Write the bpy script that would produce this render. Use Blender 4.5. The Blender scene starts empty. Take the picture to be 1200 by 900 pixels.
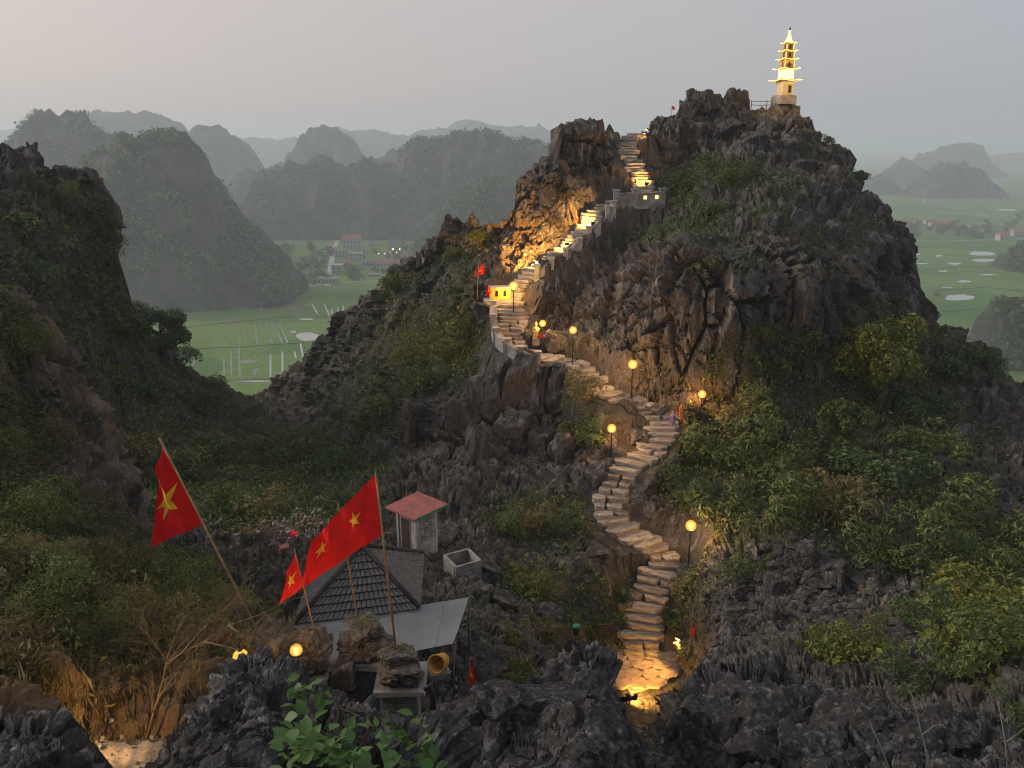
import bpy, bmesh, math, random
import numpy as np
from mathutils import Vector, Matrix

# ---------------------------------------------------------------- camera, world, light, exposure
SC = bpy.context.scene
COL = SC.collection
F_PX, PITCH, CAM_Z = 942.0, math.radians(16.6), 110.0
cam_data = bpy.data.cameras.new("camera")
cam_data.sensor_width = 36.0
cam_data.lens = F_PX / 1200.0 * 36.0
cam_data.clip_start, cam_data.clip_end = 0.2, 60000.0
cam = bpy.data.objects.new("camera", cam_data)
cam.location = (0, 0, CAM_Z)
cam.rotation_euler = (math.radians(90) - PITCH, 0, 0)
COL.objects.link(cam)
SC.camera = cam

SUN_EL, SUN_AZ = math.radians(24.0), math.radians(-78.0)      # soft light from the left
world = bpy.data.worlds.new("World")
SC.world = world
world.use_nodes = True
wn, wl = world.node_tree.nodes, world.node_tree.links
wn.clear()
w_out = wn.new("ShaderNodeOutputWorld")
w_bg = wn.new("ShaderNodeBackground")
w_sky = wn.new("ShaderNodeTexSky")
w_sky.sky_type = 'NISHITA'
w_sky.sun_disc = False
w_sky.sun_elevation = SUN_EL
w_sky.sun_rotation = SUN_AZ
w_sky.dust_density = 5.0
w_sky.air_density = 1.0
w_hsv = wn.new("ShaderNodeHueSaturation")
w_hsv.inputs['Saturation'].default_value = 0.55
w_mix = wn.new("ShaderNodeMix")
w_mix.data_type = 'RGBA'
w_mix.inputs[0].default_value = 0.84
w_mix.inputs[7].default_value = (3.30, 3.17, 3.32, 1)          # even grey overcast veil
w_bg.inputs['Strength'].default_value = 0.13
wl.new(w_sky.outputs[0], w_hsv.inputs['Color'])
wl.new(w_hsv.outputs[0], w_mix.inputs[6])
wl.new(w_mix.outputs[2], w_bg.inputs['Color'])
# overcast veil: warmer towards the sunset side, cooler away from it
w_tc = wn.new("ShaderNodeTexCoord")
w_dot = wn.new("ShaderNodeVectorMath")
w_dot.operation = 'DOT_PRODUCT'
w_dot.inputs[1].default_value = (math.sin(SUN_AZ + 0.25), math.cos(SUN_AZ + 0.25), 0.0)
w_rng = wn.new("ShaderNodeMapRange")
w_rng.inputs[1].default_value, w_rng.inputs[2].default_value = -0.1, 1.0
w_veil = wn.new("ShaderNodeMix")
w_veil.data_type = 'RGBA'
w_veil.inputs[6].default_value = (2.02, 2.06, 2.30, 1)
w_veil.inputs[7].default_value = (2.92, 2.40, 2.16, 1)
wl.new(w_tc.outputs['Generated'], w_dot.inputs[0])
wl.new(w_dot.outputs['Value'], w_rng.inputs[0])
wl.new(w_rng.outputs[0], w_veil.inputs[0])
wl.new(w_veil.outputs[2], w_mix.inputs[7])
wl.new(w_bg.outputs[0], w_out.inputs['Surface'])

sun_data = bpy.data.lights.new("sun", 'SUN')
sun_data.energy = 1.2
sun_data.angle = math.radians(25)
sun_data.color = (1.0, 0.88, 0.76)
sun = bpy.data.objects.new("sun", sun_data)
sun_el_lamp = SUN_EL
sd = Vector((math.sin(SUN_AZ) * math.cos(sun_el_lamp), math.cos(SUN_AZ) * math.cos(sun_el_lamp), math.sin(sun_el_lamp)))
sun.rotation_euler = (-sd).to_track_quat('-Z', 'Y').to_euler()
COL.objects.link(sun)

SC.view_settings.view_transform = 'Standard'
SC.view_settings.look = 'None'
SC.view_settings.exposure = 0.78
SC.view_settings.gamma = 1.0
SC.render.engine = 'CYCLES'
SC.cycles.use_denoising = True
SC.cycles.filter_width = 1.1
try:
    SC.cycles.denoiser = 'OPENIMAGEDENOISE'
except Exception:
    pass
SC.cycles.max_bounces = 6
SC.cycles.diffuse_bounces = 3
SC.cycles.volume_bounces = 3
SC.cycles.transparent_max_bounces = 8

RNG = np.random.default_rng(7)
rnd = random.Random(11)

# ---------------------------------------------------------------- projection helpers (photo pixel + distance -> place)
CP, SP = math.cos(PITCH), math.sin(PITCH)


def ray(u, v):
    a = (np.asarray(u, float) - 600.0) / F_PX
    b = (450.0 - np.asarray(v, float)) / F_PX
    return a, b * SP + CP, b * CP - SP


def at(u, v, Y):
    x, y, z = ray(u, v)
    k = Y / y
    return Vector((float(x * k), float(Y), float(CAM_Z + z * k)))


def on_plain(u, v, h=0.0):
    x, y, z = ray(u, v)
    k = (h - CAM_Z) / z
    return Vector((float(x * k), float(y * k), h))


def px_m(Y, v=450):                     # metres per pixel at forward distance Y
    _, y, _ = ray(600, v)
    return float(Y / y / F_PX)


# ---------------------------------------------------------------- numpy noise
def _h(ix, iy, iz, seed):
    h = (ix.astype(np.int64) * 374761393 + iy.astype(np.int64) * 668265263 + iz.astype(np.int64) * 1440662683 + seed * 974711) & 0xFFFFFFFF
    h = ((h ^ (h >> 13)) * 1274126177) & 0xFFFFFFFF
    h = ((h ^ (h >> 16)) * 2246822519) & 0xFFFFFFFF
    return h ^ (h >> 15)


_G = np.array([(1, 1, 0), (-1, 1, 0), (1, -1, 0), (-1, -1, 0), (1, 0, 1), (-1, 0, 1), (1, 0, -1), (-1, 0, -1),
               (0, 1, 1), (0, -1, 1), (0, 1, -1), (0, -1, -1), (1, 1, 0), (-1, 1, 0), (0, -1, 1), (0, -1, -1)], float)


def perlin(P, seed=0):
    i = np.floor(P).astype(np.int64)
    f = P - i
    w = f * f * f * (f * (f * 6 - 15) + 10)
    out = np.zeros(len(P))
    for dx in (0, 1):
        for dy in (0, 1):
            for dz in (0, 1):
                g = _G[_h(i[:, 0] + dx, i[:, 1] + dy, i[:, 2] + dz, seed) & 15]
                d = (g * (f - (dx, dy, dz))).sum(1)
                out += d * np.abs(1 - dx - w[:, 0]) * np.abs(1 - dy - w[:, 1]) * np.abs(1 - dz - w[:, 2])
    return out


def fbm(P, octv=4, seed=0, gain=0.5):
    s, a = np.zeros(len(P)), 1.0
    for o in range(octv):
        s += a * perlin(P * 2.0 ** o, seed + o * 17)
        a *= gain
    return s


def ridged(P, octv=3, seed=0):
    s, a = np.zeros(len(P)), 1.0
    for o in range(octv):
        s += a * (1 - 2.0 * np.abs(perlin(P * 2.0 ** o, seed + o * 31)))
        a *= 0.5
    return s


def voronoi(P, seed=0):
    i = np.floor(P).astype(np.int64)
    f1 = np.full(len(P), 9.0)
    f2 = np.full(len(P), 9.0)
    idv = np.zeros(len(P))
    for dx in (-1, 0, 1):
        for dy in (-1, 0, 1):
            for dz in (-1, 0, 1):
                c = i + (dx, dy, dz)
                h = _h(c[:, 0], c[:, 1], c[:, 2], seed)
                j = np.stack([(h & 1023) / 1023.0, ((h >> 10) & 1023) / 1023.0, ((h >> 20) & 1023) / 1023.0], 1)
                d = np.sqrt(((c + 0.1 + 0.8 * j - P) ** 2).sum(1))
                n = d < f1
                f2 = np.where(n, f1, np.minimum(f2, d))
                idv = np.where(n, ((h >> 5) & 4095) / 4095.0, idv)
                f1 = np.where(n, d, f1)
    return f1, f2, idv


def facets(P, cell, seed, tilt):
    """Cells with a flat, tilted face each: (relief in units, distance to the crack). P in metres, cell = cell size."""
    cell = np.asarray(cell, float)
    Q = P / cell
    i = np.floor(Q).astype(np.int64)
    f1 = np.full(len(P), 9.0)
    f2 = np.full(len(P), 9.0)
    rel = np.zeros((len(P), 3))
    hid = np.zeros(len(P), np.int64)
    for dx in (-1, 0, 1):
        for dy in (-1, 0, 1):
            for dz in (-1, 0, 1):
                c = i + (dx, dy, dz)
                h = _h(c[:, 0], c[:, 1], c[:, 2], seed)
                j = np.stack([(h & 1023) / 1023.0, ((h >> 10) & 1023) / 1023.0, ((h >> 20) & 1023) / 1023.0], 1)
                r = Q - c - 0.08 - 0.84 * j
                d = np.sqrt((r ** 2).sum(1))
                n = d < f1
                f2 = np.where(n, f1, np.minimum(f2, d))
                hid = np.where(n, h, hid)
                rel = np.where(n[:, None], r, rel)
                f1 = np.where(n, d, f1)
    k = _h(hid & 0xFFFF, hid >> 16, hid * 0, seed + 77)
    t = np.stack([(k & 1023) / 1023.0, ((k >> 10) & 1023) / 1023.0, ((k >> 20) & 1023) / 1023.0], 1) - 0.5
    off = ((hid >> 7) & 4095) / 4095.0 - 0.5
    return off + tilt * (rel * t * 2).sum(1), f2 - f1


def sstep(a, b, x):
    t = np.clip((x - a) / (b - a), 0, 1)
    return t * t * (3 - 2 * t)


# ---------------------------------------------------------------- object helpers
def tag(o, label=None, cat=None, group=None, kind=None):
    if label: o['label'] = label
    if cat: o['category'] = cat
    if group: o['group'] = group
    if kind: o['kind'] = kind
    return o


def empty(name, loc=(0, 0, 0), rz=0.0, label=None, cat=None, group=None):
    o = bpy.data.objects.new(name, None)
    o.location = loc
    o.rotation_euler = (0, 0, rz)
    o.empty_display_size = 0.2
    COL.objects.link(o)
    return tag(o, label, cat, group)


def link(name, mesh, mat=None, parent=None, loc=None):
    o = bpy.data.objects.new(name, mesh)
    if mat is not None and not mesh.materials:
        for m in (mat if isinstance(mat, (list, tuple)) else [mat]):
            mesh.materials.append(m)
    if loc is not None: o.location = loc
    COL.objects.link(o)
    if parent is not None: o.parent = parent
    return o


def copy_tree(o, parent=None):
    c = o.copy()
    COL.objects.link(c)
    if parent is not None: c.parent = parent
    for ch in list(o.children):
        copy_tree(ch, c)
    return c


def np_mesh(name, V, Fq, attrs=None, smooth=True):
    """Mesh from an (n,3) array and an (m,4) or (m,3) face array, with float point attributes."""
    V = np.asarray(V, np.float32)
    Fq = np.asarray(Fq, np.int32)
    me = bpy.data.meshes.new(name)
    k = Fq.shape[1]
    me.vertices.add(len(V))
    me.vertices.foreach_set("co", V.ravel())
    me.loops.add(Fq.size)
    me.loops.foreach_set("vertex_index", Fq.ravel())
    me.polygons.add(len(Fq))
    me.polygons.foreach_set("loop_start", np.arange(0, Fq.size, k, dtype=np.int32))
    me.polygons.foreach_set("loop_total", np.full(len(Fq), k, np.int32))
    me.update(calc_edges=True)
    me.polygons.foreach_set("use_smooth", np.full(len(Fq), bool(smooth)))
    for an, a in (attrs or {}).items():
        at_ = me.attributes.new(an, 'FLOAT', 'POINT')
        at_.data.foreach_set("value", np.asarray(a, np.float32))
    me.validate()
    return me


class MB:
    """Collects simple solids and builds them as one mesh."""

    def __init__(self):
        self.v, self.f, self.s = [], [], []

    def add(self, vs, fs, smooth=False):
        n = len(self.v)
        self.v += [tuple(p) for p in vs]
        self.f += [tuple(i + n for i in f) for f in fs]
        self.s += [smooth] * len(fs)
        return self

    def box(self, c, d, rz=0.0, taper=1.0, jit=0.0):
        cx, cy, cz = c
        hx, hy, hz = d[0] / 2, d[1] / 2, d[2] / 2
        vs = []
        for sz in (-1, 1):
            t = taper if sz > 0 else 1.0
            for sx, sy in ((-1, -1), (1, -1), (1, 1), (-1, 1)):
                x, y = sx * hx * t + rnd.uniform(-jit, jit), sy * hy * t + rnd.uniform(-jit, jit)
                vs.append((cx + x * math.cos(rz) - y * math.sin(rz), cy + x * math.sin(rz) + y * math.cos(rz), cz + sz * hz + rnd.uniform(-jit, jit)))
        return self.add(vs, [(3, 2, 1, 0), (4, 5, 6, 7), (0, 1, 5, 4), (1, 2, 6, 5), (2, 3, 7, 6), (3, 0, 4, 7)])

    def tube(self, pts, rads, n=8, cap=True):
        pts = [Vector(p) for p in pts]
        if not isinstance(rads, (list, tuple)): rads = [rads] * len(pts)
        vs, fs = [], []
        ref = Vector((0.31, 0.95, 0.07))
        for i, p in enumerate(pts):
            t = (pts[min(i + 1, len(pts) - 1)] - pts[max(i - 1, 0)]).normalized()
            a = t.cross(ref)
            if a.length < 1e-3: a = t.cross(Vector((1, 0, 0)))
            a.normalize()
            b = t.cross(a)
            for k in range(n):
                th = 2 * math.pi * k / n
                vs.append(p + (a * math.cos(th) + b * math.sin(th)) * rads[i])
        for i in range(len(pts) - 1):
            for k in range(n):
                k2 = (k + 1) % n
                fs.append((i * n + k, i * n + k2, (i + 1) * n + k2, (i + 1) * n + k))
        if cap:
            fs.append(tuple(range(n - 1, -1, -1)))
            fs.append(tuple((len(pts) - 1) * n + k for k in range(n)))
        return self.add(vs, fs, True)

    def lathe(self, prof, c=(0, 0, 0), n=12):
        vs, fs = [], []
        for r, z in prof:
            for k in range(n):
                th = 2 * math.pi * k / n
                vs.append((c[0] + r * math.cos(th), c[1] + r * math.sin(th), c[2] + z))
        for i in range(len(prof) - 1):
            for k in range(n):
                k2 = (k + 1) % n
                fs.append((i * n + k, i * n + k2, (i + 1) * n + k2, (i + 1) * n + k))
        fs.append(tuple(range(n - 1, -1, -1)))
        fs.append(tuple((len(prof) - 1) * n + k for k in range(n)))
        return self.add(vs, fs, True)

    def mesh(self, name):
        me = bpy.data.meshes.new(name)
        me.from_pydata(self.v, [], self.f)
        me.polygons.foreach_set("use_smooth", self.s)
        me.update()
        return me

    def build(self, name, mat, parent=None, loc=None):
        return link(name, self.mesh(name), mat, parent, loc)


# ---------------------------------------------------------------- materials
def mat_new(name):
    m = bpy.data.materials.new(name)
    m.use_nodes = True
    nt = m.node_tree
    nt.nodes.clear()
    out = nt.nodes.new("ShaderNodeOutputMaterial")
    b = nt.nodes.new("ShaderNodeBsdfPrincipled")
    nt.links.new(b.outputs[0], out.inputs['Surface'])
    b.inputs['Specular IOR Level'].default_value = 0.3
    return m, nt, b


def nd(nt, typ, **kw):
    n = nt.nodes.new(typ)
    for k, v in kw.items():
        if k in n.inputs: n.inputs[k].default_value = v
        else: setattr(n, k, v)
    return n


def mixc(nt, fac, a, b, blend='MIX'):
    n = nt.nodes.new("ShaderNodeMix")
    n.data_type = 'RGBA'
    n.blend_type = blend
    for s, x in ((0, fac), (6, a), (7, b)):
        if hasattr(x, 'is_linked') or isinstance(x, bpy.types.NodeSocket): nt.links.new(x, n.inputs[s])
        elif s == 0: n.inputs[0].default_value = x
        else: n.inputs[s].default_value = (*x[:3], 1)
    return n.outputs[2]


def ramp(nt, x, a, b):
    n = nd(nt, "ShaderNodeMapRange", interpolation_type='SMOOTHSTEP')
    n.inputs[1].default_value, n.inputs[2].default_value = a, b
    nt.links.new(x, n.inputs[0])
    return n.outputs[0]


def math_(nt, op, a, b):
    n = nd(nt, "ShaderNodeMath", operation=op)
    for i, x in enumerate((a, b)):
        if isinstance(x, bpy.types.NodeSocket): nt.links.new(x, n.inputs[i])
        else: n.inputs[i].default_value = x
    return n.outputs[0]


def coords(nt, scale=(1, 1, 1)):
    tc = nt.nodes.new("ShaderNodeTexCoord")
    mp = nt.nodes.new("ShaderNodeMapping")
    mp.inputs['Scale'].default_value = scale
    nt.links.new(tc.outputs['Object'], mp.inputs['Vector'])
    return mp.outputs[0]


def noise(nt, vec, scale, detail=4, rough=0.55):
    n = nd(nt, "ShaderNodeTexNoise")
    n.inputs['Scale'].default_value, n.inputs['Detail'].default_value, n.inputs['Roughness'].default_value = scale, detail, rough
    nt.links.new(vec, n.inputs['Vector'])
    return n.outputs[0]


def vor(nt, vec, scale, feature='F1'):
    n = nd(nt, "ShaderNodeTexVoronoi", feature=feature)
    n.inputs['Scale'].default_value = scale
    nt.links.new(vec, n.inputs['Vector'])
    return n


def bump(nt, b, h, strength, dist, prev=None):
    n = nd(nt, "ShaderNodeBump")
    n.inputs['Strength'].default_value, n.inputs['Distance'].default_value = strength, dist
    nt.links.new(h, n.inputs['Height'])
    if prev is not None: nt.links.new(prev, n.inputs['Normal'])
    nt.links.new(n.outputs[0], b.inputs['Normal'])
    return n.outputs[0]


def rock_material(name, dark, brown, pale, sc=1.0, pale_amt=0.5, stretch=0.35, veg=True, bmp=1.0):
    """Weathered limestone: grey and brown patches, vertical streaks, lichen, moss where the veg attribute says, fine relief."""
    m, nt, b = mat_new(name)
    c1, cs = coords(nt), coords(nt, (1, 1, stretch))
    col = mixc(nt, ramp(nt, noise(nt, c1, 0.22 * sc, 5), 0.4, 0.62), dark, brown)
    col = mixc(nt, math_(nt, 'MULTIPLY', ramp(nt, noise(nt, cs, 1.6 * sc, 6, 0.62), 0.5, 0.7), pale_amt), col, pale)
    col = mixc(nt, math_(nt, 'MULTIPLY', ramp(nt, noise(nt, c1, 7.0 * sc, 5, 0.7), 0.56, 0.72), pale_amt * 0.9), col, tuple(1.35 * x for x in pale))
    col = mixc(nt, ramp(nt, noise(nt, cs, 2.7 * sc, 4), 0.62, 0.8), col, tuple(0.45 * x for x in dark))
    if veg:
        a = nd(nt, "ShaderNodeAttribute", attribute_name='veg')
        g = mixc(nt, noise(nt, c1, 1.3, 4), (0.020, 0.026, 0.010), (0.050, 0.058, 0.018))
        f = math_(nt, 'MULTIPLY', a.outputs['Fac'], ramp(nt, noise(nt, c1, 1.1, 5, 0.65), 0.32, 0.55))
        col = mixc(nt, f, col, g)
        e = nd(nt, "ShaderNodeAttribute", attribute_name='earth')
        ea = mixc(nt, noise(nt, cs, 3.0, 5), (0.13, 0.075, 0.035), (0.26, 0.17, 0.085))
        col = mixc(nt, e.outputs['Fac'], col, ea)
    nt.links.new(col, b.inputs['Base Color'])
    b.inputs['Roughness'].default_value = 0.88
    v = vor(nt, cs, 1.9 * sc, 'DISTANCE_TO_EDGE')
    n0 = bump(nt, b, ramp(nt, v.outputs[0], 0.0, 0.09), 0.5 * bmp, 0.08 / sc)
    n1 = bump(nt, b, noise(nt, cs, 4.5 * sc, 8, 0.68), 0.85 * bmp, 0.16 / sc, n0)
    bump(nt, b, noise(nt, c1, 22.0 * sc, 5, 0.7), 0.6 * bmp, 0.03 / sc, n1)
    return m


def plain_material(name, c0, c1=None, scale=3.0, rough=0.8, metal=0.0, bmp=0.25, spec=0.3, stretch=(1, 1, 1), vary=0.0):
    m, nt, b = mat_new(name)
    v = coords(nt, stretch)
    col = mixc(nt, ramp(nt, noise(nt, v, scale, 6, 0.62), 0.36, 0.64), c0, c1 or tuple(x * 0.7 for x in c0))
    if vary:
        oi = nd(nt, 'ShaderNodeObjectInfo')
        hs = nd(nt, 'ShaderNodeHueSaturation')
        nt.links.new(math_(nt, 'ADD', math_(nt, 'MULTIPLY', oi.outputs['Random'], vary), 1 - vary / 2), hs.inputs['Value'])
        nt.links.new(col, hs.inputs['Color'])
        col = hs.outputs[0]
    nt.links.new(col, b.inputs['Base Color'])
    b.inputs['Roughness'].default_value = rough
    b.inputs['Metallic'].default_value = metal
    b.inputs['Specular IOR Level'].default_value = spec
    bump(nt, b, noise(nt, v, scale * 4, 5, 0.65), bmp, 0.02)
    return m


def leaf_material(name, a, b_, c, transl=0.25):
    """Three leaf greens mixed by the per-leaf tint attribute."""
    m, nt, b = mat_new(name)
    t = nd(nt, "ShaderNodeAttribute", attribute_name='tint')
    oi = nd(nt, "ShaderNodeObjectInfo")
    f = math_(nt, 'ADD', t.outputs['Fac'], math_(nt, 'MULTIPLY', math_(nt, 'SUBTRACT', oi.outputs['Random'], 0.5), 0.35))
    col = mixc(nt, ramp(nt, f, 0.0, 0.55), a, b_)
    col = mixc(nt, ramp(nt, f, 0.5, 1.0), col, c)
    nt.links.new(col, b.inputs['Base Color'])
    b.inputs['Roughness'].default_value = 0.55
    b.inputs['Specular IOR Level'].default_value = 0.35
    tr = nt.nodes.new("ShaderNodeBsdfTranslucent")
    nt.links.new(col, tr.inputs['Color'])
    mx = nt.nodes.new("ShaderNodeMixShader")
    mx.inputs[0].default_value = transl
    nt.links.new(b.outputs[0], mx.inputs[1])
    nt.links.new(tr.outputs[0], mx.inputs[2])
    out = [n for n in nt.nodes if n.type == 'OUTPUT_MATERIAL'][0]
    nt.links.new(mx.outputs[0], out.inputs['Surface'])
    return m


def glow_material(name, color, strength, see=0.0):
    m = bpy.data.materials.new(name)
    m.use_nodes = True
    nt = m.node_tree
    nt.nodes.clear()
    out = nt.nodes.new("ShaderNodeOutputMaterial")
    e = nt.nodes.new("ShaderNodeEmission")
    e.inputs['Color'].default_value = (*color, 1)
    e.inputs['Strength'].default_value = strength
    if see > 0:
        t = nt.nodes.new("ShaderNodeBsdfTransparent")
        mx = nt.nodes.new("ShaderNodeMixShader")
        mx.inputs[0].default_value = see
        nt.links.new(e.outputs[0], mx.inputs[1])
        nt.links.new(t.outputs[0], mx.inputs[2])
        nt.links.new(mx.outputs[0], out.inputs['Surface'])
    else:
        nt.links.new(e.outputs[0], out.inputs['Surface'])
    return m


M = {}
M['rock'] = rock_material('cliff_limestone', (0.055, 0.051, 0.049), (0.088, 0.073, 0.062), (0.27, 0.25, 0.235), 1.0, 0.6, 0.16)
M['rock_near'] = rock_material('near_limestone', (0.030, 0.030, 0.031), (0.042, 0.039, 0.037), (0.27, 0.265, 0.26), 2.4, 0.55, 0.8)
M['rock_earth'] = rock_material('earthy_limestone', (0.080, 0.068, 0.060), (0.135, 0.098, 0.068), (0.24, 0.20, 0.165), 2.0, 0.5)
M['far_hill'] = None
M['step'] = plain_material('step_stone', (0.34, 0.305, 0.265), (0.16, 0.14, 0.12), 3.0, 0.85, bmp=0.9, vary=0.6)
M['masonry'] = plain_material('pale_masonry', (0.42, 0.40, 0.37), (0.26, 0.25, 0.24), 2.5, 0.85, bmp=0.4)
M['concrete'] = plain_material('weathered_concrete', (0.30, 0.285, 0.26), (0.17, 0.16, 0.145), 2.0, 0.9, bmp=0.4)
M['pillar'] = plain_material('pillar_stone', (0.15, 0.128, 0.105), (0.06, 0.055, 0.048), 5.0, 0.9, bmp=0.8)
M['brick'] = plain_material('grey_block', (0.26, 0.25, 0.235), (0.16, 0.155, 0.15), 6.0, 0.9, bmp=0.5)
M['wall_white'] = plain_material('white_wash', (0.46, 0.44, 0.41), (0.27, 0.255, 0.23), 2.4, 0.85)
M['wall_grey'] = plain_material('grey_render', (0.34, 0.34, 0.33), (0.25, 0.25, 0.245), 1.5, 0.85)
M['roof_red'] = plain_material('red_roof', (0.36, 0.105, 0.085), (0.22, 0.080, 0.070), 2.2, 0.75)
M['roof_grey'] = plain_material('grey_roof', (0.15, 0.15, 0.16), (0.11, 0.11, 0.12), 1.2, 0.7)
M['dark'] = plain_material('dark_opening', (0.020, 0.019, 0.018), (0.014, 0.014, 0.014), 4.0, 0.9)
M['door'] = plain_material('brown_door', (0.075, 0.05, 0.035), (0.05, 0.035, 0.026), 4.0, 0.7)
M['tile'] = plain_material('grey_tile', (0.155, 0.150, 0.150), (0.105, 0.100, 0.100), 9.0, 0.75, bmp=0.3)
M['tile_pink'] = plain_material('pinkish_tile', (0.22, 0.175, 0.155), (0.15, 0.12, 0.11), 9.0, 0.8, bmp=0.3)
M['ridge'] = plain_material('dark_ridge', (0.055, 0.05, 0.048), (0.038, 0.036, 0.035), 5.0, 0.8)
M['tarp'] = plain_material('grey_sheet', (0.21, 0.21, 0.21), (0.165, 0.165, 0.17), 0.9, 0.5, bmp=0.08, spec=0.5)
M['seam'] = plain_material('pale_seam', (0.34, 0.34, 0.34), (0.27, 0.27, 0.27), 3.0, 0.6)
M['flag'] = plain_material('red_cloth', (0.70, 0.014, 0.014), (0.60, 0.010, 0.012), 6.0, 0.75, bmp=0.15, spec=0.2)
M['star'] = plain_material('yellow_cloth', (0.80, 0.42, 0.03), (0.74, 0.36, 0.025), 6.0, 0.75, bmp=0.1, spec=0.2)
M['bamboo'] = plain_material('bamboo_pole', (0.40, 0.25, 0.11), (0.26, 0.15, 0.07), 6.0, 0.65, stretch=(1, 1, 0.4))
M['iron'] = plain_material('dark_iron', (0.045, 0.043, 0.042), (0.03, 0.03, 0.03), 8.0, 0.55, metal=0.3)
M['rail'] = plain_material('rusty_rail', (0.16, 0.13, 0.11), (0.10, 0.08, 0.07), 8.0, 0.65, metal=0.2)
M['bark'] = plain_material('bark', (0.12, 0.095, 0.07), (0.07, 0.055, 0.04), 7.0, 0.9, bmp=0.7, stretch=(1, 1, 0.3))
M['twig'] = plain_material('pale_twig', (0.27, 0.19, 0.095), (0.16, 0.11, 0.06), 9.0, 0.8, bmp=0.3)
M['grey_twig'] = plain_material('grey_twig', (0.25, 0.24, 0.225), (0.17, 0.16, 0.15), 9.0, 0.8, bmp=0.3)
M['tan_rock'] = plain_material('tan_rock', (0.36, 0.24, 0.13), (0.20, 0.125, 0.065), 3.5, 0.9, bmp=0.9, stretch=(1, 1, .4))
M['path'] = plain_material('trodden_path', (0.42, 0.34, 0.25), (0.20, 0.155, 0.105), 3.2, 0.92, bmp=1.0)
M['paving'] = plain_material('paving_stone', (0.42, 0.33, 0.25), (0.28, 0.22, 0.17), 2.3, 0.85, bmp=0.6)
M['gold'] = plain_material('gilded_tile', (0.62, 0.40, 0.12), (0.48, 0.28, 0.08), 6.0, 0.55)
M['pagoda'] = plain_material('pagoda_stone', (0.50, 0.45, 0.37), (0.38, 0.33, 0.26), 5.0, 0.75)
M['ochre'] = plain_material('ochre_plaster', (0.62, 0.42, 0.10), (0.52, 0.33, 0.07), 3.0, 0.7)
M['green_paint'] = plain_material('green_paint', (0.02, 0.22, 0.13), (0.015, 0.17, 0.10), 3.0, 0.5)
M['wood'] = plain_material('sign_wood', (0.20, 0.135, 0.075), (0.12, 0.08, 0.045), 7.0, 0.8, bmp=0.5)
M['yellow'] = plain_material('yellow_plastic', (0.58, 0.31, 0.05), (0.48, 0.24, 0.035), 4.0, 0.5)
M['orange'] = plain_material('orange_cloth', (0.62, 0.16, 0.03), (0.52, 0.11, 0.02), 4.0, 0.6)
M['rubber'] = plain_material('black_rubber', (0.03, 0.03, 0.034), (0.02, 0.02, 0.022), 6.0, 0.6)
M['skin'] = plain_material('skin', (0.42, 0.26, 0.18), (0.38, 0.23, 0.16), 6.0, 0.6)
M['lilac'] = plain_material('lilac_cloth', (0.24, 0.18, 0.33), (0.19, 0.14, 0.27), 6.0, 0.8)
M['hair'] = plain_material('dark_hair', (0.02, 0.016, 0.014), (0.014, 0.011, 0.01), 12.0, 0.6)
M['road'] = plain_material('concrete_road', (0.42, 0.41, 0.39), (0.33, 0.32, 0.31), 0.05, 0.9)
M['haze'] = None
M['leaf_dark'] = leaf_material('leaf_dark', (0.026, 0.049, 0.017), (0.070, 0.107, 0.032), (0.152, 0.196, 0.065))
M['leaf_mid'] = leaf_material('leaf_mid', (0.034, 0.057, 0.014), (0.093, 0.133, 0.029), (0.208, 0.244, 0.059))
M['leaf_yellow'] = leaf_material('leaf_yellow', (0.062, 0.080, 0.013), (0.153, 0.169, 0.025), (0.282, 0.282, 0.051))
M['leaf_fresh'] = leaf_material('leaf_fresh', (0.058, 0.123, 0.029), (0.109, 0.217, 0.051), (0.203, 0.334, 0.087), 0.3)
M['leaf_dry'] = leaf_material('leaf_dry', (0.093, 0.087, 0.027), (0.161, 0.136, 0.043), (0.258, 0.209, 0.074))
M['straw'] = leaf_material('straw', (0.15, 0.11, 0.05), (0.24, 0.18, 0.08), (0.33, 0.26, 0.13))
M['bulb'] = glow_material('lamp_glass', (1.0, 0.64, 0.17), 2.6, 0.5)
M['halo'] = glow_material('lamp_halo', (1.0, 0.42, 0.06), 1.5, 0.72)  # glowing shells round each globe, added to draw the lamp's halo
M['led'] = glow_material('led_strip', (1.0, 0.62, 0.16), 2.2)
M['lens'] = glow_material('floodlight_lens', (1.0, 0.62, 0.16), 2.5)
M['pane_storey_glow'] = glow_material('lit_window_and_pagoda', (1.0, 0.72, 0.28), 1.5)  # lit house windows, and the lit look put into pagoda storey and spire
M['niche'] = glow_material('lit_niche', (1.0, 0.72, 0.20), 1.6)
M['lantern'] = glow_material('lantern_paper', (1.0, 0.42, 0.06), 0.9)


# far hills: one forested limestone material
def _hillmat():
    m, nt, b = mat_new('forested_limestone')
    c = coords(nt)
    cs = coords(nt, (1, 1, 0.4))
    col = mixc(nt, ramp(nt, noise(nt, c, 0.05, 6, 0.65), 0.38, 0.62), (0.024, 0.029, 0.018), (0.066, 0.070, 0.040))
    col = mixc(nt, math_(nt, 'MULTIPLY', ramp(nt, noise(nt, cs, 0.02, 6, 0.6), 0.52, 0.68), 0.7), col, (0.12, 0.115, 0.11))
    nt.links.new(col, b.inputs['Base Color'])
    b.inputs['Roughness'].default_value = 0.9
    bump(nt, b, noise(nt, c, 0.09, 6, 0.65), 1.0, 6.0)
    return m


M['far_hill'] = _hillmat()


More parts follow.
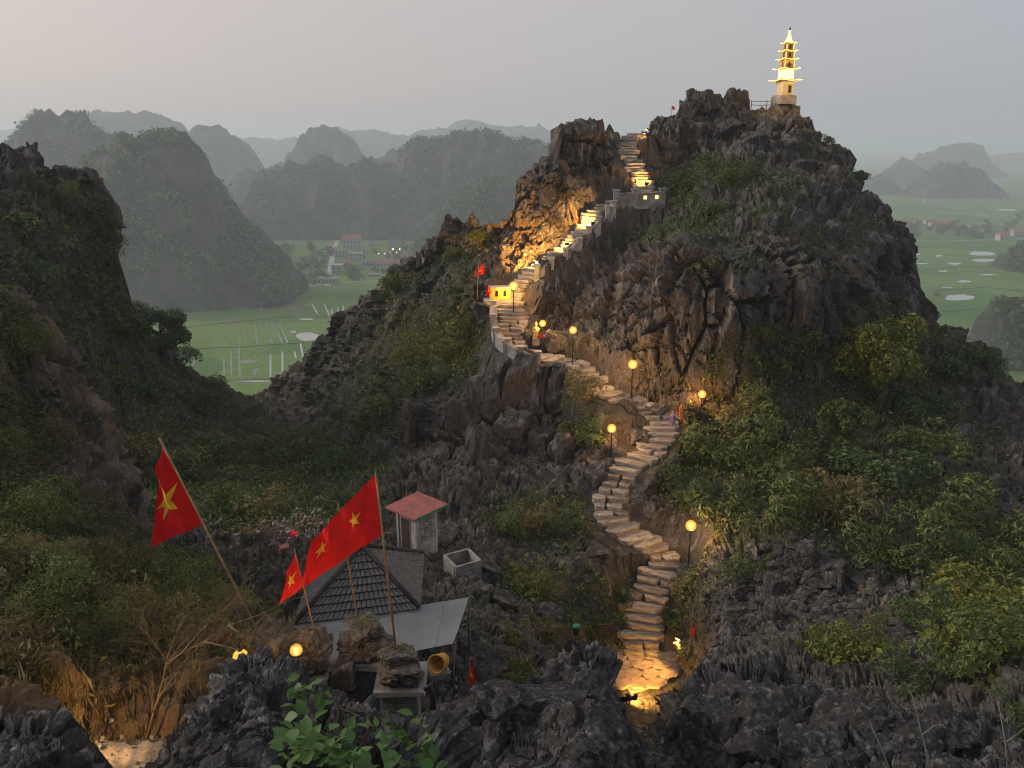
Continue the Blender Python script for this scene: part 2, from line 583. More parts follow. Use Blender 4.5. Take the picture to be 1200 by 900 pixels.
def _fieldmat():
    m, nt, b = mat_new('rice_plain')
    c = coords(nt)
    v = nd(nt, "ShaderNodeTexVoronoi", feature='F1', distance='CHEBYCHEV')
    v.inputs['Scale'].default_value = 0.017
    nt.links.new(c, v.inputs['Vector'])
    sep = nd(nt, "ShaderNodeSeparateColor")
    nt.links.new(v.outputs['Color'], sep.inputs[0])
    col = mixc(nt, sep.outputs[0], (0.044, 0.128, 0.012), (0.120, 0.212, 0.028))
    col = mixc(nt, ramp(nt, noise(nt, c, 0.012, 5, 0.6), 0.5, 0.72), col, (0.14, 0.15, 0.055))
    col = mixc(nt, ramp(nt, noise(nt, coords(nt, (1, 1, 1)), 0.25, 4), 0.45, 0.75), col, (0.045, 0.11, 0.014))
    nt.links.new(col, b.inputs['Base Color'])
    b.inputs['Roughness'].default_value = 0.9
    bump(nt, b, noise(nt, c, 0.6, 4, 0.7), 0.5, 0.4)
    return m


M['field'] = _fieldmat()
wm, wnt, wb = mat_new('pond_water')
wb.inputs['Base Color'].default_value = (0.34, 0.34, 0.32, 1)
wb.inputs['Roughness'].default_value = 0.12
wb.inputs['Specular IOR Level'].default_value = 0.9
wv = coords(wnt)
bump(wnt, wb, noise(wnt, wv, 0.8, 3), 0.05, 0.05)
M['water'] = wm

# ---------------------------------------------------------------- terrain: hills as solids with a front, a crest and a back
def tps_fit(pts, vals, lam=1e-4):
    P = np.asarray(pts, float) / 300.0
    n = len(P)
    d2 = ((P[:, None] - P[None]) ** 2).sum(2)
    K = 0.5 * d2 * np.log(d2 + 1e-12)
    A = np.zeros((n + 3, n + 3))
    A[:n, :n] = K + lam * np.eye(n)
    A[:n, n], A[:n, n + 1:] = 1, P
    A[n, :n], A[n + 1:, :n] = 1, P.T
    w = np.linalg.solve(A, np.concatenate([vals, np.zeros(3)]))

    def ev(uv):
        Q = np.asarray(uv, float) / 300.0
        out = np.empty(len(Q))
        for s in range(0, len(Q), 20000):
            q = Q[s:s + 20000]
            e2 = ((q[:, None] - P[None]) ** 2).sum(2)
            out[s:s + 20000] = (0.5 * e2 * np.log(e2 + 1e-12)) @ w[:n] + w[n] + q @ w[n + 1:]
        return out
    return ev


def ell(u, v, lst):
    m = np.zeros(len(u))
    for cu, cv, ru, rv, s in lst:
        d = ((u - cu) / ru) ** 2 + ((v - cv) / rv) ** 2
        m = np.maximum(m, s * (1 - sstep(0.45, 1.25, d)))
    return m


class Layer:
    """A hill: crest line and front points given where they stand in the view, turned into places; the relief is added in metres."""

    def __init__(self, sil, ctrl, us, v1, rows, jag=0.0, jag_mask=None, back=None, seed=0, clampY=(3, 120)):
        sil = np.array(sil, float)
        self.us = us
        vt = np.interp(us, sil[:, 0], sil[:, 1])
        if jag:
            z0 = np.zeros(len(us))
            n = 0.7 * np.abs(perlin(np.stack([us / 17.0, z0, z0 + 0.5], 1), seed)) + 0.5 * np.abs(perlin(np.stack([us / 7.0, z0, z0 + 3.5], 1), seed + 3)) \
                + 0.3 * perlin(np.stack([us / 3.6, z0, z0 + 9.5], 1), seed + 5)
            am = np.ones(len(us)) if jag_mask is None else np.interp(us, *zip(*jag_mask))
            vt = vt - jag * (n - 0.25) * am
        vt = np.minimum(vt, v1 - 8)
        self.vt, self.v1 = vt, v1
        ev = tps_fit([c[:2] for c in ctrl], np.array([1.0 / c[2] for c in ctrl]))
        t = np.linspace(0, 1, rows) ** 1.0
        U = np.repeat(us[None], rows, 0)
        kk = np.arange(-60, 61)
        du_ = np.gradient(us)
        ug = np.arange(us[0], us[-1], 2.5)
        ker = np.exp(-0.5 * (kk / 11.0) ** 2)
        vsm = np.convolve(np.pad(np.interp(ug, us, vt), 60, mode='edge'), ker / ker.sum(), 'valid')
        vs = np.minimum(np.interp(us, ug, vsm), v1 - 8)
        k_ = (v1 - vs) / 42.0
        lim = 0.85 * 42.0
        V = vs[None] + t[:, None] * (v1 - vs)[None] + np.clip(vt - vs, -1e9, lim)[None] * np.exp(-t[:, None] * k_[None])
        V[0] = vt
        V = np.maximum.accumulate(V, 0)
        Y = 1.0 / np.clip(ev(np.stack([U.ravel(), V.ravel()], 1)), 1.0 / clampY[1], 1.0 / clampY[0])
        x, y, z = ray(U.ravel(), V.ravel())
        k = Y / y
        P = np.stack([x * k, Y, CAM_Z + z * k], 1).reshape(rows, len(us), 3)
        back = back or [(0.5, 0.12), (1.2, 0.5), (2.4, 1.5), (4.2, 3.5), (7, 7), (11, 13), (16, 22), (24, 38), (34, 62), (44, 86)]
        B = []
        for dy, dz in back[::-1]:
            q = P[0].copy()
            q[:, 1] += dy
            q[:, 0] *= (P[0][:, 1] + dy * 0.8) / P[0][:, 1]
            q[:, 2] -= dz
            B.append(q)
        self.nb = len(B)
        self.P = np.concatenate([np.array(B), P], 0)
        self.rows = rows
        self.U = np.concatenate([np.repeat(us[None], self.nb, 0), U], 0)
        self.V = np.concatenate([np.repeat(vt[None], self.nb, 0), V], 0)
        self.attrs = {}

    def normals(self):
        P = self.P
        du = np.gradient(P, axis=1)
        dv = np.gradient(P, axis=0)
        n = np.cross(du, -dv)
        n /= np.linalg.norm(n, axis=2, keepdims=True) + 1e-9
        return n

    def displace(self, fn):
        n = self.normals()
        for _ in range(9):                       # smooth the directions so that relief does not fold
            n[1:-1] = (n[:-2] + n[1:-1] + n[2:]) / 3
            n[:, 1:-1] = (n[:, :-2] + n[:, 1:-1] + n[:, 2:]) / 3
        n /= np.linalg.norm(n, axis=2, keepdims=True) + 1e-9
        d = fn(self.P.reshape(-1, 3), n.reshape(-1, 3), self.U.ravel(), self.V.ravel())
        self.P = self.P + n * d.reshape(self.P.shape[:2])[..., None]

    def build(self, name, mat):
        R, C = self.P.shape[:2]
        i = np.arange(R * C).reshape(R, C)
        q = np.stack([i[:-1, :-1], i[1:, :-1], i[1:, 1:], i[:-1, 1:]], 2).reshape(-1, 4)
        me = np_mesh(name, self.P.reshape(-1, 3), q, {k: a.ravel() for k, a in self.attrs.items()}, smooth=False)
        return link(name, me, mat)

    def _ij(self, u, v):
        j = float(np.interp(u, self.us, np.arange(len(self.us))))
        i = self.nb + float(np.interp(v, self.V[self.nb:, int(round(j))], np.arange(self.rows)))
        return float(i), j

    def surf(self, u, v):
        i, j = self._ij(u, v)
        i0, j0 = min(int(i), self.P.shape[0] - 2), min(int(j), self.P.shape[1] - 2)
        a, b = i - i0, j - j0
        p = (1 - a) * ((1 - b) * self.P[i0, j0] + b * self.P[i0, j0 + 1]) + a * ((1 - b) * self.P[i0 + 1, j0] + b * self.P[i0 + 1, j0 + 1])
        return Vector([float(c) for c in p])

    def scatter(self, n, weight, rng):
        """n random places on the surface, drawn by weight x facet area; returns points and normals."""
        P = self.P
        e1, e2 = P[1:, :-1] - P[:-1, :-1], P[:-1, 1:] - P[:-1, :-1]
        cr = np.cross(e1, e2)
        ar = np.linalg.norm(cr, axis=2)
        w = (ar * weight[:-1, :-1]).ravel()
        w[~np.isfinite(w)] = 0
        idx = rng.choice(len(w), n, p=w / w.sum())
        i, j = np.unravel_index(idx, ar.shape)
        a, b = rng.random(n)[:, None], rng.random(n)[:, None]
        p = P[i, j] + e1[i, j] * a + e2[i, j] * b
        nn = cr[i, j] / (ar[i, j][:, None] + 1e-9)
        nn *= np.where((nn * -p).sum(1, keepdims=True) + nn[:, 2:3] * CAM_Z < 0, -1, 1)
        return p, nn, self.U[i, j], self.V[i, j]


def cols(fine, pad, lo, hi, flo=-20, fhi=1220):
    return np.concatenate([np.arange(lo, flo, pad), np.arange(flo, fhi, fine), np.arange(fhi, hi + pad, pad)])


# ---- the stair path: pixels of its middle, bottom to top, on two slopes
def stair_Y(u, v, up):
    _, y, z = ray(u, v)
    ta = -z / y
    return float(53.55 / (ta + 0.9) if up else 33.8 / (ta + 0.5))


LOW = [(756, 762), (752, 745), (752, 730), (755, 712), (758, 698), (762, 685), (774, 670), (782, 658), (782, 647), (760, 634), (742, 628),
       (733, 620), (724, 610), (715, 600), (714, 588), (719, 575), (726, 563), (731, 550), (740, 540), (756, 532), (766, 523), (773, 512), (778, 500),
       (778, 491), (764, 480), (748, 472), (732, 466), (712, 460), (700, 452), (692, 443), (686, 434), (676, 426), (660, 421), (640, 418),
       (620, 415), (604, 408), (596, 398), (597, 386), (600, 375), (601, 363), (600, 350)]
UPP = [(603, 340), (612, 327), (628, 313), (645, 301), (660, 291), (673, 281), (682, 270), (690, 258), (700, 246), (713, 238), (732, 233), (750, 228),
       (758, 219), (752, 208), (746, 197), (741, 187), (737, 177), (735, 168), (739, 161), (746, 156)]
path_px = [(u, v, stair_Y(u, v, False)) for u, v in LOW] + [(u, v, stair_Y(u, v, True)) for u, v in UPP]
path3 = [at(u, v, Y) for u, v, Y in path_px]
for i in range(1, len(path3)):                                   # it only ever climbs
    path3[i].z = max(path3[i].z, path3[i - 1].z + 0.03)
_pd = []                                                         # dense polyline
for a, b in zip(path3[:-1], path3[1:]):
    n = max(2, int((b - a).length / 0.12))
    _pd += [a.lerp(b, k / n) for k in range(n)]
_pd.append(path3[-1])
for _ in range(8):
    _pd = [_pd[0]] + [(_pd[i - 1] + _pd[i] * 2 + _pd[i + 1]) / 4 for i in range(1, len(_pd) - 1)] + [_pd[-1]]
PATH = np.array([tuple(p) for p in _pd])
LANDING = at(757, 795, 26.6)


def carve(P, width=1.15, drop=0.22, zr=1.7):
    """Bed the stairs: pull nearby ground down (or up) to just below the treads."""
    out = P.copy()
    flat = out.reshape(-1, 3)
    lo, hi = PATH.min(0) - 3, PATH.max(0) + 3
    sel = np.where(((flat[:, :2] > lo[:2]) & (flat[:, :2] < hi[:2])).all(1))[0]
    for s in range(0, len(sel), 8000):
        ii = sel[s:s + 8000]
        q = flat[ii]
        d2 = ((q[:, None, :2] - PATH[None, :, :2]) ** 2).sum(2) + 0.15 * np.maximum(0, np.abs(q[:, None, 2] - PATH[None, :, 2]) - 0.4) ** 2
        k = d2.argmin(1)
        d = np.sqrt(((q[:, :2] - PATH[k, :2]) ** 2).sum(1))
        dz = q[:, 2] - PATH[k, 2]
        w = (1 - sstep(width, width + 0.7, d)) * (1 - sstep(zr, zr + 1.4, np.abs(dz)))
        flat[ii, 2] = q[:, 2] * (1 - w) + (PATH[k, 2] - drop) * w
    return out


SIL_MAIN = [(-400, 215), (-150, 200), (-60, 185), (-8, 168), (8, 170), (14, 186), (20, 182), (25, 170), (31, 166), (38, 164), (46, 168), (50, 182), (60, 192), (75, 187),
            (88, 190), (98, 198), (108, 208), (117, 220), (123, 236), (127, 252), (130, 272), (133, 300), (138, 335), (146, 360), (156, 380), (174, 402), (200, 420),
            (230, 434), (260, 449), (285, 462), (300, 464), (312, 455), (330, 448), (345, 430), (372, 405), (385, 388), (410, 365), (440, 340), (452, 325), (470, 312),
            (487, 303), (497, 296), (512, 283), (523, 276), (526, 256), (536, 254), (545, 258), (548, 274), (551, 249), (557, 249), (561, 263), (580, 259), (595, 250),
            (603, 246), (606, 222), (612, 212), (622, 210), (633, 194), (650, 189), (654, 176), (657, 157), (665, 157), (672, 155), (680, 152), (686, 158), (692, 153),
            (703, 153), (710, 158), (718, 155), (726, 157), (735, 158), (740, 158), (752, 155), (757, 160), (762, 142), (768, 133), (780, 138), (796, 136), (800, 122),
            (806, 116), (818, 109), (828, 107), (840, 111), (852, 109), (870, 108), (877, 113), (879, 127), (900, 127), (905, 120), (912, 115), (930, 115), (938, 123),
            (940, 135), (950, 140), (953, 156), (965, 164), (985, 171), (994, 179), (996, 195), (1002, 206), (1010, 225), (1020, 230), (1035, 240), (1043, 249), (1046, 256),
            (1062, 271), (1070, 286), (1080, 305), (1087, 330), (1093, 352), (1099, 374), (1115, 387), (1130, 400), (1150, 407), (1165, 417), (1175, 434), (1195, 447), (1215, 452),
            (1260, 460), (1350, 490), (1500, 540)]
CT = [(-300, 220, 46), (0, 170, 50), (45, 172, 52), (100, 200, 54), (140, 290, 57), (150, 350, 60), (200, 420, 68), (260, 449, 76), (300, 464, 78), (330, 448, 76), (372, 405, 72),
      (440, 340, 66), (500, 295, 60), (550, 262, 57), (604, 232, 56), (635, 194, 57), (655, 160, 58.5), (685, 147, 59.5), (712, 155, 60.5), (757, 155, 61), (775, 134, 62),
      (806, 114, 62), (850, 108, 62), (880, 124, 62), (918, 112, 62), (945, 137, 61), (965, 164, 60), (996, 200, 57), (1020, 230, 56), (1045, 255, 54.5), (1070, 286, 53), (1090, 345, 51),
      (1100, 376, 50), (1130, 400, 50), (1165, 417, 50), (1200, 450, 50), (1350, 490, 48), (1500, 540, 46),
      # hill on the other side of the gully
      (-300, 500, 32), (0, 300, 44), (0, 380, 41), (60, 300, 48), (100, 300, 53), (100, 400, 51), (150, 430, 56), (200, 480, 56), (150, 500, 46), (250, 500, 60), (60, 480, 40),
      (300, 500, 66), (350, 480, 68), (300, 560, 42), (200, 600, 33), (350, 560, 43), (400, 600, 34), (330, 620, 29), (250, 620, 29), (300, 660, 25.5), (450, 520, 47), (450, 580, 37),
      (520, 600, 33.5), (480, 645, 29.5), (540, 700, 24), (600, 645, 30), (600, 720, 23.5), (600, 800, 18), (450, 750, 18.5), (350, 720, 19), (420, 660, 24),
      # spur
      (400, 420, 66), (450, 400, 61), (470, 350, 62), (500, 340, 59), (530, 300, 58), (500, 410, 52), (450, 460, 54), (400, 470, 61), (550, 400, 49.5), (560, 330, 52),
      (545, 430, 46), (500, 475, 45), (520, 540, 40.5), (590, 440, 44.5), (590, 500, 42), (590, 560, 39), (650, 450, 44), (650, 500, 42), (650, 560, 38.5), (690, 490, 41.5), (690, 540, 39),
      # main cliff
      (650, 395, 46.8), (700, 400, 45.5), (760, 440, 43), (840, 440, 42.5), (800, 400, 43.0), (800, 330, 43.8), (800, 285, 44.8), (720, 340, 48), (735, 290, 51), (770, 262, 52), (820, 262, 49), (850, 240, 51),
      (850, 200, 55.5), (850, 160, 59), (810, 200, 57.5), (900, 300, 44.6), (900, 420, 43), (900, 255, 47.5), (910, 195, 56), (910, 155, 59), (960, 240, 51), (960, 200, 56), (1000, 400, 45.0), (1000, 300, 46.8), (1000, 255, 51),
      (1050, 330, 49.5), (640, 345, 49.2), (615, 295, 53.4), (635, 255, 55), (660, 235, 56), (640, 222, 56.3), (690, 200, 58.3), (700, 170, 59.5), (580, 300, 54.5),
      # slope to the right and the gully
      (800, 520, 39.5), (830, 480, 41.5), (870, 500, 40.5), (900, 560, 35.5), (1000, 480, 42), (1000, 560, 35.5), (1100, 450, 45.5), (1100, 500, 41), (1100, 560, 36), (1200, 560, 36), (850, 620, 31.5),
      (950, 650, 28.5), (1050, 650, 28), (1200, 650, 28), (850, 700, 26.5), (950, 740, 21.5), (1100, 740, 20.5), (1200, 740, 20), (850, 800, 19), (1000, 820, 15.5), (1200, 820, 14),
      (1200, 900, 11), (1000, 900, 11), (800, 900, 14), (600, 900, 14), (400, 900, 12.5), (200, 900, 12), (0, 900, 12), (650, 640, 31), (660, 690, 27), (700, 780, 24), (830, 760, 24),
      (690, 620, 33), (670, 580, 36), (1500, 700, 24), (1500, 900, 12), (-300, 900, 12)]
CT += [(u, v, Y + 0.15) for u, v, Y in path_px[::2]]
CT += [(757, 795, 26.3), (760, 840, 23.6)]
main = Layer(SIL_MAIN, CT, cols(2.5, 14, -400, 1500), 965, 340, jag=7.0, seed=5,
             jag_mask=[(-400, 1), (60, 1), (165, 1.0), (200, 0.5), (300, 0.3), (520, 0.5), (650, 0.7), (720, 0.6), (732, 0), (760, 0.2), (790, 1), (870, 0.7), (885, 0.05), (933, 0.05), (945, 1), (1500, 0.7)])
VEG_MAIN = [(90, 290, 80, 80, .8), (40, 250, 60, 50, .6), (110, 380, 80, 60, .9), (200, 470, 110, 50, .7), (250, 580, 140, 45, 1), (300, 535, 120, 45, .9), (400, 560, 60, 60, .7), (150, 520, 80, 60, .8),
            (500, 405, 75, 55, 1), (535, 330, 30, 45, .8), (560, 278, 22, 22, .9), (440, 470, 60, 50, .7), (468, 335, 34, 22, 1), (390, 450, 60, 50, .35), (420, 390, 40, 40, .3),
            (830, 205, 70, 22, 1), (790, 222, 45, 22, .9), (860, 252, 90, 18, .7), (760, 272, 60, 13, .6), (900, 222, 50, 18, .5), (985, 275, 45, 25, .6), (850, 300, 60, 30, .25), (955, 180, 30, 14, .4),
            (690, 492, 34, 34, 1), (620, 605, 55, 28, .7), (630, 680, 42, 26, .9), (690, 705, 34, 34, .6), (655, 620, 40, 30, .5), (680, 600, 40, 22, .6),
            (850, 545, 90, 75, 1), (900, 440, 80, 60, .8), (1030, 440, 80, 90, .9), (950, 565, 120, 60, .9), (1100, 545, 80, 80, .55), (1000, 620, 120, 36, .5), (1150, 700, 80, 110, 1), (1000, 785, 60, 26, .7),
            (800, 690, 30, 50, .7), (1140, 430, 50, 30, .7), (880, 620, 60, 25, .5), (740, 690, 26, 40, .4)]


def disp_main(P, N, u, v):
    veg = ell(u, v, VEG_MAIN)
    veg = np.clip(veg + 0.35 * perlin(P * 0.35, 91), 0, 1)
    steep = 1 - sstep(0.45, 0.85, N[:, 2])
    right = np.maximum(sstep(800, 900, u) * sstep(590, 660, v), sstep(570, 640, v) * sstep(380, 440, u))
    q = P + 0.7 * np.stack([perlin(P * 0.35, 1), perlin(P * 0.35, 2), perlin(P * 0.35, 3)], 1) + 0.05 * np.stack([perlin(P * 2.1, 4), perlin(P * 2.1, 5), perlin(P * 2.1, 6)], 1)
    bed = sstep(104.5, 106.5, P[:, 2])
    mixb = np.clip(bed + right, 0, 1)
    r1, e = facets(q, (1.25, 1.25, 3.6), 4, 0.9)
    r2, e2 = facets(q, (1.5, 1.5, 1.1), 6, 0.9)
    big = 0.95 * r1 - 0.9 * (1 - sstep(0, 0.07, e))
    big2 = 0.85 * r2 - 0.6 * (1 - sstep(0, 0.09, e2))
    big = big * (1 - mixb) + big2 * mixb * (1 - 0.35 * right)
    r3, ge = facets(q, (0.50, 0.50, 1.0), 9, 1.0)
    r4, he = facets(P, (0.27, 0.27, 0.42), 12, 1.0)
    small = 0.30 * r3 - 0.22 * (1 - sstep(0, 0.09, ge)) + 0.13 * r4
    fl = 0.13 * ridged(P * (1.5, 1.5, 0.2), 3, 21)
    low = 0.8 * fbm(P * 0.14, 2, 33)
    fine = 0.06 * fbm(P * 2.3, 3, 44)
    rock = (1 - 0.65 * veg)
    cliff = ell(u, v, [(880, 370, 190, 105, 1), (1020, 330, 90, 70, .8), (740, 370, 90, 70, .9), (590, 505, 130, 80, .9), (640, 240, 50, 60, .6)])
    qc = P + 0.45 * np.stack([perlin(P * 0.3, 1), perlin(P * 0.3, 2), 0 * u], 1) + 0.10 * np.stack([perlin(P * (1.3, 1.3, .5), 4), perlin(P * (1.3, 1.3, .5), 5), perlin(P * 1.1, 6)], 1)
    r5, e5 = facets(qc, (1.7, 1.7, 7.5), 18, 0.35)
    r6, e6 = facets(qc, (1.05, 1.05, 2.2), 19, 0.35)
    col_ = 1.25 * r5 - 1.3 * (1 - sstep(0, 0.06, e5)) + 0.38 * r6 - 0.42 * (1 - sstep(0, 0.055, e6))
    lz = (P[:, 2] + 0.5 * perlin(P * 0.22, 51) + 0.15 * perlin(P * 0.9, 52)) / 1.9
    li = np.floor(lz)
    lf = lz - li
    lh = (_h(li.astype(np.int64), li.astype(np.int64) * 0, np.floor(P[:, 0] / 7 + perlin(P * .3, 53)).astype(np.int64), 54) & 1023) / 1023.0 - 0.5
    beds = sstep(103.8, 105.5, P[:, 2]) * (u > 600) * (1 - np.clip(veg, 0, 1))
    big2 = big2 * 0.7
    big = big + beds * (0.85 * lh - 0.6 * (1 - sstep(0, 0.10, np.minimum(lf, 1 - lf))))
    big = big * (1 - cliff) + col_ * cliff
    small = small * (1 - 0.35 * right) * (1 - 0.72 * cliff)
    d = low + rock * (big * (0.45 + 0.55 * steep) + small + fl * (0.3 + 0.7 * steep) * (1 - 0.85 * right) * (1 + 0.5 * cliff)) + fine
    pag = np.exp(-(((u - 918) / 14.0) ** 2 + ((v - 118) / 9.0) ** 2))
    d *= 1 - 0.85 * np.clip(pag * 1.5, 0, 1)
    d -= low * 0.6 * ell(u, v, [(757, 795, 60, 50, 1)])
    return d


main.displace(disp_main)
main.P = carve(main.P)
# level ground under the landing
_f = main.P.reshape(-1, 3)
_d = np.hypot((_f[:, 0] - LANDING.x) / 2.0, (_f[:, 1] - (LANDING.y - 0.6)) / 2.3)
_w = (1 - sstep(0.8, 1.4, _d))
_f[:, 2] = _f[:, 2] * (1 - _w) + np.minimum(_f[:, 2], LANDING.z - 0.12) * _w
Nm = main.normals()
vm = ell(main.U.ravel(), main.V.ravel(), VEG_MAIN).reshape(main.U.shape)
nz = np.abs(Nm[..., 2])
main.attrs['veg'] = np.clip(vm * (0.35 + 0.65 * sstep(0.2, 0.6, nz)) + 0.25 * sstep(0.6, 0.9, nz), 0, 1)
main.attrs['earth'] = 0.75 * ell(main.U.ravel(), main.V.ravel(), [(330, 622, 70, 16, 1), (690, 735, 40, 16, .8), (640, 725, 30, 40, .5), (600, 300, 40, 60, .35), (850, 470, 60, 40, .4)]).reshape(main.U.shape)
HILL = main.build('karst_hill', M['rock'])
HILL['kind'] = 'structure'

# ---- near cliff on the left, with its earth bank
SIL_L = [(-400, 300), (-100, 335), (0, 347), (30, 352), (42, 362), (52, 390), (68, 420), (84, 446), (96, 465), (110, 485), (124, 505), (140, 535), (152, 560), (158, 585),
         (162, 615), (172, 640), (200, 650), (235, 672), (262, 690), (290, 705), (312, 715), (326, 740), (334, 780), (340, 830), (344, 900), (348, 985)]
CL = [(-300, 330, 21), (0, 347, 22), (45, 375, 23.5), (90, 455, 24), (125, 508, 24), (152, 565, 23.5), (162, 620, 22), (200, 650, 20), (260, 690, 18), (320, 730, 17), (340, 830, 15), (344, 900, 14),
      (0, 450, 20.5), (50, 500, 21.5), (0, 560, 17), (90, 560, 20.5), (60, 640, 15.5), (130, 610, 20), (150, 690, 15), (250, 730, 14.2), (320, 770, 14), (0, 680, 12), (80, 720, 11.7), (0, 780, 9.7), (100, 800, 10.2),
      (200, 800, 11.3), (280, 810, 12.5), (100, 845, 9.6), (165, 845, 10.0), (20, 850, 8.6), (150, 870, 9.35), (150, 900, 8.6), (250, 850, 10.5), (260, 900, 9.0), (150, 980, 7.2), (0, 980, 6.5), (300, 980, 8), (-300, 900, 8), (-300, 600, 15)]
near = Layer(SIL_L, CL, cols(2.5, 14, -400, 348, -20, 340), 985, 250, jag=5.0, seed=15, clampY=(4, 40),
             back=[(0.3, 0.1), (0.8, 0.5), (1.6, 1.4), (2.6, 3), (4, 6), (6, 11), (9, 20)])
VEG_L = [(0, 400, 45, 60, .9), (20, 500, 70, 60, .7), (50, 620, 110, 60, 1), (150, 680, 120, 50, 1), (60, 700, 90, 40, .9), (250, 720, 80, 40, .8), (0, 590, 60, 60, .9)]


def disp_near(P, N, u, v):
    veg = ell(u, v, VEG_L)
    q = P + 0.2 * np.stack([perlin(P * 0.9, 1), perlin(P * 0.9, 2), perlin(P * 0.9, 3)], 1)
    r1, e = facets(q, (0.7, 0.7, 2.4), 14, 0.9)
    r3, e3 = facets(q, (0.25, 0.25, 0.7), 15, 1.0)
    big = 0.45 * r1 - 0.35 * (1 - sstep(0, 0.08, e)) + 0.15 * r3 - 0.08 * (1 - sstep(0, .1, e3))
    fl = 0.10 * ridged(P * (2.6, 2.6, 0.3), 3, 71)
    low = 0.38 * fbm(P * 0.35, 2, 73)
    fine = 0.05 * fbm(P * 5.0, 3, 74)
    flat = ell(u, v, [(150, 885, 90, 26, 1)])
    return (1 - 0.95 * flat) * ((1 - 0.6 * veg) * (big + fl) + low + fine)


near.displace(disp_near)
near.attrs['veg'] = ell(near.U.ravel(), near.V.ravel(), VEG_L).reshape(near.U.shape)
near.attrs['earth'] = ell(near.U.ravel(), near.V.ravel(), [(80, 790, 200, 70, .9), (10, 800, 60, 80, .9), (200, 800, 130, 60, .8), (40, 700, 50, 60, .4)]).reshape(near.U.shape)
near.build('cliff_hill', M['rock_earth'])['kind'] = 'structure'
_pu, _pv = np.linspace(84, 250, 40), np.linspace(866, 984, 26)
_pp = []
for b in _pv:
    for a in _pu:
        q = near.surf(a + (b - 866) * -.35, b)
        e = min(1, (a - 84) / 20, (250 - a) / 20) * min(1, (b - 866) / 8)
        e = max(0, e + 0.5 * math.sin(a * .21) * math.cos(b * .33 + a * .07) - .15)
        _pp.append((q.x, q.y, q.z + 0.03 * min(1, e * 2) - 0.05 * max(0, 1 - e * 2) + .025 * math.sin(a * .31 + b * .2) * math.sin(b * .27)))
_pi = np.arange(40 * 26).reshape(26, 40)
link('path', np_mesh('path', np.array(_pp), np.stack([_pi[:-1, :-1], _pi[1:, :-1], _pi[1:, 1:], _pi[:-1, 1:]], 2).reshape(-1, 4)), M['path'])['kind'] = 'structure'


# ---- rock outcrops close to the viewer
def disp_karren(s):
    def fn(P, N, u, v):
        q = P + 0.10 * np.stack([perlin(P * 3, 1), perlin(P * 3, 2), perlin(P * 3, 3)], 1)
        r1, e = facets(q, (0.62 * s, 0.62 * s, 0.52 * s), 24, 0.8)
        r3, e3 = facets(q, (0.20 * s, 0.20 * s, 0.19 * s), 25, 0.9)
        up = 1 - 0.8 * sstep(0.5, 0.9, N[:, 2])
        big = 0.22 * s * r1 * up - 0.14 * s * (1 - sstep(0, 0.12, e)) + 0.050 * s * r3 * (0.3 + 0.7 * up) - 0.04 * s * (1 - sstep(0, .14, e3))
        r = 0.05 * s * up * ridged(q * (2.6 / s, 2.6 / s, 2.2 / s), 4, 81)
        h1, h2, hid = voronoi(q / (0.085 * s, 0.085 * s, 0.10 * s), 27)
        pit = -0.028 * s * (1 - sstep(0.05, 0.5, h1))
        low = 0.34 * s * fbm(P * 0.75 / s, 2, 83)
        return big + r + pit + low + 0.014 * s * fbm(P * 14 / s, 3, 84)
    return fn


def outcrop(name, label, sil, ctrl, lo, hi, rows, s, seed, jag):
    L = Layer(sil, ctrl, np.arange(lo, hi, 1.7), 1010, rows, jag=jag, seed=seed, clampY=(2.5, 20),
              back=[(0.15 * s, 0.05 * s), (0.4 * s, 0.25 * s), (0.8 * s, 0.8 * s), (1.3 * s, 1.8 * s), (1.9 * s, 3.5 * s), (2.4 * s, 6.0 * s)])
    L.displace(disp_karren(s))
    L.attrs['veg'] = 0 * L.U
    tag(L.build(name, M['rock_near']), label, 'rock', 'sharp limestone outcrops close to the viewer')
    return L


rock_l = outcrop('rock_outcrop', 'jagged dark limestone outcrop beneath the leafy green vine',
                 [(160, 1010), (172, 915), (190, 890), (205, 878), (225, 862), (240, 845), (255, 822), (265, 805), (275, 790), (288, 779), (297, 775), (305, 774), (315, 787), (325, 794), (345, 806), (360, 812),
                  (375, 812), (400, 818), (430, 826), (455, 842), (480, 860), (500, 878), (520, 908), (545, 1010)],
                 [(190, 890, 6.0), (250, 825, 6.6), (300, 776, 7.2), (370, 795, 7.2), (430, 806, 7.0), (480, 852, 6.6), (520, 905, 6.0), (250, 900, 5.3), (350, 880, 5.4), (450, 900, 5.4), (350, 1000, 4.3), (200, 1000, 4.6), (520, 1000, 5.0)],
                 160, 546, 110, 1.0, 31, 5)
rock_c = outcrop('rock_outcrop', 'black knobbly limestone outcrop below the stairs with a steep drop on its lit side',
                 [(495, 1010), (508, 905), (520, 870), (533, 845), (545, 832), (560, 832), (580, 840), (600, 832), (620, 822), (630, 802), (645, 792), (655, 777), (670, 767), (685, 760), (700, 759), (715, 771),
                  (722, 783), (723, 799), (725, 818), (729, 842), (735, 875), (744, 915), (758, 1010)],
                 [(520, 870, 8.2), (560, 832, 8.8), (600, 832, 9.0), (645, 792, 9.6), (690, 760, 10.0), (730, 785, 9.8), (752, 860, 9.0), (560, 900, 7.2), (650, 850, 8.2), (720, 860, 8.3), (650, 930, 6.8), (560, 1000, 5.8), (760, 1000, 6.6), (650, 1000, 6.0)],
                 496, 776, 110, 1.35, 32, 6)
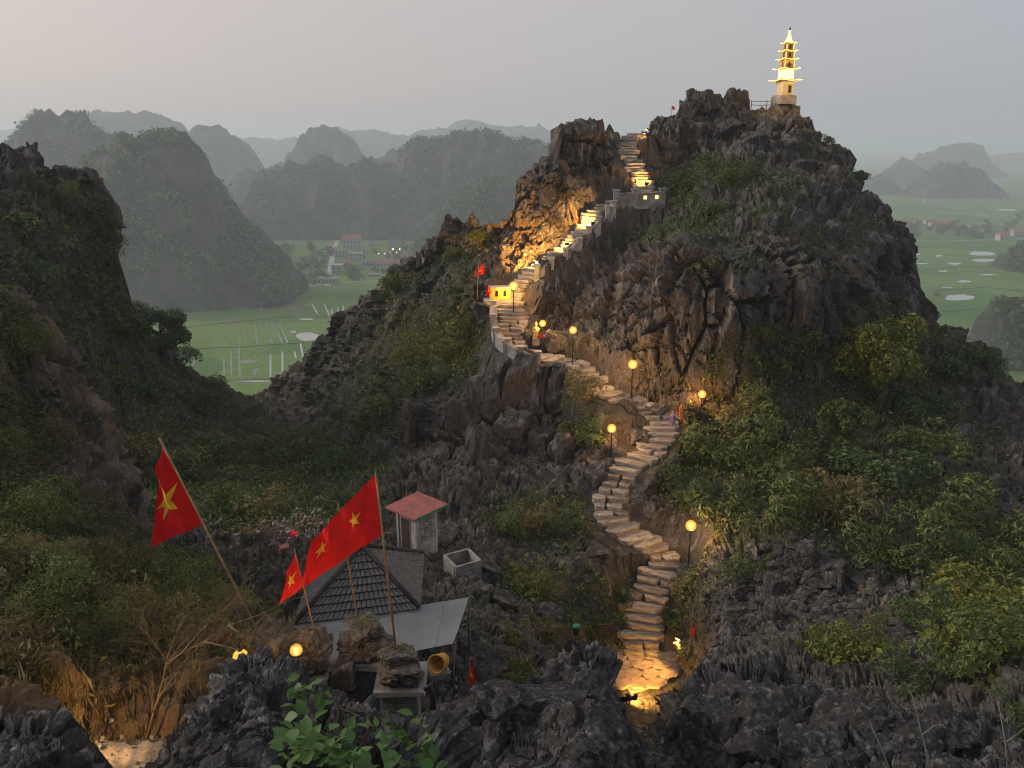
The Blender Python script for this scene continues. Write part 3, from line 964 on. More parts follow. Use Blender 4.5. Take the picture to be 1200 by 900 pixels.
rock_r = outcrop('rock_outcrop', 'wide dark limestone outcrop with the bare twigs in front of it',
                 [(762, 1010), (776, 905), (785, 868), (793, 836), (800, 806), (805, 786), (811, 776), (820, 767), (850, 780), (880, 782), (900, 777), (930, 784), (955, 797), (975, 802), (1000, 812), (1050, 814),
                  (1100, 832), (1150, 852), (1200, 882), (1260, 900), (1400, 960)],
                 [(778, 866, 10.5), (798, 800, 12.0), (820, 767, 12.8), (900, 777, 12.6), (955, 797, 12.0), (1050, 814, 11.2), (1150, 852, 9.8), (1260, 900, 8.6), (1400, 960, 8), (820, 850, 10.2), (900, 860, 9.6), (1000, 880, 9.0),
                  (1100, 900, 8.4), (800, 940, 8.4), (950, 950, 7.4), (1100, 960, 7.0), (800, 1000, 7.2), (1000, 1000, 6.4), (1300, 1000, 6.4)],
                 736, 1400, 120, 1.6, 33, 6)
rock_b = outcrop('rock_outcrop', 'small grey pitted limestone boulder in the bottom corner beside the lit path',
                 [(-200, 900), (-60, 866), (0, 864), (20, 852), (45, 847), (65, 850), (80, 864), (95, 882), (108, 907), (130, 1010)],
                 [(-60, 866, 5.2), (45, 847, 5.2), (80, 864, 5.1), (108, 907, 4.9), (0, 900, 4.6), (60, 900, 4.6), (50, 1000, 3.7), (-150, 1000, 3.8)],
                 -200, 130, 80, 0.75, 34, 7)

# ---- plain
g = 16000.0
gx = np.concatenate([np.linspace(-g, -1500, 12), np.linspace(-1400, 1400, 57), np.linspace(1500, g, 12)])
gy = np.concatenate([np.linspace(-g, 0, 8), np.linspace(100, 2500, 49), np.linspace(2700, g, 12)])
GX, GY = np.meshgrid(gx, gy)
i = np.arange(GX.size).reshape(GX.shape)
q = np.stack([i[:-1, :-1], i[:-1, 1:], i[1:, 1:], i[1:, :-1]], 2).reshape(-1, 4)
link('ground', np_mesh('ground', np.stack([GX.ravel(), GY.ravel(), 0 * GX.ravel()], 1), q), M['field'])['kind'] = 'structure'


# ---- far karst hills
HILLS = []


def far_hill(sil, Y, depth=0.55, seed=0, res=110, rough=1.35, skew=0.0):
    res = int(res * 1.5)
    pts = [at(u, v, Y) for u, v in sil]
    xs = np.array([p.x for p in pts]); zs = np.array([max(0.0, p.z) for p in pts])
    w = xs[-1] - xs[0]
    hmax = zs.max()
    D = max(depth * w, hmax * 0.9)
    nx, ny = res, int(res * 0.55)
    X = np.linspace(xs[0] - 0.05 * w, xs[-1] + 0.05 * w, nx)
    T = np.linspace(-1, 1, ny)
    h = np.interp(X, xs, zs, left=0, right=0)
    XX, TT = np.meshgrid(X, T)
    H = np.repeat(h[None], ny, 0)
    prof = 1 - np.abs(TT) ** 2.2
    prof = prof * (0.72 + 0.28 * (1 - np.abs(TT)))
    YY = Y + TT * D * 0.5 * (0.45 + 0.55 * np.sqrt(H / (hmax + 1e-6)))
    Pn = np.stack([XX.ravel() / 60 + seed * 7.7, YY.ravel() / 60, 0 * XX.ravel() + seed], 1)
    n = fbm(Pn, 5, seed).reshape(XX.shape)
    r = ridged(Pn * 0.55, 3, seed + 9).reshape(XX.shape)
    side = np.abs(TT) ** 0.7
    ZZ = H * prof + hmax * side * (1 - np.abs(TT) ** 4) * (0.26 * n + 0.18 * (r - 0.6)) * rough
    ZZ += fbm(np.stack([XX.ravel() / 9.0, YY.ravel() / 9.0, 0 * XX.ravel() + seed], 1), 3, seed + 3).reshape(XX.shape) * 3.2 * rough + np.abs(perlin(np.stack([XX.ravel() / 22.0, YY.ravel() / 22.0, 0 * XX.ravel() + seed], 1), seed + 5)).reshape(XX.shape) * 12.0 * np.clip(H / 60, 0, 1) * rough
    ZZ -= 3.6 * np.clip(H / 60, 0, 1) * rough
    ZZ = np.where(H < 0.5, np.minimum(ZZ, 0) - 2, ZZ)
    ZZ[0], ZZ[-1] = -3, -3
    ZZ[:, 0], ZZ[:, -1] = -3, -3
    i = np.arange(nx * ny).reshape(ny, nx)
    q = np.stack([i[:-1, :-1], i[:-1, 1:], i[1:, 1:], i[1:, :-1]], 2).reshape(-1, 4)
    o = link('hill', np_mesh('hill', np.stack([XX.ravel(), YY.ravel(), ZZ.ravel()], 1), q), M['far_hill'])
    o['kind'] = 'structure'
    HILLS.append((XX, YY, ZZ, hmax))
    return o


far_hill([(20, 350), (60, 250), (85, 215), (105, 186), (130, 168), (150, 164), (165, 162), (195, 159), (215, 167), (228, 184), (235, 188), (247, 202), (258, 225), (266, 238), (285, 258), (303, 284), (318, 305), (335, 324), (350, 345)],
         600, 0.62, 1, 190, 1.3)
far_hill([(-120, 240), (-40, 200), (10, 176), (18, 163), (30, 150), (45, 137), (62, 132), (75, 135), (85, 130), (92, 129), (100, 137), (110, 147), (125, 159), (140, 170), (165, 200), (210, 262)], 900, 0.5, 2, 130)
far_hill([(60, 190), (90, 150), (103, 133), (115, 130), (150, 130), (175, 132), (200, 139), (217, 147), (223, 157), (245, 200), (270, 232)], 1900, 0.5, 3, 100, 0.9)
far_hill([(205, 225), (215, 170), (228, 156), (235, 149), (250, 147), (262, 151), (275, 161), (290, 176), (305, 197), (320, 232)], 1650, 0.6, 4, 90)
far_hill([(255, 240), (264, 222), (275, 205), (285, 199), (295, 202), (305, 215), (318, 240)], 1350, 0.8, 5, 70)
far_hill([(285, 232), (310, 204), (335, 191), (350, 169), (358, 156), (372, 148), (385, 151), (400, 153), (412, 161), (425, 181), (445, 200), (470, 230)], 1700, 0.5, 6, 100)
far_hill([(285, 268), (297, 242), (302, 232), (310, 212), (325, 195), (340, 194), (355, 197), (370, 192), (382, 190), (395, 195), (410, 195), (430, 192), (450, 195), (465, 192), (475, 177), (487, 164), (505, 162), (525, 160),
          (545, 155), (570, 154), (590, 162), (605, 170), (620, 168), (640, 172), (660, 174), (700, 182), (760, 200), (830, 262)], 1080, 0.4, 7, 230)
far_hill([(415, 226), (425, 194), (435, 182), (445, 185), (455, 177), (470, 177), (485, 185), (510, 230)], 1450, 0.6, 8, 80)
far_hill([(350, 205), (385, 162), (395, 149), (410, 154), (440, 153), (450, 155), (465, 158), (480, 159), (490, 153), (505, 151), (525, 151), (529, 146), (545, 139), (560, 141), (575, 146), (600, 148), (608, 146), (620, 151),
          (632, 147), (645, 153), (660, 153), (680, 159), (700, 166), (760, 200)], 3000, 0.25, 9, 170, 0.8)
far_hill([(-120, 190), (-50, 156), (0, 153), (20, 151), (40, 161), (80, 170), (120, 200)], 3600, 0.4, 10, 80, 0.8)
far_hill([(240, 200), (262, 172), (278, 163), (295, 161), (310, 162), (325, 164), (345, 160), (360, 165), (380, 170), (420, 200)], 3400, 0.3, 11, 90, 0.8)
far_hill([(488, 290), (500, 276), (520, 252), (540, 232), (560, 210), (575, 206), (590, 209), (610, 217), (640, 237), (700, 290)], 840, 0.6, 12, 100)
far_hill([(1060, 236), (1068, 229), (1075, 212), (1090, 199), (1105, 192), (1125, 191), (1145, 195), (1155, 205), (1166, 217), (1172, 236)], 1800, 0.6, 13, 100)
far_hill([(1040, 205), (1070, 192), (1078, 181), (1095, 178), (1105, 173), (1118, 168), (1135, 167), (1150, 171), (1154, 186), (1175, 205)], 2900, 0.5, 14, 90, 0.8)
far_hill([(1015, 225), (1030, 205), (1045, 196), (1058, 185), (1070, 189), (1085, 203), (1100, 225)], 2300, 0.6, 15, 80)
far_hill([(1000, 232), (1006, 222), (1016, 210), (1030, 204), (1045, 208), (1056, 224), (1060, 232)], 1900, 0.7, 16, 70)
far_hill([(1146, 432), (1152, 415), (1155, 382), (1160, 360), (1170, 352), (1190, 351), (1210, 352), (1260, 365), (1330, 432)], 415, 0.55, 17, 120)
far_hill([(1168, 326), (1176, 312), (1185, 296), (1195, 289), (1215, 286), (1260, 300), (1300, 326)], 740, 0.6, 18, 80)
far_hill([(1120, 200), (1150, 186), (1180, 180), (1230, 176), (1300, 182), (1380, 200)], 4200, 0.3, 19, 70, 0.8)

# ---------------------------------------------------------------- haze: one closed box of even, thin air
hm = bpy.data.materials.new('haze_air')
hm.use_nodes = True
hm.node_tree.nodes.clear()
ho = hm.node_tree.nodes.new("ShaderNodeOutputMaterial")
hv = hm.node_tree.nodes.new("ShaderNodeVolumePrincipled")
hv.inputs['Color'].default_value = (0.83, 0.905, 1.0, 1)
hv.inputs['Density'].default_value = 0.00038
hv.inputs['Anisotropy'].default_value = 0.2
hm.node_tree.links.new(hv.outputs[0], ho.inputs['Volume'])
hb = MB().box((0, 0, 98.0), (33000, 33000, 210))          # from 7 m below the plain to 203 m
tag(hb.build('haze', hm), kind='stuff')

# ---------------------------------------------------------------- stone stairs
def on_z(u, v, z):
    x, y, zz = ray(u, v)
    k = (z - CAM_Z) / zz
    return Vector((float(x * k), float(y * k), z))


def slab_mesh(seed, n=10):
    r = random.Random(seed)
    ring = []
    for k in range(n):
        th = 2 * math.pi * (k + 0.5) / n
        c, s = math.cos(th), math.sin(th)
        m = max(abs(c), abs(s))
        ring.append((0.5 * c / m * r.uniform(0.90, 1.06), 0.5 * s / m * r.uniform(0.86, 1.06)))
    vs = [(x * 0.97, y * 0.97, -1) for x, y in ring] + [(x * 1.0, y * 1.0, -0.10 + r.uniform(-.06, .03)) for x, y in ring] + \
         [(x * 0.975, y * 0.95, r.uniform(-0.05, 0.05)) for x, y in ring] + [(0, 0, r.uniform(-0.02, 0.06))]
    fs = []
    for l in (0, 1):
        for k in range(n):
            k2 = (k + 1) % n
            fs.append((l * n + k, l * n + k2, (l + 1) * n + k2, (l + 1) * n + k))
    for k in range(n):
        fs.append((2 * n + k, 2 * n + (k + 1) % n, 3 * n))
    me = bpy.data.meshes.new('step')
    me.from_pydata(vs, [], fs)
    me.update()
    me.materials.append(M['step'])
    return me


SLABS = [slab_mesh(40 + k) for k in range(8)]
PAVES = [slab_mesh(80 + k, 6) for k in range(5)]
for me in PAVES:
    me.materials[0] = M['paving']
stairs = empty('stone_staircase', tuple(PATH[0]), 0, 'long rough stone staircase winding up the rocky hill to the pagoda', 'staircase')
base = Vector(PATH[0])
hor = np.concatenate([[0], np.cumsum(np.hypot(np.diff(PATH[:, 0]), np.diff(PATH[:, 1])))])
marks, last = [0], 0
for i in range(1, len(PATH)):
    if PATH[i, 2] - PATH[last, 2] >= 0.165 or hor[i] - hor[last] >= 0.55:
        marks.append(i)
        last = i


def put(mesh, name, parent, origin, loc, rz, scale, tilt=(0, 0)):
    o = bpy.data.objects.new(name, mesh)
    o.location = Vector(loc) - Vector(origin)
    o.rotation_euler = (tilt[0], tilt[1], rz)
    o.scale = scale
    COL.objects.link(o)
    o.parent = parent
    return o


STEP_LOCS = []
for n, i in enumerate(marks):
    j0, j1 = max(0, i - 9), min(len(PATH) - 1, i + 9)
    t = PATH[j1, :2] - PATH[j0, :2]
    t = t / (np.linalg.norm(t) + 1e-9)
    t = t * 0.62 + np.array([0, 0.38 if t[1] > -0.2 else -0.38])
    rz = math.atan2(t[1], t[0]) - math.pi / 2 + rnd.uniform(-0.12, 0.12)
    nxt = marks[min(n + 1, len(marks) - 1)]
    prv = marks[max(n - 1, 0)]
    dep = max(0.42, 0.55 * (hor[nxt] - hor[prv]) + 0.16)
    low = PATH[i, 1] < 49.3
    wdt = rnd.uniform(1.4, 1.9) if low else rnd.uniform(1.25, 1.6)
    c = Vector(PATH[i]) + Vector((rnd.uniform(-.16, .16), 0, rnd.uniform(-.02, .02)))
    if rnd.random() < 0.5 and low:                               # a tread laid of two stones
        s = rnd.uniform(0.35, 0.65)
        ax = Vector((math.cos(rz), math.sin(rz), 0))
        put(rnd.choice(SLABS), 'step', stairs, base, c + ax * (-wdt / 2 + wdt * s / 2), rz, (wdt * s - 0.03, dep, 0.30), (rnd.uniform(-.05, .05), rnd.uniform(-.05, .05)))
        put(rnd.choice(SLABS), 'step', stairs, base, c + ax * (wdt / 2 - wdt * (1 - s) / 2) + Vector((0, 0, rnd.uniform(-.05, .02))), rz + rnd.uniform(-.1, .1), (wdt * (1 - s) - 0.03, dep * rnd.uniform(.85, 1.1), 0.30),
            (rnd.uniform(-.05, .05), rnd.uniform(-.05, .05)))
    else:
        put(rnd.choice(SLABS), 'step', stairs, base, c, rz, (wdt, dep, 0.30), (rnd.uniform(-.04, .04), rnd.uniform(-.04, .04)))
ZL = PATH[0][2] - 0.16
fl_ = MB()
fp = [on_z(u, v, ZL - .05) for u, v in ((716, 764), (800, 764), (796, 786), (782, 800), (740, 812), (722, 790))]
fl_.add(fp + [q - Vector((0, 0, .5)) for q in fp], [tuple(range(6))] + [(i, i + 6, (i + 1) % 6 + 6, (i + 1) % 6) for i in range(6)])
_o = fl_.build('landing_floor', M['paving'], stairs)
_o.location = -base
for r_ in range(4):
    for c_ in range(4):
        u, v = 724 + c_ * 21 + (r_ % 2) * 9 - r_ * 2, 768 + r_ * 10.5
        if u > 794 - r_ * 4: continue
        put(PAVES[(r_ * 3 + c_) % 5], 'paving_stone', stairs, base, on_z(u, v, ZL + rnd.uniform(-.025, .015)), .33 + rnd.uniform(-.2, .2), (rnd.uniform(.70, .82), rnd.uniform(.62, .72), 0.2), (rnd.uniform(-.03, .03), rnd.uniform(-.03, .03)))
for k, (u, v) in enumerate([(768, 806), (766, 817), (764, 828), (762, 840), (758, 853), (752, 866)]):
    put(PAVES[k % 5], 'step', stairs, base, on_z(u, v, ZL - 0.15 * (k + 1)), 0.33, (2.3, 0.62, 0.30))


# parapets and posts beside the stairs
def parapet(pts, h, th, label, posts=True, name='parapet_wall', mat='masonry'):
    """Low masonry wall through the given feet; a post at each foot."""
    o = empty(name, pts[0], 0, label, 'wall', 'low walls beside the stairs')
    b0 = Vector(pts[0])
    for a, b in zip(pts[:-1], pts[1:]):
        a, b = Vector(a) - b0, Vector(b) - b0
        d = (b - a)
        L = Vector((d.x, d.y, 0))
        nrm = Vector((-d.y, d.x, 0)).normalized() * th / 2
        g = L.normalized() * (th * 0.55 if posts else 0)
        vs = []
        for p in (a + g, b - g):
            for s in (-1, 1):
                for z in (-0.5, h):
                    vs.append(p + nrm * s + Vector((0, 0, z)))
        MB().add(vs, [(0, 1, 3, 2), (4, 6, 7, 5), (0, 4, 5, 1), (2, 3, 7, 6), (1, 5, 7, 3), (0, 2, 6, 4)]).build('panel', M[mat], o)
        cp = [p + nrm * s * 1.5 + Vector((0, 0, z)) for p in (a + g, b - g) for s in (-1, 1) for z in (h + 0.003, h + 0.07)]
        MB().add(cp, [(0, 1, 3, 2), (4, 6, 7, 5), (0, 4, 5, 1), (2, 3, 7, 6), (1, 5, 7, 3), (0, 2, 6, 4)]).build('coping', M['step'], o)
    if posts:
        for p in pts:
            q = Vector(p) - b0
            mb = MB()
            mb.box((q.x, q.y, q.z + (h + 0.22 - 0.5) / 2), (th * 1.1, th * 1.1, h + 0.72))
            mb.box((q.x, q.y, q.z + h + 0.27), (th * 1.5, th * 1.5, 0.09))
            mb.build('post', M[mat], o)
    return o


def foot(u, v, dy, up):
    return at(u, v, stair_Y(u, v, up) + dy)


parapet([foot(578, 366, -.25, False), foot(578, 382, -.3, False), foot(581, 398, -.3, False), foot(594, 411, -.4, False), foot(610, 420, -.4, False), foot(630, 426, -.4, False)], 0.42, 0.28,
        'pale balustrade wall curving round the outside bend of the lower stairs')
parapet([foot(629, 324, -.5, True), foot(646, 316, -.5, True)], 0.45, 0.30, 'pale masonry parapet with two posts beside the brightly lit rock')
parapet([foot(663, 302, -.6, True), foot(679, 290, -.6, True)], 0.32, 0.28, 'pale masonry parapet halfway along the glowing upper flight')
parapet([foot(690, 280, -.6, True), foot(701, 268, -.6, True)], 0.5, 0.30, 'tall pale parapet at the upper end of the yellow glow')
parapet([foot(712, 254, -.7, True), foot(719, 248, -.7, True)], 0.4, 0.28, 'short grey parapet just below the terrace wall')
tw = parapet([foot(722, 237, -.9, True), foot(744, 236, -.9, True), foot(776, 235, -1.0, True)], 0.50, 0.32, 'pale terrace wall with two small lit niches at the foot of the top flight', name='terrace_wall', mat='concrete')
_a, _b = foot(744, 236, -.9, True), foot(776, 235, -1.0, True)
for s in (0.36, 0.78):
    p = _a.lerp(_b, s) - foot(722, 237, -.9, True)
    MB().box((p.x, p.y - 0.165, p.z + 0.24), (0.20, 0.03, 0.22)).build('niche_light', M['niche'], tw)

# ---------------------------------------------------------------- lamps
bulb_me = MB().lathe([(0.02, -0.16), (0.10, -0.12), (0.155, -0.02), (0.14, 0.08), (0.07, 0.15), (0.015, 0.16)], n=14).mesh('lamp_globe')


halo_me = MB().lathe([(0.15 * math.cos(t), 0.155 * math.sin(t)) for t in [-1.45 + 2.9 * k / 12 for k in range(13)]], n=18).mesh('outer_halo')
halo_me.materials.append(M['halo'])


def lamp(u, v, hm, label, power, foot_px=None, Y=None, size=1.0, layer=main):
    """Lamp post whose globe stands hm metres above its foot on the ground."""
    if Y is None:
        vb = v + 20
        for _ in range(6):
            p = layer.surf(u, vb)
            vb = v + hm / px_m(p.y, v) * 0.94
        p = layer.surf(u, vb)
        top = at(u, v, p.y)
    else:
        top = at(u, v, Y)
        p = Vector((top.x, top.y, top.z - hm))
    h = max(0.5, top.z - p.z)
    o = empty('lamp_post', p, 0, label, 'lamp', 'lit lamps along the stairs')
    mb = MB().tube([(0, 0, -0.4), (0, 0, h * 0.6), (0, 0, h - 0.17 * size)], [0.045, 0.032, 0.028], 8)
    mb.lathe([(0.09, 0), (0.09, 0.05), (0.05, 0.10)], (0, 0, -0.02))
    mb.build('post', M['iron'], o)
    MB().lathe([(0.03, 0), (0.10, 0.02), (0.11, 0.05), (0.05, 0.07)], (0, 0, h - 0.22 * size)).build('lamp_holder', M['iron'], o)
    gl = link('lamp_globe', bulb_me, M['bulb'], o, (0, 0, h))
    gl.scale = (size * .62,) * 3
    for rr, nm in ((1.0, 'inner_halo'), (1.4, 'outer_halo')):  # two added shells that imitate the glow around the lamp
        sh = link(nm, halo_me, M['halo'], o, (0, 0, h))
        sh.scale = (size * rr,) * 3
    ld = bpy.data.lights.new('lamp_light', 'POINT')
    ld.energy = power * 5.5
    ld.color = (1.0, 0.50, 0.13)
    ld.shadow_soft_size = 0.06
    lo = bpy.data.objects.new('lamp_light', ld)
    COL.objects.link(lo)
    lo.parent = o
    lo.location = (0, 0, h)
    return o


lamp(603, 335, 1.7, 'lit lamp on a post beside the small yellow altar', 130, size=1.25)
lamp(632, 379, 1.3, 'lit lamp standing over the small gilded statue', 70, size=0.95)
lamp(672, 387, 2.0, 'lit lamp against the brown cliff between the statue lamp and the tall lamp', 80)
lamp(740, 427, 2.1, 'tall lit lamp on a thin post at the foot of the cliff', 120, size=1.15)
lamp(821, 462, 1.6, 'lit lamp among green leaves next to the person in lilac', 90)
lamp(720, 502, 1.5, 'lit lamp in the green bushes inside the bend of the stairs', 90, size=1.05)
lamp(804, 616, 1.7, 'lit lamp above the wide bright landing of the lower stairs', 120, size=1.1)
lamp(347, 762, 1.2, 'lit lamp in front of the grey sheet canopy by the stone pillars', 14, Y=12.9, size=0.55)


def flood(p, aim, label, power, col=(1.0, 0.47, 0.085), ang=120, blend=0.8):
    """Small floodlight on a bracket: housing, lens, spot."""
    p, aim = Vector(p), Vector(aim)
    o = empty('floodlight', p, 0, label, 'floodlight', 'floodlights hidden along the path')
    d = (aim - p).normalized()
    rot = d.to_track_quat('-Z', 'Y')
    hb_ = MB().box((0, 0, 0.05), (0.24, 0.18, 0.10)).build('housing', M['iron'], o)
    ln = MB().box((0, 0, -0.008), (0.20, 0.14, 0.012)).build('lens', M['lens'], o)
    MB().box((0, 0, -0.16), (0.05, 0.05, 0.24)).build('bracket', M['iron'], o)
    for x in (hb_, ln):
        x.rotation_mode = 'QUATERNION'
        x.rotation_quaternion = rot
    ld = bpy.data.lights.new('flood_spot', 'SPOT')
    ld.energy, ld.color, ld.spot_size, ld.spot_blend, ld.shadow_soft_size = power, col, math.radians(ang), blend, 0.08
    lo = bpy.data.objects.new('flood_spot', ld)
    COL.objects.link(lo)
    lo.parent = o
    lo.rotation_mode = 'QUATERNION'
    lo.rotation_quaternion = rot
    lo.location = d * 0.03
    return o


def glow(u, v, dy, dz, au, av, up, label, power, **k):
    flood(foot(u, v, dy, up) + Vector((0, 0, dz)), main.surf(au, av) + Vector((0, 0, 0)), label, power, **k)


glow(626, 320, .1, .45, 612, 292, True, 'floodlight throwing orange light on the smooth rock wall', 2600, ang=125)
glow(664, 300, -.55, .75, 655, 284, True, 'floodlight on the parapet halfway along the glowing flight', 1700, ang=75)
glow(694, 276, -.55, .8, 680, 252, True, 'floodlight on the tall parapet washing the rock yellow', 2000, ang=72)
glow(757, 224, -.3, .5, 742, 190, True, 'floodlight behind the terrace wall facing the top flight', 330)
flood(main.surf(757, 166) + Vector((0, -0.3, 0.45)), main.surf(738, 168), 'floodlight among the rocks at the top of the stairs', 260)
flood(on_z(741, 826, ZL - 0.1) + Vector((-0.1, 0, 0.35)), on_z(768, 812, ZL - .3), 'floodlight low on the wall edge of the bottom landing', 420, ang=150)
flood(on_z(790, 772, ZL) + Vector((0.1, 0, 0.9)), on_z(765, 800, ZL - .2), 'floodlight on a rock across the bottom landing', 420, ang=140)
flood(near.surf(88, 880) + Vector((0, -.2, 0.42)), near.surf(150, 862), 'floodlight by the earthen path behind the small grey boulder', 75, (1.0, 0.60, 0.22), 165)

# ---------------------------------------------------------------- pagoda on the summit
pg = main.surf(918, 115)
PGY = pg.y
base_p = at(918.5, 114, PGY)
S = px_m(PGY, 90)                                                 # metres in one pixel here
pag = empty('pagoda', base_p, math.radians(14), 'slender five tier pagoda glowing yellow on the summit rock', 'pagoda')


def sq(mb, w, z0, z1, w2=None):
    return mb.box((0, 0, (z0 + z1) / 2), (w, w, z1 - z0), 0, (w2 or w) / w)


mb = MB(); sq(mb, 21 * S, -8 * S, 0.8 * S); sq(mb, 19 * S, 0.803 * S, 2.4 * S)
mb.build('plinth', M['concrete'], pag)
mb = MB(); sq(mb, 14.5 * S, 2.403 * S, 17.4 * S)
b1 = mb.build('ground_storey', M['pagoda'], pag)
MB().box((2.2 * S, -7.25 * S, 9 * S), (4.6 * S, 0.6 * S, 9 * S)).build('door_frame', M['concrete'], b1)
MB().box((2.2 * S, -7.6 * S, 8.8 * S), (3.2 * S, 0.4 * S, 7.4 * S)).build('door', M['dark'], b1)
tiers = [(17.4, 27, 12.6, 10.6), (30.0, 22.5, 11.2, 8.4), (40.6, 18.6, 9.8, 7.4), (49.6, 15.6, 8.4, 6.6), (58.2, 12.6, 0, 0)]
for k, (z, w, bw, bh) in enumerate(tiers):
    # eave with upturned corners
    mb = MB()
    hw = w * S / 2
    zz = z * S
    iw = hw * 0.55
    vs = []
    for (sx, sy) in ((-1, -1), (0, -1), (1, -1), (1, 0), (1, 1), (0, 1), (-1, 1), (-1, 0)):
        c = abs(sx) + abs(sy) == 2
        vs.append((sx * hw * (1.0 if c else 0.92), sy * hw * (1.0 if c else 0.92), zz + (1.5 * S if c else 0.2 * S)))
    n = 8
    up = [(x, y, zq + 0.7 * S) for x, y, zq in vs]
    inn = [(x / hw * iw, y / hw * iw, zz + 2.4 * S) for x, y, zq in vs]
    lo = [(x / hw * iw, y / hw * iw, zz + 0.02 * S) for x, y, zq in vs]
    allv = lo + vs + up + inn
    fs = [(l * n + q, l * n + (q + 1) % n, (l + 1) * n + (q + 1) % n, (l + 1) * n + q) for l in range(3) for q in range(n)]
    fs += [tuple(range(n - 1, -1, -1)), tuple(3 * n + q for q in range(n))]
    mb.add(allv, fs)
    ev = mb.build('eave', M['gold'], pag)
    st = MB()
    for q in range(n):
        a, b = Vector(vs[q]), Vector(vs[(q + 1) % n])
        st.tube([a * 1.0 + Vector((0, 0, 0.25 * S)) + Vector((a.x, a.y, 0)).normalized() * 0.45 * S, b + Vector((0, 0, 0.25 * S)) + Vector((b.x, b.y, 0)).normalized() * 0.45 * S], 0.34 * S, 6)
    st.build('light_strip', M['led'], ev)
    fin = MB()
    for q in (0, 2, 4, 6):
        a = Vector(up[q])
        o_ = Vector((a.x, a.y, 0)).normalized()
        fin.tube([a, a + o_ * 0.8 * S + Vector((0, 0, 0.5 * S)), a + o_ * 1.0 * S + Vector((0, 0, 1.8 * S))], [0.4 * S, 0.3 * S, 0.1 * S], 5)
    fin.build('corner_finial', M['ridge'], ev)
    if bw:
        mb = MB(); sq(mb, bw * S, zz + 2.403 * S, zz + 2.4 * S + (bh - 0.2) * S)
        sto = mb.build('storey', M['pane_storey_glow'] if k == 0 else M['gold'], pag)  # this storey emits by itself, standing in for light falling on it
        if k > 0:
            arch = MB()
            for sx, sy in ((0, -1), (1, 0), (-1, 0), (0, 1)):
                arch.box((sx * bw * S / 2, sy * bw * S / 2, zz + 2.4 * S + bh * 0.45 * S), (2.6 * S if sy else 0.3 * S, 2.6 * S if sx else 0.3 * S, bh * 0.6 * S))
            arch.build('arch', M['door'], sto)
        led = MB()
        for sx in (-1, 1):
            led.tube([(sx * bw * S * 0.53, -bw * S * 0.53, zz + 2.6 * S), (sx * bw * S * 0.53, -bw * S * 0.53, zz + (2 + bh) * S)], 0.22 * S, 5)
        if k: led.build('corner_light', M['led'], sto)
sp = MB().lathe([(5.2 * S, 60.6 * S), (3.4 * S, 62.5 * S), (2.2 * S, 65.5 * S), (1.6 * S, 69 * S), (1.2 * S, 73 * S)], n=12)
sp.build('spire', M['pane_storey_glow'], pag)  # spire emits too, its lit look put into the surface
MB().lathe([(0.9 * S, 73.003 * S), (1.0 * S, 74.4 * S), (0.3 * S, 77 * S)], n=8).build('finial', M['ridge'], pag)
for k, (dx, dy) in enumerate(((-1.5, -1.5), (1.5, -1.5))):
    ld = bpy.data.lights.new('pagoda_light', 'POINT')
    ld.energy, ld.color, ld.shadow_soft_size = 110, (1, 0.56, 0.14), 0.05
    lo = bpy.data.objects.new('pagoda_light', ld)
    COL.objects.link(lo)
    lo.parent = pag
    lo.location = (dx, dy, 20.5 * S)

# railing beside the pagoda
ra, rb = at(880, 128, PGY - 0.4), at(904, 128, PGY - 0.4)
rl = empty('railing', ra, 0, 'thin metal railing between the summit rocks and the pagoda', 'railing')
for s in (0.0, 0.75, 1.0):
    p = (rb - ra) * s
    MB().tube([(p.x, p.y, -0.2), (p.x, p.y, 0.62)], 0.03, 6).build('post', M['rail'], rl)
for hgt in (0.56, 0.3):
    d = rb - ra
    MB().tube([(0, 0, hgt), (d.x * 0.5, d.y * .5, hgt - 0.04), (d.x, d.y, hgt)], 0.022, 6).build('rail', M['rail'], rl)


# ---------------------------------------------------------------- flags
def star_pts(r):
    return [((r if k % 2 == 0 else r * 0.40) * math.sin(math.pi * k / 5), (r if k % 2 == 0 else r * 0.40) * math.cos(math.pi * k / 5)) for k in range(10)]


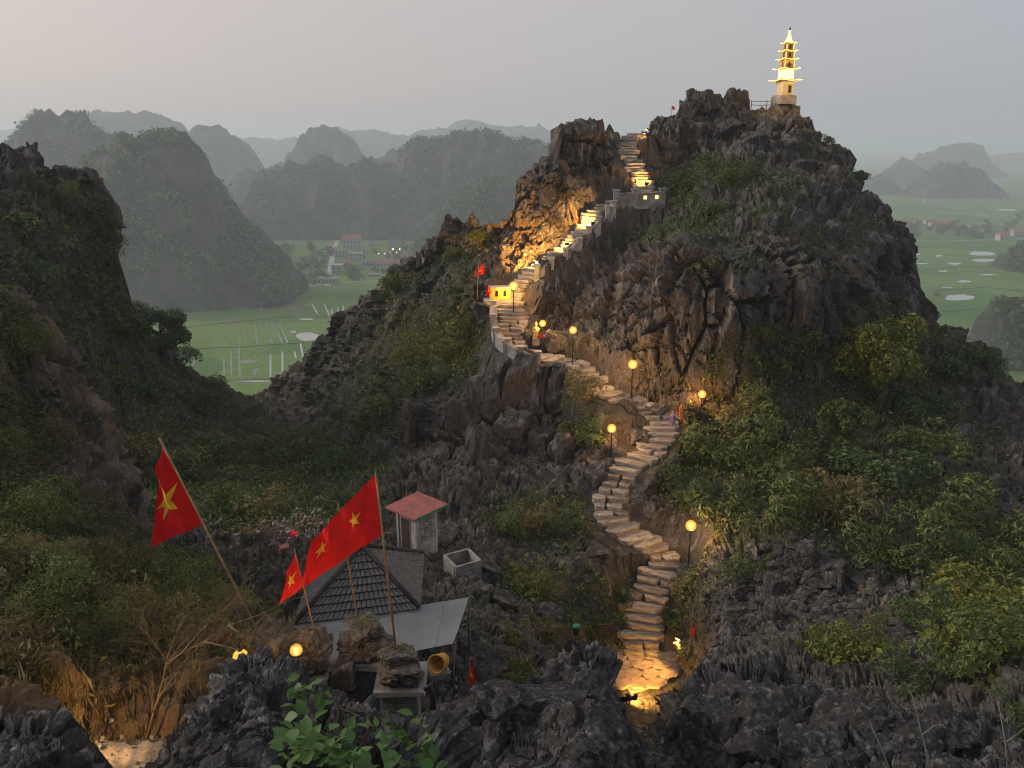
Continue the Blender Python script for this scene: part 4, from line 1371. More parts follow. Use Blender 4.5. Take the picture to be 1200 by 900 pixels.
def flag(poleA, poleB, Yb, Yt, H0, H1, F1, F0, label, star=(0.5, 0.45, 0.24), fold=0.06, nfold=2.2, pole_mat='bamboo', pr=0.017, sag=0.0, fly_dy=0.0, ph=0.0):
    """Pole from pixel A (foot, distance Yb) to B (top, Yt); cloth between hoist H0-H1 and fly F0-F1 with folds in depth."""
    a, b = at(*poleA, Yb), at(*poleB, Yt)
    o = empty('flag', a, 0, label, 'flag', 'red flags with a yellow star')
    MB().tube([(0, 0, 0), (b - a) * 0.5, b - a], [pr, pr * 0.9, pr * 0.75], 8).build('pole', M[pole_mat], o)

    def yv(v):
        t = (poleA[1] - v) / (poleA[1] - poleB[1] + 1e-9)
        return Yb + (Yt - Yb) * t
    h0, h1 = at(*H0, yv(H0[1]) - 0.01), at(*H1, yv(H1[1]) - 0.01)
    f1, f0 = at(*F1, yv(F1[1]) + fly_dy), at(*F0, yv(F0[1]) + fly_dy)
    size = (h0 - h1).length

    def P(s, t, off=0.0):                                         # s along the fly, t down the hoist
        top, bot = h0.lerp(f0, s), h1.lerp(f1, s)
        p = top.lerp(bot, t)
        w = fold * size * min(1, s * 3)
        p = p + Vector((0.25, 1, 0.05)) * (w * math.sin(2 * math.pi * (nfold * s + 0.35 * t) + ph) + 0.3 * w * math.sin(9 * s + 5 * t + ph) + 0.16 * w * math.sin(19 * s - 8 * t + ph) + 0.10 * w * math.sin(31 * t + 6 * s))
        p.z -= sag * size * math.sin(math.pi * s) * (1 - 0.4 * t)
        return p + Vector((0, -off, 0)) - a
    n, m = 26, 18
    vs = [P(i / n, j / m) for i in range(n + 1) for j in range(m + 1)]
    fs = [(i * (m + 1) + j, i * (m + 1) + j + 1, (i + 1) * (m + 1) + j + 1, (i + 1) * (m + 1) + j) for i in range(n) for j in range(m)]
    vb = [v + Vector((0, 0.004, 0)) for v in vs]
    k = len(vs)
    cl = MB().add(vs + vb, fs + [tuple(q + k for q in f[::-1]) for f in fs], True).build('cloth', M['flag'], o)
    s0, t0, r = star
    sp_ = star_pts(1.0)
    asp = size / max(0.2, (f0.lerp(f1, .5) - h0.lerp(h1, .5)).length)
    sv, sf = [P(s0, t0, 0.006)], []
    rings = 5
    dense = []
    for q in range(10):
        x0, y0 = sp_[q]; x1, y1 = sp_[(q + 1) % 10]
        for w in range(3): dense.append((x0 + (x1 - x0) * w / 3, y0 + (y1 - y0) * w / 3))
    nn = len(dense)
    for g_ in range(1, rings + 1):
        for x, y in dense:
            sv.append(P(min(1, max(0, s0 + x * r * asp * g_ / rings)), min(1, max(0, t0 - y * r * g_ / rings)), 0.009))
    for q in range(nn):
        sf.append((0, 1 + q, 1 + (q + 1) % nn))
        for g_ in range(rings - 1):
            sf.append((1 + g_ * nn + q, 1 + (g_ + 1) * nn + q, 1 + (g_ + 1) * nn + (q + 1) % nn, 1 + g_ * nn + (q + 1) % nn))
    MB().add(sv, sf, True).build('star', M['star'], cl)
    return o


flag((322, 778), (187, 514), 10.6, 10.0, (189, 518), (239, 614), (179, 640), (184, 566), 'big red flag with a yellow star on a slanting pole over the bare tree', (0.55, 0.50, 0.23), 0.04, 1.3)
flag((464, 762), (440, 553), 14.2, 14.0, (440, 556), (450, 625), (393, 662), (384, 613), 'big red flag with a yellow star on the upright yellow bamboo pole', (0.48, 0.40, 0.17), 0.05, 1.4, pr=0.026)
flag((419, 722), (396, 590), 14.3, 14.2, (398, 600), (405, 655), (352, 690), (366, 634), 'red flag half hidden behind the big flag in front of the tiled pavilion', (0.62, 0.42, 0.17), 0.05, 1.5, ph=1.0)
flag((369, 742), (345, 643), 14.0, 13.9, (346, 646), (357, 687), (327, 709), (334, 681), 'small pointed red flag furthest along the row of pillar flags with its tip hanging', (0.45, 0.5, 0.24), 0.08, 1.2, pr=0.014)
flag((559, 352), (561, 306), 49.3, 49.3, (568, 309), (567, 321), (556, 324), (558, 315), 'small red flag fluttering high above the yellow altar', (0.5, 0.5, 0.2), 0.08, 1.3, pr=0.03)
flag((577, 358), (574, 333), 48.6, 48.6, (574, 334), (575, 344), (569, 347), (571, 338), 'tiny red flag planted beside the yellow altar', (0.5, 0.5, 0.2), 0.08, 1.3, pr=0.02)
flag((548, 812), (551, 769), 15.6, 15.6, (550, 771), (549, 797), (557, 806), (555, 784), 'limp red flag hanging on a thin stick near the striped pole', (0.5, 0.5, 0.2), 0.08, 1.1, pr=0.01)
flag((806, 768), (811, 728), 26.5, 26.5, (811, 730), (810, 742), (818, 748), (815, 740), 'small red flag on a stick above the bottom landing', (0.5, 0.5, 0.18), 0.08, 1.1, pr=0.012)
flag((676, 266), (675, 247), 54.4, 54.4, (675, 248), (674, 257), (678, 260), (677, 252), 'tiny red flag against the rock above the glowing flight', (0.5, 0.5, 0.2), 0.08, 1.1, pr=0.02)
flag((787, 134), (787.5, 123), 61.3, 61.3, (787, 124), (787, 128), (791, 129), (790.5, 125), 'tiny orange red flag on the dark rock below the summit', (0.5, 0.5, 0.2), 0.08, 1.0, pr=0.02)

# ---------------------------------------------------------------- vegetation
def leaf_cloud(P, N, size, rng, long=1.9, spread=0.8, per=1, jitter=0.0):
    """Diamond leaves (4 points each, slightly cupped) at points P, facing roughly N; returns verts, faces, tint."""
    n = len(P)
    d = N + spread * rng.normal(size=(n, 3))
    d /= np.linalg.norm(d, axis=1, keepdims=True) + 1e-9
    a = np.cross(d, rng.normal(size=(n, 3)))
    a /= np.linalg.norm(a, axis=1, keepdims=True) + 1e-9
    b = np.cross(d, a)
    s = (size * (0.6 + 0.8 * rng.random(n)))[:, None]
    V = np.empty((n, 4, 3))
    V[:, 0] = P - a * s * 0.5
    V[:, 1] = P + b * s * 0.5 / long + d * s * 0.10
    V[:, 2] = P + a * s * 0.5 - d * s * 0.06
    V[:, 3] = P - b * s * 0.5 / long + d * s * 0.10
    return V.reshape(-1, 3), np.arange(n * 4).reshape(n, 4), np.repeat(np.clip(rng.normal(0.42, 0.24, n), 0, 1), 4)


def shrub_mesh(seed, mat, n=1700, leaf=0.115, lobes=9, flat=0.8, long=1.9, ragged=0.25):
    """Unit shrub (radius about 1): uneven lobes of leaves, with gaps between."""
    rng = np.random.default_rng(seed)
    c = rng.normal(size=(lobes, 3)) * (0.46, 0.46, 0.36 * flat)
    c[:, 2] = np.abs(c[:, 2]) * 1.1 + 0.15
    r = rng.uniform(0.26, 0.52, lobes)
    k = rng.choice(lobes, n, p=r ** 2 / (r ** 2).sum())
    dirs = rng.normal(size=(n, 3))
    dirs /= np.linalg.norm(dirs, axis=1, keepdims=True)
    dirs[:, 2] = np.where(dirs[:, 2] < -0.35, -dirs[:, 2], dirs[:, 2])
    clump = perlin(dirs * 2.4 + k[:, None] * 5.3, seed)
    rad = r[k] * (0.72 + 0.42 * rng.random(n) ** 0.7 + ragged * clump)
    P = c[k] + dirs * rad[:, None]
    keep = (clump > -0.38)
    V, Fq, T = leaf_cloud(P[keep], (dirs * 0.7 + (0, 0, 0.5))[keep], leaf, rng, long, 0.55)
    me = np_mesh('foliage', V, Fq, {'tint': T}, smooth=False)
    me.materials.append(mat)
    return me


def stem_mesh(seed):
    r = random.Random(seed)
    mb = MB()
    for k in range(5):
        a = r.uniform(0, 6.28)
        x, y = math.cos(a) * r.uniform(.2, .5), math.sin(a) * r.uniform(.2, .5)
        mb.tube([(0, 0, -0.45), (x * 0.3, y * 0.3, 0.05), (x, y, r.uniform(0.4, 0.8))], [0.035, 0.025, 0.01], 5, False)
    me = mb.mesh('stem')
    me.materials.append(M['bark'])
    return me


STEMS = [stem_mesh(k) for k in range(3)]
SHRUB = {}
for key, mat in (('dark', M['leaf_dark']), ('mid', M['leaf_mid']), ('yellow', M['leaf_yellow']), ('dry', M['leaf_dry'])):
    SHRUB[key] = [shrub_mesh(100 + len(SHRUB) * 10 + k, mat, 1500, 0.125, 8 + 2 * k, 0.8 + 0.2 * k) for k in range(2)]
for i, (key, mat) in enumerate((('dark', M['leaf_dark']), ('mid', M['leaf_mid']), ('mid', M['leaf_dry']), ('dark', M['leaf_mid']))):
    SHRUB[key].append(shrub_mesh(200 + i, mat, 1100, 0.21, 7, 1.1, 4.2, 0.4))
SHRUB_FINE = {k: shrub_mesh(300 + i, M['leaf_' + k], 4200, 0.075, 13, 0.9, 2.6, 0.35) for i, k in enumerate(('dark', 'mid', 'yellow', 'dry'))}


def shrub(u, v, rpx, key, label, group, layer=main, fine=False, name='shrub', zs=1.0, lift=0.0):
    p = layer.surf(u, v + rpx * 0.45)
    r = rpx * px_m(p.y, v)
    o = empty(name, (p.x, p.y - 0.15 * r, p.z + lift * r - 0.1 * r), rnd.uniform(0, 6.28), label, 'shrub' if name == 'shrub' else name.replace('_', ' '), group)
    me = SHRUB_FINE[key] if fine else rnd.choice(SHRUB[key])
    f = link('foliage', me, None, o)
    s = link('stem', rnd.choice(STEMS), None, o)
    o.scale = (r, r, r * zs)
    return o


GR_R, GR_L, GR_S, GR_P = 'shrubs on the slope beside the stairs', 'shrubs in the gully', 'shrubs on the rocky spur', 'shrubs on the main peak'
SHR = [
    # right of the stairs
    (850, 492, 30, 'mid', 'bright leafy shrub around the lamp next to the person in lilac', GR_R),
    (818, 528, 26, 'mid', 'green shrub overhanging the stairs just below the person in lilac', GR_R),
    (850, 530, 44, 'mid', 'wide green shrub mass between the upper lamp and the landing lamp', GR_R),
    (800, 566, 28, 'dark', 'dark shrub leaning over the stairs above the landing lamp', GR_R),
    (840, 590, 42, 'dark', 'dark leafy shrub directly above the landing lamp', GR_R),
    (890, 488, 36, 'dark', 'dark shrub on the ledge at the foot of the cliff right of the lilac person', GR_R),
    (905, 545, 46, 'mid', 'broad mid green shrub in the middle of the wooded slope', GR_R),
    (960, 520, 42, 'dark', 'dark shrub below the narrow cliff cleft on the wooded slope', GR_R),
    (900, 605, 44, 'dark', 'shadowed shrub at the lower edge of the wooded slope above the rubble', GR_R),
    (970, 585, 48, 'mid', 'rounded green shrub under the tall yellow green tree', GR_R),
    (1030, 560, 46, 'dark', 'dark bushy shrub beneath the tall yellow green tree', GR_R),
    (1085, 520, 42, 'mid', 'green shrub between the tall yellow green tree and the bare rock rib', GR_R),
    (1095, 600, 44, 'dark', 'dark shrub in the hollow below the bare rock rib', GR_R),
    (1040, 630, 40, 'mid', 'low green shrub in the hollow above the pale boulders', GR_R),
    (870, 655, 30, 'dark', 'small dark shrub at the top corner of the rubble slope', GR_R),
    (800, 690, 26, 'mid', 'small shrub beside the lower stairs opposite the wooden sign', GR_R),
    (785, 715, 18, 'dark', 'little dark shrub touching the lowest flight of steps', GR_R),
    (900, 420, 32, 'dark', 'shrub clinging in the vertical cleft of the main cliff', GR_P),
    (935, 400, 26, 'mid', 'small shrub on the cliff beside the vertical cleft', GR_P),
    (885, 385, 18, 'mid', 'tiny shrub on a ledge high on the main cliff', GR_P),
    (1110, 425, 30, 'dark', 'dark shrub on the skyline rim under the right cliff', GR_P),
    (1140, 425, 26, 'mid', 'green shrub on the sloping skyline rim above the plain', GR_P),
    (1075, 470, 34, 'dark', 'dark shrub tucked behind the tall yellow green tree', GR_P),
    # upper peak
    (820, 205, 20, 'dark', 'dark shrub in the green hollow below the summit block', GR_P),
    (850, 212, 22, 'mid', 'green shrub in the middle of the hollow below the summit', GR_P),
    (795, 215, 18, 'mid', 'shrub next to the terrace wall at the foot of the top flight', GR_P),
    (880, 205, 16, 'dark', 'small dark shrub under the pagoda ledge', GR_P),
    (830, 240, 16, 'mid', 'low shrub on the ledge over the main cliff', GR_P),
    (775, 268, 14, 'dark', 'low dark shrub on the grassy ledge under the terrace', GR_P),
    (905, 250, 14, 'dark', 'low shrub on the far end of the cliff ledge', GR_P),
    (967, 166, 11, 'mid', 'small wind bent shrub on the summit shoulder right of the pagoda', GR_P),
    (1000, 210, 12, 'dark', 'dark shrub on the steep skyline below the pagoda', GR_P),
    (660, 235, 10, 'mid', 'tuft of green in the dark hollow of the rock tower', GR_P),
    # spur
    (560, 275, 16, 'yellow', 'yellow green shrub between the two pinnacles on the spur crest', GR_S),
    (535, 300, 16, 'mid', 'green shrub just below the spur pinnacles', GR_S),
    (468, 330, 20, 'yellow', 'yellow green shrub hanging over the spur skyline above the rice fields', GR_S),
    (452, 345, 14, 'mid', 'small green shrub on the spur skyline', GR_S),
    (545, 365, 26, 'mid', 'green shrub beside the balustrade of the lower stairs', GR_S),
    (520, 395, 32, 'yellow', 'large yellow green shrub patch in the middle of the spur', GR_S),
    (480, 410, 30, 'yellow', 'yellow green shrub on the left part of the spur slope', GR_S),
    (500, 440, 28, 'mid', 'green shrub above the big grey rock face', GR_S),
    (455, 470, 30, 'mid', 'shaded green shrub left of the big grey rock face', GR_S),
    (420, 500, 34, 'dark', 'dark shrub where the spur runs down into the gully', GR_S),
    (690, 480, 26, 'mid', 'green shrub behind the lamp inside the bend of the stairs', GR_S),
    (680, 505, 24, 'mid', 'green shrub next to the lamp inside the bend of the stairs', GR_S),
    (705, 520, 18, 'dark', 'dark shrub below the lamp inside the bend of the stairs', GR_S),
    # gully
    (630, 605, 30, 'mid', 'green shrub in the gully between the red roofed hut and the stairs', GR_L),
    (590, 610, 26, 'mid', 'green shrub in the gully just right of the red roofed hut', GR_L),
    (665, 610, 24, 'dark', 'dark shrub in the gully close to the winding stairs', GR_L),
    (630, 680, 24, 'yellow', 'bright green shrub in the rocks below the gully shrubs', GR_L),
    (655, 690, 18, 'mid', 'small green shrub beside the green bin', GR_L),
    (700, 700, 24, 'dark', 'dark shrub behind the wooden sign', GR_L),
    (720, 665, 20, 'dark', 'dark shrub at the inner side of the lower flight', GR_L),
    (600, 795, 24, 'yellow', 'yellow green shrub right of the limp red flag', GR_L),
    (600, 750, 18, 'dry', 'straw coloured dry shrub above the limp red flag', GR_L),
    (640, 735, 22, 'dry', 'brown dry shrub hanging on the rock left of the green bin', GR_L),
    (270, 585, 30, 'mid', 'light green shrub just right of the slanting flag', GR_L),
    (320, 590, 32, 'mid', 'light green shrub behind the stony clearing', GR_L),
    (370, 585, 30, 'mid', 'light green shrub above the stony clearing', GR_L),
    (410, 580, 26, 'dark', 'dark green shrub left of the upright flag', GR_L),
    (230, 540, 34, 'dark', 'dark shrub above the slanting flag', GR_L),
    (280, 520, 36, 'dark', 'dark shrub in the bottom of the gully', GR_L),
    (340, 520, 36, 'dark', 'dark shrub in the saddle below the rice field view', GR_L),
    (390, 540, 34, 'dark', 'dark shrub at the foot of the spur', GR_L),
    (165, 520, 34, 'mid', 'green shrub beside the brown cliff edge', GR_L),
    (180, 560, 30, 'mid', 'green shrub left of the slanting flag tip', GR_L),
    # other hill
    (110, 245, 26, 'dark', 'dark shrub near the top of the steep dark hill', 'shrubs on the dark hill'),
    (125, 290, 24, 'mid', 'green shrub on the sheer edge of the dark hill', 'shrubs on the dark hill'),
    (60, 280, 34, 'dark', 'dark shrub in the middle of the steep dark hill', 'shrubs on the dark hill'),
    (70, 230, 22, 'mid', 'green shrub just under the pinnacles of the dark hill', 'shrubs on the dark hill'),
    (100, 330, 34, 'mid', 'broad green shrub low on the steep dark hill', 'shrubs on the dark hill'),
    (30, 320, 32, 'dark', 'dark shrub where the steep hill meets the near cliff', 'shrubs on the dark hill'),
    (130, 380, 32, 'dark', 'dark shrub behind the near cliff top', 'shrubs on the dark hill'),
    (180, 450, 34, 'dark', 'dark shrub on the lower shoulder facing the rice field', 'shrubs on the dark hill'),
    (130, 450, 30, 'mid', 'dull green shrub below the shoulder tree', 'shrubs on the dark hill'),
    (235, 470, 26, 'dark', 'dark shrub on the low saddle next to the rice field', 'shrubs on the dark hill'),
    (188, 408, 26, 'dark', 'dark shrub crowding the trunk of the spreading shoulder tree', 'shrubs on the dark hill'),
    (212, 414, 22, 'dark', 'dark shrub on the rim below the spreading shoulder tree', 'shrubs on the dark hill'),
    (150, 362, 20, 'mid', 'green shrub on the sheer edge above the spreading shoulder tree', 'shrubs on the dark hill'),
    (248, 446, 18, 'dark', 'small dark shrub on the low rim against the rice field', 'shrubs on the dark hill'),
    (1065, 800, 34, 'dark', 'dark shrub in the broken ground behind the forked twig', 'shrubs on the near slope'),
    (1115, 800, 34, 'mid', 'green shrub in the broken ground between forked twig and yellowish shrub', 'shrubs on the near slope'),
    (1150, 836, 36, 'dark', 'dark leafy shrub directly behind the tall leafless twig', 'shrubs on the near slope'),
    (1200, 840, 36, 'mid', 'green shrub in the corner beyond the tall leafless twig', 'shrubs on the near slope'),
    (1050, 735, 30, 'mid', 'green shrub at the lower rim of the rubble slope', 'shrubs on the near slope'),
    # far right bottom
    (1150, 690, 54, 'yellow', 'yellowish shrub at the edge of the near right slope', 'shrubs on the near slope'),
    (1175, 770, 56, 'mid', 'large leafy green shrub above the bare twigs', 'shrubs on the near slope'),
    (1120, 640, 40, 'dark', 'dark shrub above the yellowish edge shrub', 'shrubs on the near slope'),
    (1090, 720, 36, 'dark', 'dark shrub between the boulders and the yellowish edge shrub', 'shrubs on the near slope'),
    (1010, 778, 30, 'yellow', 'low yellow green shrub draped over the rock below the boulders', 'shrubs on the near slope'),
    (975, 765, 24, 'yellow', 'yellow green tuft on the rubble above the draped shrub', 'shrubs on the near slope'),
    (1190, 610, 44, 'dark', 'dark shrub against the right skyline slope', 'shrubs on the near slope'),
]
for s_ in SHR:
    shrub(*s_)
for s_ in [
    (20, 400, 34, 'mid', 'leafy shrub hanging from the top of the near cliff'), (60, 515, 36, 'dry', 'dry olive shrub on the ledge of the near cliff'), (15, 520, 40, 'mid', 'green shrub against the near cliff face'),
    (40, 600, 50, 'mid', 'big green shrub below the near cliff'), (110, 640, 46, 'dry', 'olive shrub with feathery twigs under the brown cliff edge'), (60, 690, 52, 'mid', 'green shrub hanging over the orange earth bank'),
    (140, 700, 52, 'dry', 'olive shrub in the middle of the earth bank'), (210, 690, 44, 'mid', 'green shrub behind the bare tree'), (265, 720, 34, 'dry', 'dry shrub among the bare branches'),
    (110, 745, 34, 'mid', 'star leaved green shrub above the lit bank'), (250, 775, 30, 'mid', 'dark green shrub right of the bare trunk'), (15, 650, 44, 'dry', 'straw tinted shrub at the picture edge of the bank'),
]:
    shrub(*s_, 'shrubs on the earth bank', layer=near, fine=True)


# trees: trunk, limbs, crown
def tree(u, v, rpx, hpx, key, label, layer=main, fine=False, group=None, name='tree'):
    """Crown centred on the pixel; trunk goes down to the slope."""
    g0 = layer.surf(u, v + hpx * 0.5)
    r = rpx * px_m(g0.y, v)
    c = at(u, v, g0.y - 0.2 - 0.35 * r)
    h = max(0.8, c.z - g0.z)
    o = empty(name, g0, 0, label, 'tree', group)
    rng = np.random.default_rng(int(u * 7 + v))
    mb = MB()
    mb.tube([(0, 0, -0.5), (0.08, 0, h * 0.35), (-0.05, 0.05, h * 0.75), (0, 0, h + 0.3 * r)], [0.09 * r + .04, 0.07 * r + .03, 0.05 * r + .02, 0.02], 8)
    for k in range(6):
        a = k * 1.05 + rng.random()
        z0 = h * (0.45 + 0.08 * k)
        mb.tube([(0, 0, z0), (math.cos(a) * r * .35, math.sin(a) * r * .35, z0 + .25 * r), (math.cos(a) * r * .75, math.sin(a) * r * .75, z0 + .6 * r)], [0.035 * r + .01, 0.025 * r, 0.01], 5)
    mb.build('trunk', M['bark'], o)
    zr = hpx / rpx * 0.5
    n = 5200
    lob = rng.normal(size=(17, 3))
    lob /= np.linalg.norm(lob, axis=1, keepdims=True)
    lob *= (0.45 + 0.35 * rng.random(17))[:, None]
    lr = rng.uniform(0.22, 0.38, 17)
    k = rng.choice(17, n)
    dr = rng.normal(size=(n, 3))
    dr /= np.linalg.norm(dr, axis=1, keepdims=True)
    P = (lob[k] + dr * (lr[k] * (0.7 + 0.4 * rng.random(n)))[:, None]) * (r, r, r * zr) + (0, 0, h)
    V, Fq, T = leaf_cloud(P, dr * 0.6 + (0, 0, .5), max(0.11, 0.10 * r), rng, 1.8, 0.6)
    me = np_mesh('crown', V, Fq, {'tint': T}, smooth=False)
    link('crown', me, M['leaf_' + key], o)
    return o


tree(1032, 420, 56, 110, 'yellow', 'tall yellow green tree standing against the foot of the right cliff')
tree(985, 505, 40, 70, 'mid', 'broad green tree on the wooded slope below the cliff cleft')
tree(188, 388, 36, 56, 'dark', 'dark spreading tree on the shoulder in front of the rice field')
tree(150, 385, 30, 46, 'mid', 'green tree just behind the dark spreading tree')
tree(1008, 212, 9, 16, 'dark', 'small scraggy tree on the steep skyline below the pagoda')


# bare trees: trunk, branches, twigs
def bare_tree(p0, limbs, rad, label, mat, seed, twig=0.35, depth_n=3, twigs=12):
    """limbs: point lists in world space; fine twigs fork from them."""
    r = random.Random(seed)
    o = empty('bare_tree', p0, 0, label, 'bare tree')
    trunk, br, tw = MB(), MB(), MB()
    p0 = Vector(p0)
    for li, pts in enumerate(limbs):
        q = [Vector(x) - p0 for x in pts]
        rr = rad if li == 0 else rad * 0.6
        (trunk if li == 0 else br).tube(q, [rr * (1 - 0.75 * k / (len(q) - 1)) for k in range(len(q))], 7)
        for k in range(twigs if li else twigs // 3):
            t = r.uniform(0.25, 1.0) * (len(q) - 1)
            i = min(int(t), len(q) - 2)
            s = q[i].lerp(q[i + 1], t - i)
            d = (q[i + 1] - q[i]).normalized()

            def fork(s, d, L, w, lev):
                e = s
                pl = [s]
                for _ in range(3):
                    d = (d + Vector((r.uniform(-.5, .5), r.uniform(-.5, .5), r.uniform(-.35, .5))) * 0.75).normalized()
                    e = e + d * L / 3
                    pl.append(e)
                tw.tube(pl, [w, w * .8, w * .6, w * .35], 4, False)
                if lev > 0:
                    for _ in range(3):
                        j = r.randint(1, 3)
                        fork(pl[j], d, L * r.uniform(.5, .75), w * .6, lev - 1)
            fork(s, (d + Vector((r.uniform(-1, 1), r.uniform(-1, 1), r.uniform(-.5, .9)))).normalized(), twig * r.uniform(.6, 1.2), rr * .28, depth_n - 1)
    trunk.build('trunk', mat, o)
    if br.v: br.build('branch', mat, o)
    tw.build('twig', mat, o)
    return o


def A(*l):
    return [tuple(at(u, v, Y)) for u, v, Y in l]


bare_tree(at(172, 866, 9.7), [A((172, 866, 9.7), (180, 835, 9.75), (190, 800, 9.8), (196, 775, 9.8)), A((196, 778, 9.8), (214, 764, 9.8), (240, 752, 9.75), (268, 733, 9.7), (300, 722, 9.6), (330, 708, 9.5)),
          A((192, 795, 9.8), (196, 770, 9.9), (206, 745, 9.95), (214, 725, 10.0)), A((214, 764, 9.8), (235, 740, 9.6), (262, 715, 9.5), (290, 690, 9.4)), A((240, 752, 9.75), (265, 758, 9.6), (290, 765, 9.5), (315, 762, 9.4)),
          A((196, 775, 9.8), (180, 752, 9.7), (165, 735, 9.6)), A((180, 835, 9.75), (188, 815, 9.5), (206, 790, 9.4), (222, 768, 9.3)), A((268, 733, 9.7), (285, 745, 9.5), (305, 742, 9.4))],
          0.022, 'leafless golden lit tree leaning from the earth bank towards the slanting flagpole', M['twig'], 3, 0.34, 3, 22)
bare_tree(at(1095, 912, 6.4), [A((1095, 912, 6.4), (1084, 875, 6.4), (1074, 835, 6.35), (1068, 812, 6.3)), A((1080, 862, 6.4), (1095, 850, 6.35), (1110, 848, 6.3)), A((1074, 838, 6.4), (1060, 830, 6.35), (1050, 822, 6.3))],
          0.010, 'forked leafless twig in front of the wide dark outcrop', M['grey_twig'], 5, 0.10, 1, 4)
bare_tree(at(1048, 915, 6.3), [A((1048, 915, 6.3), (1034, 880, 6.3), (1020, 848, 6.25)), A((1036, 885, 6.3), (1046, 868, 6.25), (1050, 858, 6.2))], 0.008,
          'thin leafless twig left of the forked twig on the dark outcrop', M['grey_twig'], 6, 0.08, 1, 3)
bare_tree(at(1182, 915, 6.2), [A((1182, 915, 6.2), (1178, 870, 6.2), (1170, 822, 6.15)), A((1180, 892, 6.2), (1160, 884, 6.2), (1140, 898, 6.15)), A((1178, 870, 6.2), (1190, 862, 6.2), (1205, 850, 6.1))], 0.010,
          'tall leafless twig with a side branch at the lower corner of the slope', M['grey_twig'], 7, 0.10, 1, 5)
for k, (u, v, h) in enumerate([(864, 112, 12), (872, 110, 9), (884, 176, 8)][:2]):
    pass


# ---------------------------------------------------------------- ground cover and dry grass: too many to count
def cover(name, layer, weight, n, size, mat, per, spread, seed, up=0.12, long=1.9):
    rng = np.random.default_rng(seed)
    P, N, u, v = layer.scatter(n, weight, rng)
    P = np.repeat(P, per, 0)
    N = np.repeat(N, per, 0)
    big = np.clip(0.55 + 1.3 * np.abs(perlin(P * 0.7, seed)) + 0.25 * rng.normal(size=len(P)), 0.4, 1.8)
    P = P + N * (up * (0.2 + 1.6 * big[:, None] * rng.random((len(P), 1)))) + rng.normal(size=P.shape) * spread * big[:, None]
    V, Fq, T = leaf_cloud(P, N * .5 + (0, 0, .6), size * big, rng, long, 0.7)
    o = link(name, np_mesh(name, V, Fq, {'tint': T}, smooth=False), mat)
    o['kind'] = 'stuff'
    return o


inview = (main.U > -40) & (main.U < 1240) & (np.arange(main.U.shape[0])[:, None] >= main.nb + 3)
dist_w = 1.0 / np.maximum(6, main.P[..., 1]) ** 1.0
brk = sstep(-0.25, 0.25, fbm(main.P.reshape(-1, 3) * 0.55, 3, 57)).reshape(main.U.shape)
wv = inview * dist_w * vm * (0.25 + 0.75 * brk)
_pp = main.P.reshape(-1, 3)
pd = np.full(len(_pp), 9.0)
for i in range(0, len(PATH), 4):
    pd = np.minimum(pd, np.hypot(_pp[:, 0] - PATH[i, 0], _pp[:, 1] - PATH[i, 1]) + 0.6 * np.maximum(0, np.abs(_pp[:, 2] - PATH[i, 2]) - 1.0))
off = sstep(1.1, 1.7, pd).reshape(main.U.shape) * (1 - ell(main.U.ravel(), main.V.ravel(), [(757, 800, 44, 40, 1)]).reshape(main.U.shape))
yel = ell(main.U.ravel(), main.V.ravel(), [(500, 400, 80, 60, 1), (560, 280, 30, 30, 1), (1030, 430, 90, 90, .6), (1150, 740, 90, 90, .8), (1000, 785, 70, 30, 1), (468, 335, 30, 25, 1), (630, 680, 40, 25, .8), (845, 520, 90, 60, .4)]).reshape(main.U.shape)
cover('undergrowth', main, wv * off * (1 - 0.75 * yel), 19000, 0.16, M['leaf_mid'], 5, 0.16, 61)
cover('undergrowth', main, wv * off * (1 - yel), 12000, 0.18, M['leaf_dark'], 5, 0.20, 62, 0.2)
cover('undergrowth', main, wv * off * (yel + 0.06), 8500, 0.16, M['leaf_yellow'], 5, 0.16, 63)
cover('undergrowth', main, inview * dist_w * off * (0.10 + 0.5 * (brk < 0.3)) * sstep(0.25, 0.7, nz), 6000, 0.15, M['leaf_dark'], 4, 0.12, 64)
lv = near.attrs['veg'] * ((near.U > -30) & (np.arange(near.U.shape[0])[:, None] >= near.nb - 1)) / np.maximum(5, near.P[..., 1])
cover('undergrowth', near, lv, 5000, 0.10, M['leaf_mid'], 5, 0.09, 65, 0.12, 2.6)
cover('undergrowth', near, lv, 3500, 0.10, M['leaf_dry'], 5, 0.09, 66, 0.12, 3.0)
bank = near.attrs['earth'] * ((near.U > -30) & (near.V < 850) & (np.arange(near.U.shape[0])[:, None] >= near.nb - 1)) / np.maximum(5, near.P[..., 1])


def hanging(name, layer, weight, n, L, mat, seed, spread=0.25, wd=0.008):
    """Dry stems hanging or leaning on the bank."""
    rng = np.random.default_rng(seed)
    P, N, u, v = layer.scatter(n, weight, rng)
    d = np.stack([rng.normal(0, spread, n), rng.normal(0, spread, n) - 0.25, rng.normal(-0.9, 0.4, n)], 1)
    d /= np.linalg.norm(d, axis=1, keepdims=True)
    s = (L * (0.4 + rng.random(n)))[:, None]
    w = np.cross(d, rng.normal(size=(n, 3)))
    w = w / np.linalg.norm(w, axis=1, keepdims=True) * wd
    P = P + N * 0.05
    V = np.stack([P - w, P + w, P + d * s * 0.6 + w * .8 + N * .04, P + d * s], 1)
    o = link(name, np_mesh(name, V.reshape(-1, 3), np.arange(4 * n).reshape(n, 4), {'tint': np.repeat(rng.random(n), 4)}, smooth=False), mat)
    o['kind'] = 'stuff'


